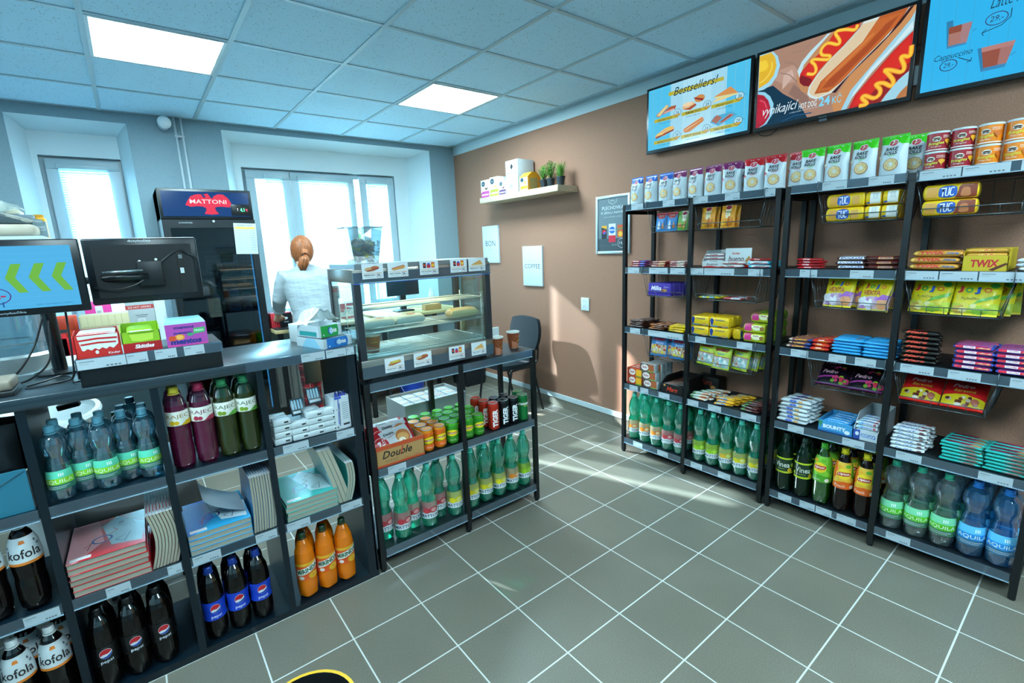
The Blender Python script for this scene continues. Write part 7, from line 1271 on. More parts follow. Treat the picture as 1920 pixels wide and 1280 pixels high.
def loaf(x, y, lab, rz=0):
    b = MB(); prof = [(-.05, 0), (.05, 0), (.056, .05), (.045, .085), (0, .095), (-.045, .085), (-.056, .05)]
    n = len(prof); V = []; ks = [(-.12, .7), (-.10, .95), (0, 1), (.10, .95), (.12, .7)]
    for yy, s in ks: V += [(px_ * s, yy, pz * s) for px_, pz in prof]
    b.add(V, [(i * n + j, i * n + (j + 1) % n, (i + 1) * n + (j + 1) % n, (i + 1) * n + j) for i in range(4) for j in range(n)] + [tuple(range(n - 1, -1, -1)), tuple(range(4 * n, 5 * n))], M('a8703c', .6), True)
    t = empty('bread_bag', (x, y, TH + .001), rz, lab, 'bread', 'bagged loaves on the table'); b.build('loaf', t)
    V2 = [(v[0] * 1.12, v[1] * 1.08, v[2] * 1.1) for v in V]; MB().add(V2, [(i * n + j, i * n + (j + 1) % n, (i + 1) * n + (j + 1) % n, (i + 1) * n + j) for i in range(4) for j in range(n)], clear('dfe9ec', .25, .15, 'd5dfe2', .15), True).build('plastic_bag', t)
loaf(-.66, 2.42, 'bagged brown loaf directly in front of the person'); loaf(-.52, 2.48, 'bagged brown loaf right of the other loaf', .1)
m = MB(); m.grid(lambda u, v, off=0: (-.1 + .2 * u, .12 * v, .02 + .05 * abs(sin(7 * u + 3 * v)) * sin(pi * u)), 10, 7, clear('dfe9ec', .3, .35, 'dbe6ea', .12), smooth=False); put(m, 'plastic_bags', (-.50, 2.52, TH + .001), 'crinkled clear plastic bags on the table by the window', 'plastic bag')
kb_ = boxM(.20, .16, .14, 'cfd6d8', [('r', 0, .62, 1, 1, 'b82434'), ('r', 0, 0, 1, .14, 'b82434'), ('t', 'Klaus', .6, .38, .5, .22, '6a7074', {}), ('r', .0, .45, .16, .6, 'b82434')]); put(kb_, 'carton', (-.16, 2.35, TH), 'white and red carton with a grey word, seen through the warmer', 'carton')
m = MB(); m.box(-.17, 0, .16, .17, .025, .34, M('0f2430', .3), c=.004); m.box(-.03, .02, .02, .03, .05, .2, M('12181c', .4)); m.box(-.09, -.03, 0, .09, .1, .014, M('12181c', .4), c=.003); put(m, 'dark_monitor', (.38, 2.35, TH), 'small dark monitor on the table behind the food warmer', 'monitor', rz=.0)
m = MB(); m.box(-.09, 0, 0, .09, .08, .06, M('a98250', .7), c=.003); put(m, 'cardboard_box', (.62, 2.2, TH), 'small brown cardboard box behind the food warmer', 'box')
m = MB().lathe([(.035, 0), (.035, .12), (.02, .16), (.012, .2)], M('d8dfe0', .3), 18); put(m, 'spray_bottle', (.74, 2.45, TH), 'white bottle on the table near the brown wall', 'bottle')
# left table: boxes in front of the small window
pb = boxM(.145, .10, .325, 'd8308e', [('r', 0, 0, 1, .62, 'c0309a'), ('r', .4, .66, .68, .9, 'd8dde0')] + [('r', .44 + .03 * k, .68, .455 + .03 * k, .8, '3a3a40') for k in range(6)]); put(pb, 'toner_box', (-1.935, 2.45, TH), 'bright pink box with a barcode below the till screen', 'box')
gb = boxM(.17, .14, .30, 'a4adb0', [('r', 0, .82, 1, .92, 'b83a34'), ('t', 'ICE HOT DRINKS', .5, .87, .8, .05, 'e6dcd8'), ('r', .38, .44, .62, .58, 'e0e4e4')] + [('r', .4 + .03 * k, .45, .412 + .03 * k, .57, '2a2a30') for k in range(7)] + [('r', .3, .66, .75, .68, '6a7074'), ('r', .35, .62, .7, .635, '6a7074')]); put(gb, 'carton', (-1.70, 2.45, TH), 'grey carton with a red stripe and barcode below the till monitor', 'carton')
put(boxM(.07, .12, .30, 'cfdbe0'), 'carton', (-1.578, 2.48, TH), 'narrow white carton beside the grey striped carton', 'carton')
m = MB(); m.box(-.13, 0, 0, .13, .16, .25, M('b8ae88', .6), c=.002); m.box(-.131, -.001, .17, .131, .161, .174, M('8a8262', .6))
for k in range(7): m.box(-.125 + k * .036, -.0015, .18, -.123 + k * .036, 0, .245, M('9a9272', .6))
put(m, 'wooden_crate', (-1.90, 2.20, TH), 'pale wooden crate standing behind the red sweet box', 'crate')
m = MB(); m.box(-.06, 0, 0, .06, .06, .25, M('c8401c', .4), c=.004); m.box(-.045, -.002, .15, .045, .0, .235, M('a83418', .45), c=.002); m.tube([(-.03, -.004, .02), (-.03, -.012, .10), (.03, -.012, .105)], .004, M('14181a', .4), 6); put(m, 'orange_case', (-2.11, 2.35, TH), 'orange upright case behind the customer screen pole', 'case')
m = MB()
for k, (x, z) in enumerate([(0, 0), (.028, .0)]): m.box(x - .04, 0, 0, x + .03, .05, .17 - k * .05, M('c01820', .3), c=.004)
m.box(-.01, -.004, .155, .05, .0, .175, M('2a3034', .3)); put(m, 'red_dispenser', (-2.135, 2.19, TH), 'bright red dispenser in front of the orange case', 'dispenser')
m = MB().tube([(0, 0, .04), (.03, -.02, .075), (.06, 0, .05)], .014, M('1a3a4c', .35), 8).tube([(-.01, 0, .03), (.05, .02, .02)], .018, M('12222c', .35), 8).box(-.03, -.03, 0, .09, .05, .02, M('1a3a4a', .4)); put(m, 'hand_tools', (-2.02, 2.17, TH), 'dark teal tool handles on the white table by the red dispenser', 'tools')
# white storage unit at the far left with a steamer and packed goods
t = empty('storage_unit', (-2.34, .86, 0), 0, 'white two-level storage unit at the far left behind the counter', 'shelf unit'); wh = M('c3d6dd', .4)
for z in (1.10, 1.655): MB().box(-.38, -.22, z - .022, .375, .22, z, wh).build('shelf_board', t)
for x in (-.37, -.15):
    for y in (-.21, .21): MB().box(x - .012, y - .012, 0, x + .012, y + .012, 1.633, wh).build('post', t)
t = empty('hot_dog_steamer', (-2.15, .80, 1.101), 0, 'glass-drum steamer on a steel base at the far left edge', 'steamer')
MB().lathe([(.15, 0), (.155, .01), (.155, .075), (.14, .085)], M('a8b4b6', .3, .7), 36).build('steamer_base', t)
MB().lathe([(.135, .085), (.135, .30)], clear('cfe6ee', .22, .10, 'b5d2dc'), 36, cap=False).lathe([(.136, .125), (.137, .13)], M('b9c6c8', .3, .5), 36, cap=False).build('glass_drum', t)
MB().lathe([(.138, .30), (.138, .315), (.03, .33), (.0, .33)], M('b9c6c8', .3, .6), 36).build('steamer_lid', t)
m = MB(); m.grid(lambda u, v, off=0: (-.17 + .34 * u, .02 + .2 * v, .05 + .045 * sin(pi * u) + .015 * sin(13 * u + 7 * v) * sin(9 * v)), 12, 8, clear('e4eef1', .35, .5, 'dbe6ea', .1)); m.box(-.16, .02, 0, .15, .2, .045, M('bdb3a0', .6), c=.015); put(m, 'plastic_wrapped_pack', (-2.13, .625, 1.656), 'plastic-wrapped pale pack on the top shelf at the left edge', 'pack')
m = MB(); m.box(-.12, 0, 0, .12, .16, .035, M('6a7a84', .4), c=.002); put(m, 'grey_box', (-2.12, .84, 1.716), 'flat grey box above the wrapped packs, top left', 'box'); 
m = MB(); m.box(-.13, 0, 0, .13, .18, .06, M('8f9ba0', .4), c=.003); put(m, 'carton', (-2.13, .86, 1.656), 'grey carton under the flat grey box, top left', 'carton')
m = MB(); m.grid(lambda u, v, off=0: (-.1 + .2 * u, .15 * v, .02 + .06 * sin(pi * u) * sin(pi * v) + .01 * sin(15 * u)), 10, 8, clear('e4eef1', .3, .55, 'd5dccf', .15)); m.box(-.09, .01, 0, .09, .14, .02, M('c9c3ae', .6), c=.006); put(m, 'bread_pack', (-2.13, .84, 1.752), 'pale bagged bread lying on the flat grey box', 'bread')
m = MB().box(-.022, 0, 0, .022, .06, .085, M('d8a018', .45), c=.004).lathe([(.018, .085), (.018, .1)], M('c08a10', .4), 16, c=(0, .03)); put(m, 'yellow_tin', (-1.992, .89, 1.656), 'yellow tin on the top shelf by the small window', 'tin')
m = MB().box(-.02, 0, 0, .02, .02, .062, M('9fb4bc', .4)).art(front(-.02, .02, 0, .062, 0), .04, .062, [('r', .1, .4, .9, .7, 'c9d6da'), ('r', .2, .5, .8, .53, '5a6a70')]); put(m, 'small_box', (-1.978, .76, 1.656), 'little grey printed box right of the yellow tin', 'box')
m = MB(); m.box(-.09, 0, 0, .09, .12, .012, M('cfdce0', .35), c=.004); put(m, 'white_tray', (-1.955, .415, CT + .0), 'small white tray on the counter behind the screen pole', 'tray') if 0 else None
# wash basin behind the counter
t = empty('wash_basin', (-2.20, 1.05, 0), 0, 'white oval wash basin behind the counter, seen above the small bottles', 'basin'); ce = M('cfdadc', .12)
prof = [(.03, .66), (.12, .665), (.22, .71), (.265, .79), (.275, .83), (.27, .845), (.25, .845), (.24, .82), (.19, .745), (.10, .715), (.02, .71)]
MB().lathe(prof, ce, 40, T=Matrix.Diagonal((1, 1.3, 1, 1)), cap=False).build('basin_bowl', t)
MB().lathe([(.09, 0), (.07, .1), (.065, .5), (.1, .665)], ce, 28, T=Matrix.Translation((-.05, .03, 0))).build('basin_pedestal', t)
MB().tube(smooth([(.02, 0, .66), (.02, 0, .52), (.05, -.02, .45), (.09, -.02, .44), (.12, 0, .47), (.12, .05, .60)], 5), .018, M('c9d3d4', .35), 12).build('waste_pipe', t)
m = MB().tube([(0, 0, .17), (.01, 0, .03)], .006, M('14303c', .35), 8).box(-.035, -.012, 0, .035, .02, .022, M('0e141a', .3), c=.004); put(m, 'scrubbing_brush', (-1.985, .49, .975), 'small dark brush hanging behind the counter above the small bottles', 'brush', rot=(0, radians(-8), -.1))
m = MB().lathe([(.03, 0), (.032, .1), (.03, .16), (.014, .19), (.014, .2)], M('2fa39a', .3), 20).lathe([(.016, .2), (.016, .225)], M('163a3c', .4), 16); put(m, 'detergent_bottle', (-1.925, .95, .845 - .0), 'teal detergent bottle on the basin edge', 'bottle') if 0 else None
m = MB().lathe([(.02, 0), (.022, .01), (.022, .14), (.012, .17), (.012, .18)], M('2f8a4a', .3), 18).lathe([(.014, .18), (.014, .2)], M('1f6a2a', .4), 14); put(m, 'detergent_bottle', (-1.84, .30, R2), 'green-capped detergent bottle standing behind the small water bottles', 'bottle')
# dark cloth over a low stool behind the counter
t = empty('low_stool', (-1.86, .80, 0), 0, 'low stool draped with a black cloth, seen above the red workbooks', 'stool')
for x in (-.12, .12):
    for y in (-.12, .12): MB().tube([(x * 1.15, y * 1.15, 0), (x, y, .42)], .012, M('9aa6aa', .4, .5), 10).build('leg', t)
MB().lathe([(.17, .42), (.175, .43), (.17, .45)], M('20262a', .5), 28).build('seat', t)
def clothS(u, v, off=0):
    a = 2 * pi * u; r = .05 + .19 * min(1, v * 1.6); d = max(0, v - .6) / .4; r += .04 * d * (1 + .5 * sin(5 * a)); return (r * cos(a), r * sin(a), .462 - .16 * d * (1 + .3 * sin(3 * a + 1)) + .006 * sin(9 * a) * v)
m = MB(); m.grid(clothS, 40, 12, M('15191a', .8)); m.add([clothS(i / 40, 0) for i in range(40)], [tuple(range(40))], M('15191a', .8)); put(m, 'black_cloth', (-1.86, .80, .001), 'black cloth draped over the low stool behind the counter', 'cloth')
# handwritten list taped behind the counter
m = MB(); m.box(-.06, -.0005, 0, .06, .0005, .21, M('c9cdb8', .6)); rr2 = random.Random(8)
m.art(front(-.06, .06, 0, .21, -.0005), .12, .21, [('t', w_, .72 if k % 2 else .9, .93 - .06 * (k // 2), .14, .03, '3a4a6a', {'s': .2}) for k, w_ in enumerate(['18', '10', '15', '12', '20', '6'])] + [('r', .1, .8 - k * .03, .1 + rr2.uniform(.3, .7), .803 - k * .03, 'a8ac98') for k in range(8)]); put(m, 'handwritten_list', (-1.045, DEP + .032, .900), 'pale handwritten list hanging behind the counter above the pen carton', 'note')
# carton of cream desserts on a low stand behind the middle rack
t = empty('low_stand', (-.405, .50, 0), 0, 'small black metal stand behind the middle rack carrying a white carton', 'stand')
MB().box(-.21, -.135, .49, .21, .135, .50, wl).build('stand_top', t)
for x in (-.19, .19):
    for y in (-.12, .12): MB().box(x - .008, y - .008, 0, x + .008, y + .008, .49, wl).build('leg', t)
m = MB(); g_ = M('a3b0b1', .6); m.box(-.205, -.13, 0, .205, -.127, .175, g_).box(-.205, .127, 0, .205, .13, .175, g_).box(-.205, -.127, 0, -.202, .127, .175, g_).box(.202, -.127, 0, .205, .127, .175, g_).box(-.202, -.127, 0, .202, .127, .004, g_)
m.tube([(-.2 + .04 * k, -.1305, .06 + .004 * ((-1) ** k)) for k in range(11)], .0012, M('5a6466'), 4); put(m, 'display_carton', (-.405, .50, .501), 'open white carton of cheese desserts behind the iced tea cans', 'display carton')
des = MB().box(-.035, 0, 0, .035, .075, .155, M('a3b0b5', .4), c=.004); des.art(plane((-.035, 0, .155), (1, 0, 0), (0, 1, 0), (0, 0, 1), .07, .075), .07, .075, [('o', .5, .3, .34, .22, .006, 'd08a44'), ('r', .2, .62, .75, .7, 'a8b6c4'), ('e', .8, .8, .07, .07, '2a5aa8'), ('e', .3, .85, .05, .04, '3a6ab8')]); P_des = Proto('dessert_pack', des)
for i in range(5):
    for j in range(3): P_des.put((-.562 + i * .078, .382 + j * .08, .506), 'white wrapped cheese dessert in the open carton, %s, %s' % (nth(i, 5), row_(j)), 'dessert pack', 'white wrapped desserts in the open carton', rz=jit(.03))
# chair, bin, bucket
t = empty('chair', (.95, 1.45, 0), 0, 'black padded visitor chair with sunlit back against the brown wall', 'chair'); bf = noise_mat('black_fabric', '0e1a20', '16242c', 300, .85, .1, .3); ft = M('0d1114', .3)
def pad(S0, th, mat_, nm, par):
    m = MB(); m.grid(lambda u, v, off=0: S0(u, v, 0), 12, 12, mat_); m.grid(lambda u, v, off=0: S0(u, v, th), 12, 12, mat_, flip=True)
    E_ = [(i / 12, 0) for i in range(12)] + [(1, i / 12) for i in range(12)] + [(1 - i / 12, 1) for i in range(12)] + [(0, 1 - i / 12) for i in range(12)]; n = len(E_)
    m.add([S0(u, v, 0) for u, v in E_] + [S0(u, v, th) for u, v in E_], [(k, n + k, n + (k + 1) % n, (k + 1) % n) for k in range(n)], mat_, True); m.build(nm, par)
def sq(u, v):   # square to rounded square
    a = 2 * u - 1; b = 2 * v - 1; r = .28; return a * sqrt(1 - b * b * r), b * sqrt(1 - a * a * r)
def backS(u, v, o=0): a, b = sq(u, v); return (.185 - .02 * (1 - a * a) + .05 * (b + 1) / 2 + o, -.215 * a, .72 + .165 * b)
def seatS(u, v, o=0): a, b = sq(u, v); return (-.01 + .215 * a, .22 * b, .445 + .012 * (1 - b * b) + o)
pad(backS, .035, bf, 'backrest', t); pad(seatS, .045, bf, 'seat', t)
MB().box(.235, -.18, .57, .245, .18, .86, M('0c1013', .4), c=.004).build('back_shell', t)
for s in (-1, 1):
    MB().tube(smooth([(-.20, s * .22, 0), (-.13, s * .215, .40), (-.09, s * .21, .44), (.10, s * .21, .44), (.14, s * .215, .40), (.24, s * .22, 0)], 5), .0115, ft, 10).build('leg_frame', t)
    MB().tube(smooth([(.10, s * .17, .44), (.20, s * .17, .45), (.235, s * .17, .52), (.24, s * .17, .68)], 5), .009, ft, 8).build('back_bracket', t)
MB().tube([(-.11, -.21, .435), (-.11, .21, .435)], .009, ft, 8).tube([(.11, -.21, .435), (.11, .21, .435)], .009, ft, 8).build('cross_bar', t)
m = MB(); m.prism([(-.12, -.14), (.12, -.14), (.12, .14), (-.12, .14)], 0, .01, M('10181e', .45)); V = [(-.12, -.14, 0), (.12, -.14, 0), (.12, .14, 0), (-.12, .14, 0), (-.145, -.165, .42), (.145, -.165, .42), (.145, .165, .42), (-.145, .165, .42)]
m.add(V, [(0, 1, 5, 4), (1, 2, 6, 5), (2, 3, 7, 6), (3, 0, 4, 7)], M('10181e', .45)); m.tube([(x, y, .42) for x, y, z in V[4:]], .006, M('10181e', .45), 6, close=True); put(m, 'waste_bin', (1.19, 2.52, 0), 'black rectangular waste bin in the corner by the brown wall', 'bin')
t = empty('bucket', (.36, 2.30, 0), 0, 'blue plastic bucket on the floor behind the middle rack', 'bucket')
MB().lathe([(.10, 0), (.135, .26), (.142, .265), (.142, .275), (.132, .272), (.098, .006), (.001, .006)], M('123fae', .35), 32, cap=False).lathe([(.10, 0), (.001, .0)], M('123fae'), 32, cap=False).build('bucket_shell', t)
MB().tube([(.14 * cos(a), -.03 - .10 * sin(a) * .9, .25 - .17 * sin(a)) for a in [pi * k / 14 for k in range(15)]], .003, M('c9d3d6', .3, .5), 6).build('bucket_handle', t)
m = MB(); m.lathe([(.105, 0), (.132, .285), (.137, .29), (.137, .305), (.127, .305), (.1, .01), (.001, .01)], M('d9a814', .4), 36, cap=False, seg_m=[M('1a1d20', .5), M('d9a814', .4), M('d9a814', .4), M('d9a814', .4), M('14171a', .5), M('14171a', .5)]).lathe([(.105, 0), (.001, 0)], M('1a1d20'), 36, cap=False)
put(m, 'waste_basket', (-1.515, -.815, 0), 'dark basket with a yellow rim, barely in view at the bottom edge', 'basket')
# ================================================================== on the brown wall
oak = noise_mat('pale_oak', 'b3a489', 'c6b89c', 18, .5, .05, .4, 6, (8, .25, 8))
SY0, SY1, SZ = .90, 2.02, 2.020
t = empty('wall_shelf', (BROWN_X, 1.46, SZ), 0, 'pale oak floating shelf high on the brown wall', 'shelf')
MB().box(-.232, -.56, -.05, 0, .56, 0, oak, c=.001).build('shelf_board', t)
def pod(w_, h_, c, dots, y, lab, word=None):
    o = [('r', 0, 0, 1, .36, c), ('r', 0, .3, .12, .9, 'd3d8d6'), ('e', .30, .78, .22, .15, '1f3f4c'), ('t', 'NDG', .30, .78, .2, .06, 'cfd8da'), ('e', .66, .55, .18, .13, dots), ('e', .66, .60, .14, .07, 'e6d6b8'), ('r', .08, .12, .92, .2, 'e6e6e0'), ('t', word or 'CAFÉ', .5, .16, .6, .05, '5a4a4a')]
    m = boxM(w_, .12, h_, 'd9dedb', o); put(m, 'capsule_box', (BROWN_X - .215, y, SZ + .001), lab, 'box', 'coffee capsule boxes on the shelf', rz=RZ)
pod(.135, .165, 'b03a8c', '4a2a22', 1.945, 'white capsule box with a purple band, first on the wall shelf'); pod(.14, .175, '9ac02a', 'c9a05a', 1.795, 'white capsule box with a lime band on the wall shelf'); pod(.10, .125, '5a3a6a', '4a2a22', 1.665, 'small white capsule box with a dark violet band on the shelf')
m = boxM(.175, .19, .285, 'b9c6cc', [('r', 0, .0, 1, .62, 'a3c0cc'), ('p', [(.5, .70), (.62, .80), (.5, .90), (.38, .80)], '20262a'), ('t', 'GROWTHLINE', .5, .62, .8, .035, '4a565c'), ('t', 'D', .5, .4, .06, .05, '7a8a92'), ('r', .3, .16, .55, .26, '8f9ea6')], rt=[('r', 0, 0, 1, 1, '7f8a90')]); put(m, 'kettle_box', (BROWN_X - .212, 1.52, SZ + .001), 'tall blue-grey carton with a diamond mark on the wall shelf', 'carton', rz=RZ)
m = MB(); w_ = .115; oc = M('df9420', .4); m.box(-w_ / 2, 0, 0, w_ / 2, .15, .115, oc); m.add([(-w_ / 2, 0, .115), (w_ / 2, 0, .115), (w_ / 2, .15, .115), (-w_ / 2, .15, .115), (-w_ / 2, .05, .155), (w_ / 2, .05, .155), (-w_ / 2, .10, .155), (w_ / 2, .10, .155)], [(0, 1, 5, 4), (4, 5, 7, 6), (3, 6, 7, 2), (1, 2, 7, 5), (0, 4, 6, 3)], oc)
m.art(front(-w_ / 2, w_ / 2, 0, .115, 0), w_, .115, [('r', .04, 0, .96, .95, 'd9dedb'), ('r', .1, .1, .95, .35, 'd98a1e'), ('e', .3, .78, .2, .16, '1f3f4c'), ('e', .66, .55, .16, .16, 'c98a4a')]); m.art(plane((w_ / 2, 0, 0), (0, 1, 0), (0, 0, 1), (1, 0, 0), .15, .115), .15, .115, [('r', .15, .1, .75, .9, '9c8a5a')]); put(m, 'capsule_box', (BROWN_X - .228, 1.335, SZ + .001), 'orange house-shaped capsule box on the wall shelf beside the plants', 'box', 'coffee capsule boxes on the shelf', rz=RZ)
def plant(y, h, r, kind, lab, seed, x=BROWN_X - .11):
    t = empty('potted_plant', (x, y, SZ + .001), 0, lab, 'plant', 'little potted plants on the wall shelf'); rp = random.Random(seed)
    MB().lathe([(.026, 0), (.036, .068), (.039, .070), (.039, .078), (.034, .078), (.033, .066), (.001, .066)], M('18232a', .5), 26, cap=False).lathe([(.026, 0), (.001, 0)], M('18232a'), 26, cap=False).build('plant_pot', t)
    m = MB(); cs = [M('3f7a1c', .6), M('57962a', .6), M('2f6418', .6), M('76b03a', .6)]
    if kind == 'grass':
        for k in range(110):
            a = rp.uniform(0, 2 * pi); rr_ = .026 * sqrt(rp.random()); L_ = h * rp.uniform(.6, 1.0); sp = rp.uniform(.1, .6) * r / h; w_ = .0016
            b0 = Vector((rr_ * cos(a), rr_ * sin(a), .066)); b1 = b0 + Vector((cos(a) * sp * L_ * .5, sin(a) * sp * L_ * .5, L_ * .6)); b2 = b0 + Vector((cos(a) * sp * L_ * 1.3, sin(a) * sp * L_ * 1.3, L_)); pr_ = Vector((-sin(a), cos(a), 0)) * w_
            m.add([b0 - pr_, b0 + pr_, b1 + pr_, b1 - pr_, b2], [(0, 1, 2, 3), (3, 2, 4)], cs[k % 4])
    else:
        for k in range(60):
            a = rp.uniform(0, 2 * pi); sp = rp.uniform(.05, 1) * r; L_ = h * (1 - .35 * (sp / r) ** 2) * rp.uniform(.75, 1); tip = Vector((cos(a) * sp, sin(a) * sp, .066 + L_)); m.tube([(0, 0, .06), tuple(tip * .5 + Vector((0, 0, .03))), tuple(tip)], .0009, cs[2], 3)
            for q_ in range(9):
                f = .35 + .65 * q_ / 8; p = Vector((tip.x * f, tip.y * f, .066 + L_ * f)) + Vector((rp.uniform(-.012, .012), rp.uniform(-.012, .012), rp.uniform(-.008, .008))); E_ = Euler((rp.uniform(-1, 1), rp.uniform(-1, 1), rp.uniform(0, 6))).to_matrix(); s_ = .0062
                m.add([p + E_ @ Vector(v) for v in ((-s_, 0, 0), (0, -s_ * .5, 0), (s_, 0, 0), (0, s_ * .5, 0))], [(0, 1, 2, 3)], cs[rp.randrange(4)])
    m.build('foliage', t)
plant(1.20, .135, .072, 'bush', 'small bushy green plant in a dark pot, left of three', 1); plant(1.10, .165, .075, 'bush', 'tallest bushy green plant in a dark pot, middle of three', 2, BROWN_X - .12); plant(.985, .15, .085, 'grass', 'grassy green plant in a dark pot, right end of wall shelf', 3, BROWN_X - .115)
def canvas(y0, y1, z0, z1, ops, lab):
    m = MB(); w_ = y0 - y1; m.box(0, 0, 0, w_, .022, z1 - z0, M('c3d2dc', .6), c=.0015); m.art(front(0, w_, 0, z1 - z0, 0), w_, z1 - z0, ops); put(m, 'wall_canvas', (BROWN_X - .0225, y0, z0), lab, 'picture', 'word canvases on the brown wall', rz=RZ)
canvas(2.305, 2.025, 1.375, 1.760, [('t', 'BON', .5, .53, .62, .15, '16303e', {'b': .0}), ('t', 'APPETIT', .5, .36, .32, .03, '7a8e9a')], 'white canvas reading BON beside the food warmer'); canvas(1.635, 1.350, 1.155, 1.535, [('t', 'COFFEE', .5, .50, .80, .11, '16303e', {'b': .0}), ('t', 'BUT FIRST', .5, .63, .3, .025, '7a8e9a')], 'white canvas reading COFFEE above the chair')
t = empty('framed_poster', (BROWN_X - .018, .685, 1.450), RZ, 'silver-framed chalkboard poster with drink cans beside the rack', 'poster'); w_ = .345; h_ = .455; al = M('c2d0d6', .3, .6)
MB().box(0, 0, 0, .022, .018, h_, al, c=.003).box(w_ - .022, 0, 0, w_, .018, h_, al, c=.003).box(.022, 0, 0, w_ - .022, .018, .022, al, c=.003).box(.022, 0, h_ - .022, w_ - .022, .018, h_, al, c=.003).build('poster_frame', t)
m = MB().box(.02, .008, .02, w_ - .02, .012, h_ - .02, M('5f7078', .3)); m.art(front(.022, w_ - .022, .022, h_ - .022, .008), w_ - .044, h_ - .044, [('r', 0, 0, 1, 1, '66777f'), ('r', 0, 0, 1, .24, '3f4a50'), ('r', .0, .10, 1, .105, '56646b'), ('l', [(.36, .99), (.36, .93), (.5, .88), (.64, .93), (.64, .99)], .003, 'c3d0d4'), ('t', 'MENU', .5, .95, .16, .03, 'b9c6ca'), ('t', 'PLECHOVKA', .5, .82, .72, .065, 'c9d6da'), ('t', 'K JÍDLU NAVÍC', .5, .73, .78, .06, 'c9d6da'), ('t', 'platí s každým jídlem', .5, .65, .6, .03, 'a8b8be', {'s': .3}),
    ('r', .12, .24, .30, .49, '22272c'), ('p', [(.12, .49), (.30, .49), (.30, .42), (.12, .46)], 'd8a02a'), ('e', .21, .37, .07, .045, 'c9303a'), ('p', [(.15, .35), (.27, .38), (.26, .34), (.2, .325)], '2a5ab8'), ('r', .37, .17, .60, .52, 'c2283c'), ('r', .37, .30, .60, .52, 'ccd6dc'), ('e', .485, .40, .10, .065, '2a62b8'), ('t', 'PEPSI', .485, .40, .18, .03, 'e6ecf0', {'b': .03}), ('r', .66, .26, .86, .49, 'c8582a'), ('t', 'Mirinda', .76, .42, .17, .05, '2f8a5a', {'b': .03, 'rot': 15}), ('e', .76, .32, .07, .05, 'e0b03a'), ('o', .80, .15, .13, .09, .003, 'c3d0d4'), ('t', '14,-', .80, .15, .14, .06, 'd3dfe3'), ('t', 'jen za', .56, .12, .16, .025, 'b9c6ca', {'s': .2})], e=.0003); m.build('poster_print', t)
m = MB(); m.box(-.047, 0, -.056, .047, .012, .056, M('d3dfe2', .35), c=.004)
for z in (.024, -.024): m.lathe([(.021, 0), (.021, .002), (.019, .0022), (.018, -.004), (.001, -.004)], M('c3cfd3', .35), 24, T=Matrix.Translation((0, -.0005, z)) @ Matrix.Rotation(radians(90), 4, 'X'), cap=False); m.art(front(-.02, .02, z - .02, z + .02, -.001), .04, .04, [('e', .3, .5, .07, .07, '1a2226'), ('e', .7, .5, .07, .07, '1a2226'), ('e', .5, .8, .05, .05, '6a767a')], e=.0006)
put(m, 'wall_socket', (BROWN_X - .0125, .818, 1.022), 'white double wall socket on the brown wall', 'socket', rz=RZ)
# ================================================================== the person
def ell(c, r, n=16, m_=12):
    b = MB(); V = []
    for j in range(1, m_): a = pi * j / m_; V += [(c[0] + r[0] * sin(a) * cos(2 * pi * k / n), c[1] + r[1] * sin(a) * sin(2 * pi * k / n), c[2] + r[2] * cos(a)) for k in range(n)]
    F = [(j * n + k, (j + 1) * n + k, (j + 1) * n + (k + 1) % n, j * n + (k + 1) % n) for j in range(m_ - 2) for k in range(n)]
    V += [(c[0], c[1], c[2] + r[2]), (c[0], c[1], c[2] - r[2])]; t0 = len(V) - 2
    F += [(t0, k, (k + 1) % n) for k in range(n)] + [(t0 + 1, (m_ - 2) * n + (k + 1) % n, (m_ - 2) * n + k) for k in range(n)]; return V, F
def loft(mb, secs, mat_, n=20, p=2.4):
    """secs: centre, half width, half depth, forward lean of the ring"""
    V = []
    for (c, w_, d_, ln) in secs:
        for k in range(n):
            a = 2 * pi * k / n; x = w_ * (abs(cos(a)) ** (2 / p)) * (1 if cos(a) >= 0 else -1); y = d_ * (abs(sin(a)) ** (2 / p)) * (1 if sin(a) >= 0 else -1)
            V.append((c[0] + x, c[1] + y * cos(ln), c[2] - y * sin(ln)))
    N = len(secs); mb.add(V, [(i * n + k, i * n + (k + 1) % n, (i + 1) * n + (k + 1) % n, (i + 1) * n + k) for i in range(N - 1) for k in range(n)] + [tuple(range(n - 1, -1, -1)), tuple(range((N - 1) * n, N * n))], mat_, True)
def fuse(o, vox, sm=3):
    md = o.modifiers.new('fuse', 'REMESH'); md.mode = 'VOXEL'; md.voxel_size = vox; md.use_smooth_shade = True
    if sm: s_ = o.modifiers.new('soften', 'SMOOTH'); s_.iterations = sm; s_.factor = .5
skin = M('d2a48c', .55); skin.node_tree.nodes['Principled BSDF'].inputs['Subsurface Weight'].default_value = .1
PX, PY = -.63, 1.87
b = MB()
hd = (PX + .005, PY + .135, 1.565)
V, F = ell(hd, (.075, .095, .112)); b.add(V, F, skin, True)
V, F = ell((hd[0], hd[1] + .03, hd[2] - .055), (.058, .065, .065)); b.add(V, F, skin, True)          # jaw
b.add(*ell((hd[0], hd[1] + .100, hd[2] - .02), (.012, .018, .022), 8, 6), skin, True)                 # nose
for s in (-1, 1):
    b.add(*ell((hd[0] + s * .078, hd[1] + .005, hd[2] - .018), (.009, .019, .031), 10, 8), skin, True)
    b.add(*ell((hd[0] + s * .032, hd[1] + .088, hd[2] + .004), (.016, .008, .009), 8, 6), skin, True)
b.add(*ell((hd[0], hd[1] + .092, hd[2] - .062), (.026, .008, .008), 8, 6), skin, True)                # lips
b.tube([(PX, PY + .075, 1.38), (PX, PY + .105, 1.45), (hd[0], hd[1] - .01, 1.52)], [.062, .052, .054], skin, 16)
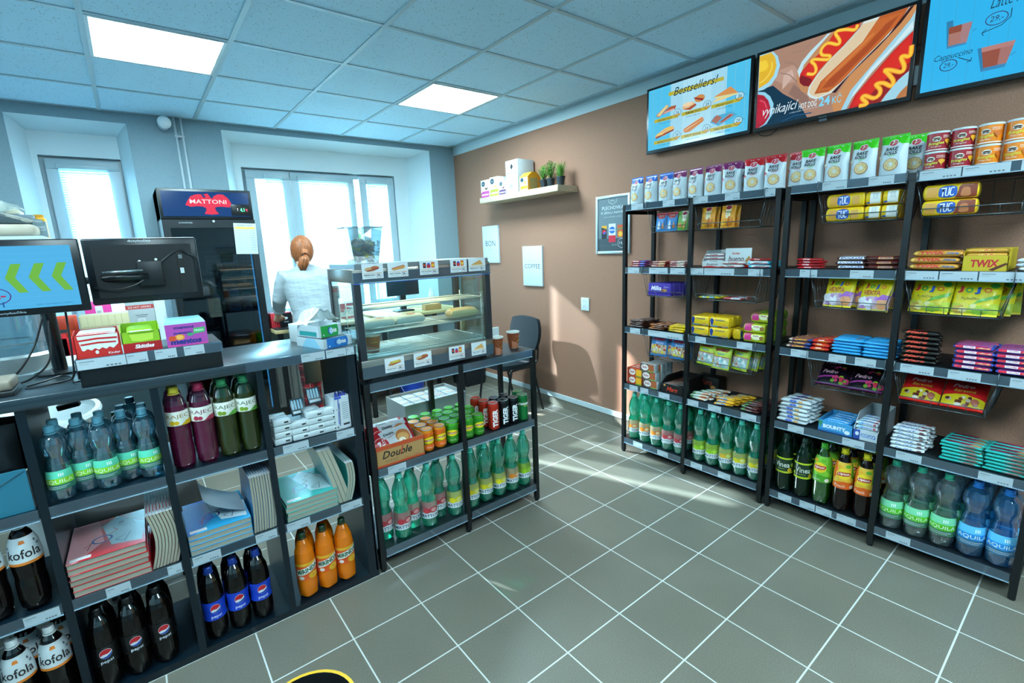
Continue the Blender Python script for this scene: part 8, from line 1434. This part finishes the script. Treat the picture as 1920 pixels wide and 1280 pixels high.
loft(b, [((PX, PY - .05, .86), .155, .105, .1), ((PX, PY - .03, .98), .145, .095, .15), ((PX, PY, 1.10), .120, .088, .25), ((PX, PY + .04, 1.24), .150, .10, .35), ((PX, PY + .075, 1.36), .165, .085, .4), ((PX, PY + .09, 1.42), .09, .06, .4)], skin)
ARM = {-1: [(-.165, .075, 1.375), (-.205, .12, 1.21), (-.185, .33, 1.065)], 1: [(.165, .075, 1.375), (.215, .14, 1.20), (.10, .37, 1.07)]}
for s, (sh, el, wr_) in ARM.items():
    P3 = [(PX + q_[0], PY + q_[1], q_[2]) for q_ in (sh, el, wr_)]
    mid = lambda a_, b_, t_: tuple(a_[i] + (b_[i] - a_[i]) * t_ for i in range(3))
    b.tube([P3[0], mid(P3[0], P3[1], .5), P3[1], mid(P3[1], P3[2], .35), P3[2]], [.050, .044, .036, .037, .024], skin, 14)
    w0 = Vector(P3[2]); d = (w0 - Vector(P3[1])).normalized(); sd = Vector((1, 0, 0)); pm = w0 + d * .05
    b.tube([tuple(w0), tuple(w0 + d * .03), tuple(w0 + d * .085)], [.022, .031, .029], skin, 12)
    for k, L_ in enumerate((.058, .068, .072, .062)):
        o_ = w0 + d * .08 + sd * ((k - 1.5) * .019); b.tube([tuple(o_), tuple(o_ + d * L_ * .5 + Vector((0, 0, -.006))), tuple(o_ + d * L_ * .8 + Vector((0, 0, -.028)))], [.0095, .0088, .0075], skin, 8)
    o_ = w0 + d * .03 - sd * s * .024; b.tube([tuple(o_), tuple(o_ + d * .03 - sd * s * .022), tuple(o_ + d * .055 - sd * s * .026 + Vector((0, 0, -.012)))], [.012, .0105, .009], skin, 8)
LEG = {-1: [(-.08, -.05, .86), (-.085, -.02, .47), (-.09, -.06, .08)], 1: [(.08, -.05, .86), (.085, .0, .47), (.08, -.02, .08)]}
for s, q3 in LEG.items():
    P3 = [(PX + a_, PY + b_, c_) for a_, b_, c_ in q3]; b.tube([P3[0], tuple((P3[0][i] + P3[1][i]) / 2 for i in range(3)), P3[1], tuple(P3[1][i] + (P3[2][i] - P3[1][i]) * .35 for i in range(3)), P3[2]], [.085, .072, .052, .053, .036], skin, 16)
    b.tube([P3[2], (P3[2][0], P3[2][1] + .02, .05), (P3[2][0], P3[2][1] + .14, .035)], [.036, .036, .026], skin, 12)
person = b.build('person'); fuse(person, .006, 4)
tag(person, 'person with a red ponytail in white shirt and tartan trousers leaning over the table', 'person')
# shirt
sh_m = noise_mat('white_cotton', '8b9aa0', 'a3b0b5', 11, .85, 1.0, .2, 3, (.6, 1, 2.2), .3, .7); sh_m.node_tree.nodes['Bump'].inputs['Distance'].default_value = .009
m = MB(); k_ = .014
def sec(z0, w_, d_, dy, ln, wob=0): return ((PX, PY + dy, z0), w_ + k_, d_ + k_, ln)
loft(m, [sec(.905, .172, .125, -.052, .1), sec(.935, .172, .122, -.048, .1), sec(.99, .158, .108, -.03, .15), sec(1.05, .145, .105, -.018, .2), sec(1.10, .138, .102, -.002, .25), sec(1.17, .148, .104, .02, .3), sec(1.24, .158, .108, .04, .35), sec(1.33, .168, .102, .066, .4), sec(1.385, .165, .082, .084, .4), sec(1.425, .10, .066, .094, .35), sec(1.447, .052, .056, .10, .3)], sh_m, 28)
for s, (sh, el, wr_) in ARM.items():
    P3 = [(PX + q_[0], PY + q_[1], q_[2]) for q_ in (sh, el, wr_)]; mid = lambda a_, b_, t_: tuple(a_[i] + (b_[i] - a_[i]) * t_ for i in range(3))
    m.tube([mid(P3[0], (PX, PY + .08, 1.36), .35), P3[0], mid(P3[0], P3[1], .35), mid(P3[0], P3[1], .7), P3[1], mid(P3[1], P3[2], .3), mid(P3[1], P3[2], .62)], [.055, .066, .060, .057, .055, .052, .044], sh_m, 18)
for k in range(0):   # folds across the lower back
    z = .96 + .055 * k; m.tube([(PX - .13 + .02 * (k % 2), PY - .105 + .10 * (z - .95), z - .02), (PX - .03, PY - .125 + .12 * (z - .95), z + .012 * (k % 3)), (PX + .13, PY - .10 + .11 * (z - .95), z + .03)], [.004, .010, .003], sh_m, 8)
so = m.build('shirt', person); fuse(so, .007, 3)
for s, (sh, el, wr_) in ARM.items():
    P1 = Vector((PX + el[0], PY + el[1], el[2])); P2 = Vector((PX + wr_[0], PY + wr_[1], wr_[2])); c0 = P1.lerp(P2, .55); c1 = P1.lerp(P2, .70)
    MB().tube([tuple(c0), tuple(c0.lerp(c1, .3)), tuple(c0.lerp(c1, .7)), tuple(c1)], [.044, .05, .051, .045], sh_m, 18).build('shirt_cuff', person)
# tartan trousers
tm = bpy.data.materials.new('tartan'); tm.use_nodes = True; nt = tm.node_tree; N = nt.nodes.new; K = nt.links.new; pb_ = nt.nodes['Principled BSDF']; pb_.inputs['Roughness'].default_value = .85
tc = N('ShaderNodeTexCoord'); sp = N('ShaderNodeSeparateXYZ'); K(tc.outputs['Object'], sp.inputs[0])
def stripe(ax, per, wd, ph=0):
    a = N('ShaderNodeMath'); a.operation = 'MULTIPLY_ADD'; a.inputs[1].default_value = 1 / per; a.inputs[2].default_value = ph + 40; K(sp.outputs[ax], a.inputs[0]); f_ = N('ShaderNodeMath'); f_.operation = 'FRACT'; K(a.outputs[0], f_.inputs[0]); l = N('ShaderNodeMath'); l.operation = 'LESS_THAN'; l.inputs[1].default_value = wd / per; K(f_.outputs[0], l.inputs[0]); return l.outputs[0]
def over(prev, fac, c, k=1.0):
    x = N('ShaderNodeMix'); x.data_type = 'RGBA'; mu = N('ShaderNodeMath'); mu.operation = 'MULTIPLY'; K(fac, mu.inputs[0]); mu.inputs[1].default_value = k; K(mu.outputs[0], x.inputs[0])
    if isinstance(prev, str): x.inputs[6].default_value = (*lin(prev), 1)
    else: K(prev, x.inputs[6])
    x.inputs[7].default_value = (*lin(c), 1); return x.outputs[2]
o_ = over('a01422', stripe('X', .09, .032), '120f16', .75); o_ = over(o_, stripe('Z', .09, .032), '120f16', .75); o_ = over(o_, stripe('X', .09, .004, .3), 'b9b0a8', .7); o_ = over(o_, stripe('Z', .09, .004, .3), 'b9b0a8', .7); K(o_, pb_.inputs['Base Color'])
m = MB(); loft(m, [((PX, PY - .052, .80), .160, .118, .05), ((PX, PY - .052, .86), .170, .122, .1), ((PX, PY - .045, .94), .160, .112, .1), ((PX, PY - .032, 1.0), .146, .10, .15)], tm, 24)
for s, q3 in LEG.items():
    P3 = [(PX + a_, PY + b_, c_) for a_, b_, c_ in q3]; m.tube([P3[0], tuple((P3[0][i] + P3[1][i]) / 2 for i in range(3)), P3[1], tuple(P3[1][i] + (P3[2][i] - P3[1][i]) * .5 for i in range(3)), (P3[2][0], P3[2][1], .11)], [.095, .086, .070, .068, .062], tm, 18)
to = m.build('trousers', person); fuse(to, .008, 3)
# hair: cap, strands and ponytail
hm = noise_mat('red_hair', '7a4322', 'a8643a', 22, .5, .3, .4, 4, (6, 6, .8))
m = MB(); V, F = ell((hd[0], hd[1] - .012, hd[2] + .012), (.086, .100, .115), 24, 16); m.add(V, F, hm, True)
m.tube([(hd[0] - .005, hd[1] - .10, hd[2] - .01), (hd[0] - .012, hd[1] - .125, hd[2] - .03)], [.03, .026], hm, 14)
ho_ = m.build('hair', person); fuse(ho_, .005, 3)
m = MB(); base_ = Vector((hd[0] - .013, hd[1] - .125, hd[2] - .032)); rh = random.Random(6)
for k in range(26):
    a = 2 * pi * k / 26 * 2.4; r_ = .010 + .022 * (k % 5) / 4; dx = r_ * cos(a); dy = r_ * sin(a) * .7
    m.tube([tuple(base_ + Vector((dx * .3, dy * .3, 0))), tuple(base_ + Vector((dx * 1.2 - .01, dy - .018, -.025))), tuple(base_ + Vector((dx * 1.3 - .022, dy * 1.1 - .012, -.07))), tuple(base_ + Vector((dx * .6 - .03 + .01 * sin(k), dy * .6, -.105 - .015 * rh.random())))], [.009, .012, .010, .003], hm, 8)
m.build('ponytail', person)
MB().tube([tuple(base_ + Vector((.017 * cos(a), .004 * sin(a * 2), .014 * sin(a)))) for a in [2 * pi * k / 20 for k in range(20)]], .006, M('14181e', .5), 8, close=True).build('hair_tie', person)
for s, q3 in LEG.items():
    x, y = PX + q3[2][0], PY + q3[2][1]; m = MB(); m.tube([(x, y - .03, .05), (x, y + .03, .045), (x, y + .12, .035), (x, y + .17, .03)], [.036, .045, .040, .026], M('1a1d20', .5), 14); m.box(x - .04, y - .06, .0, x + .04, y + .185, .018, M('d0d5d6', .5), c=.008); m.build('shoe', person)
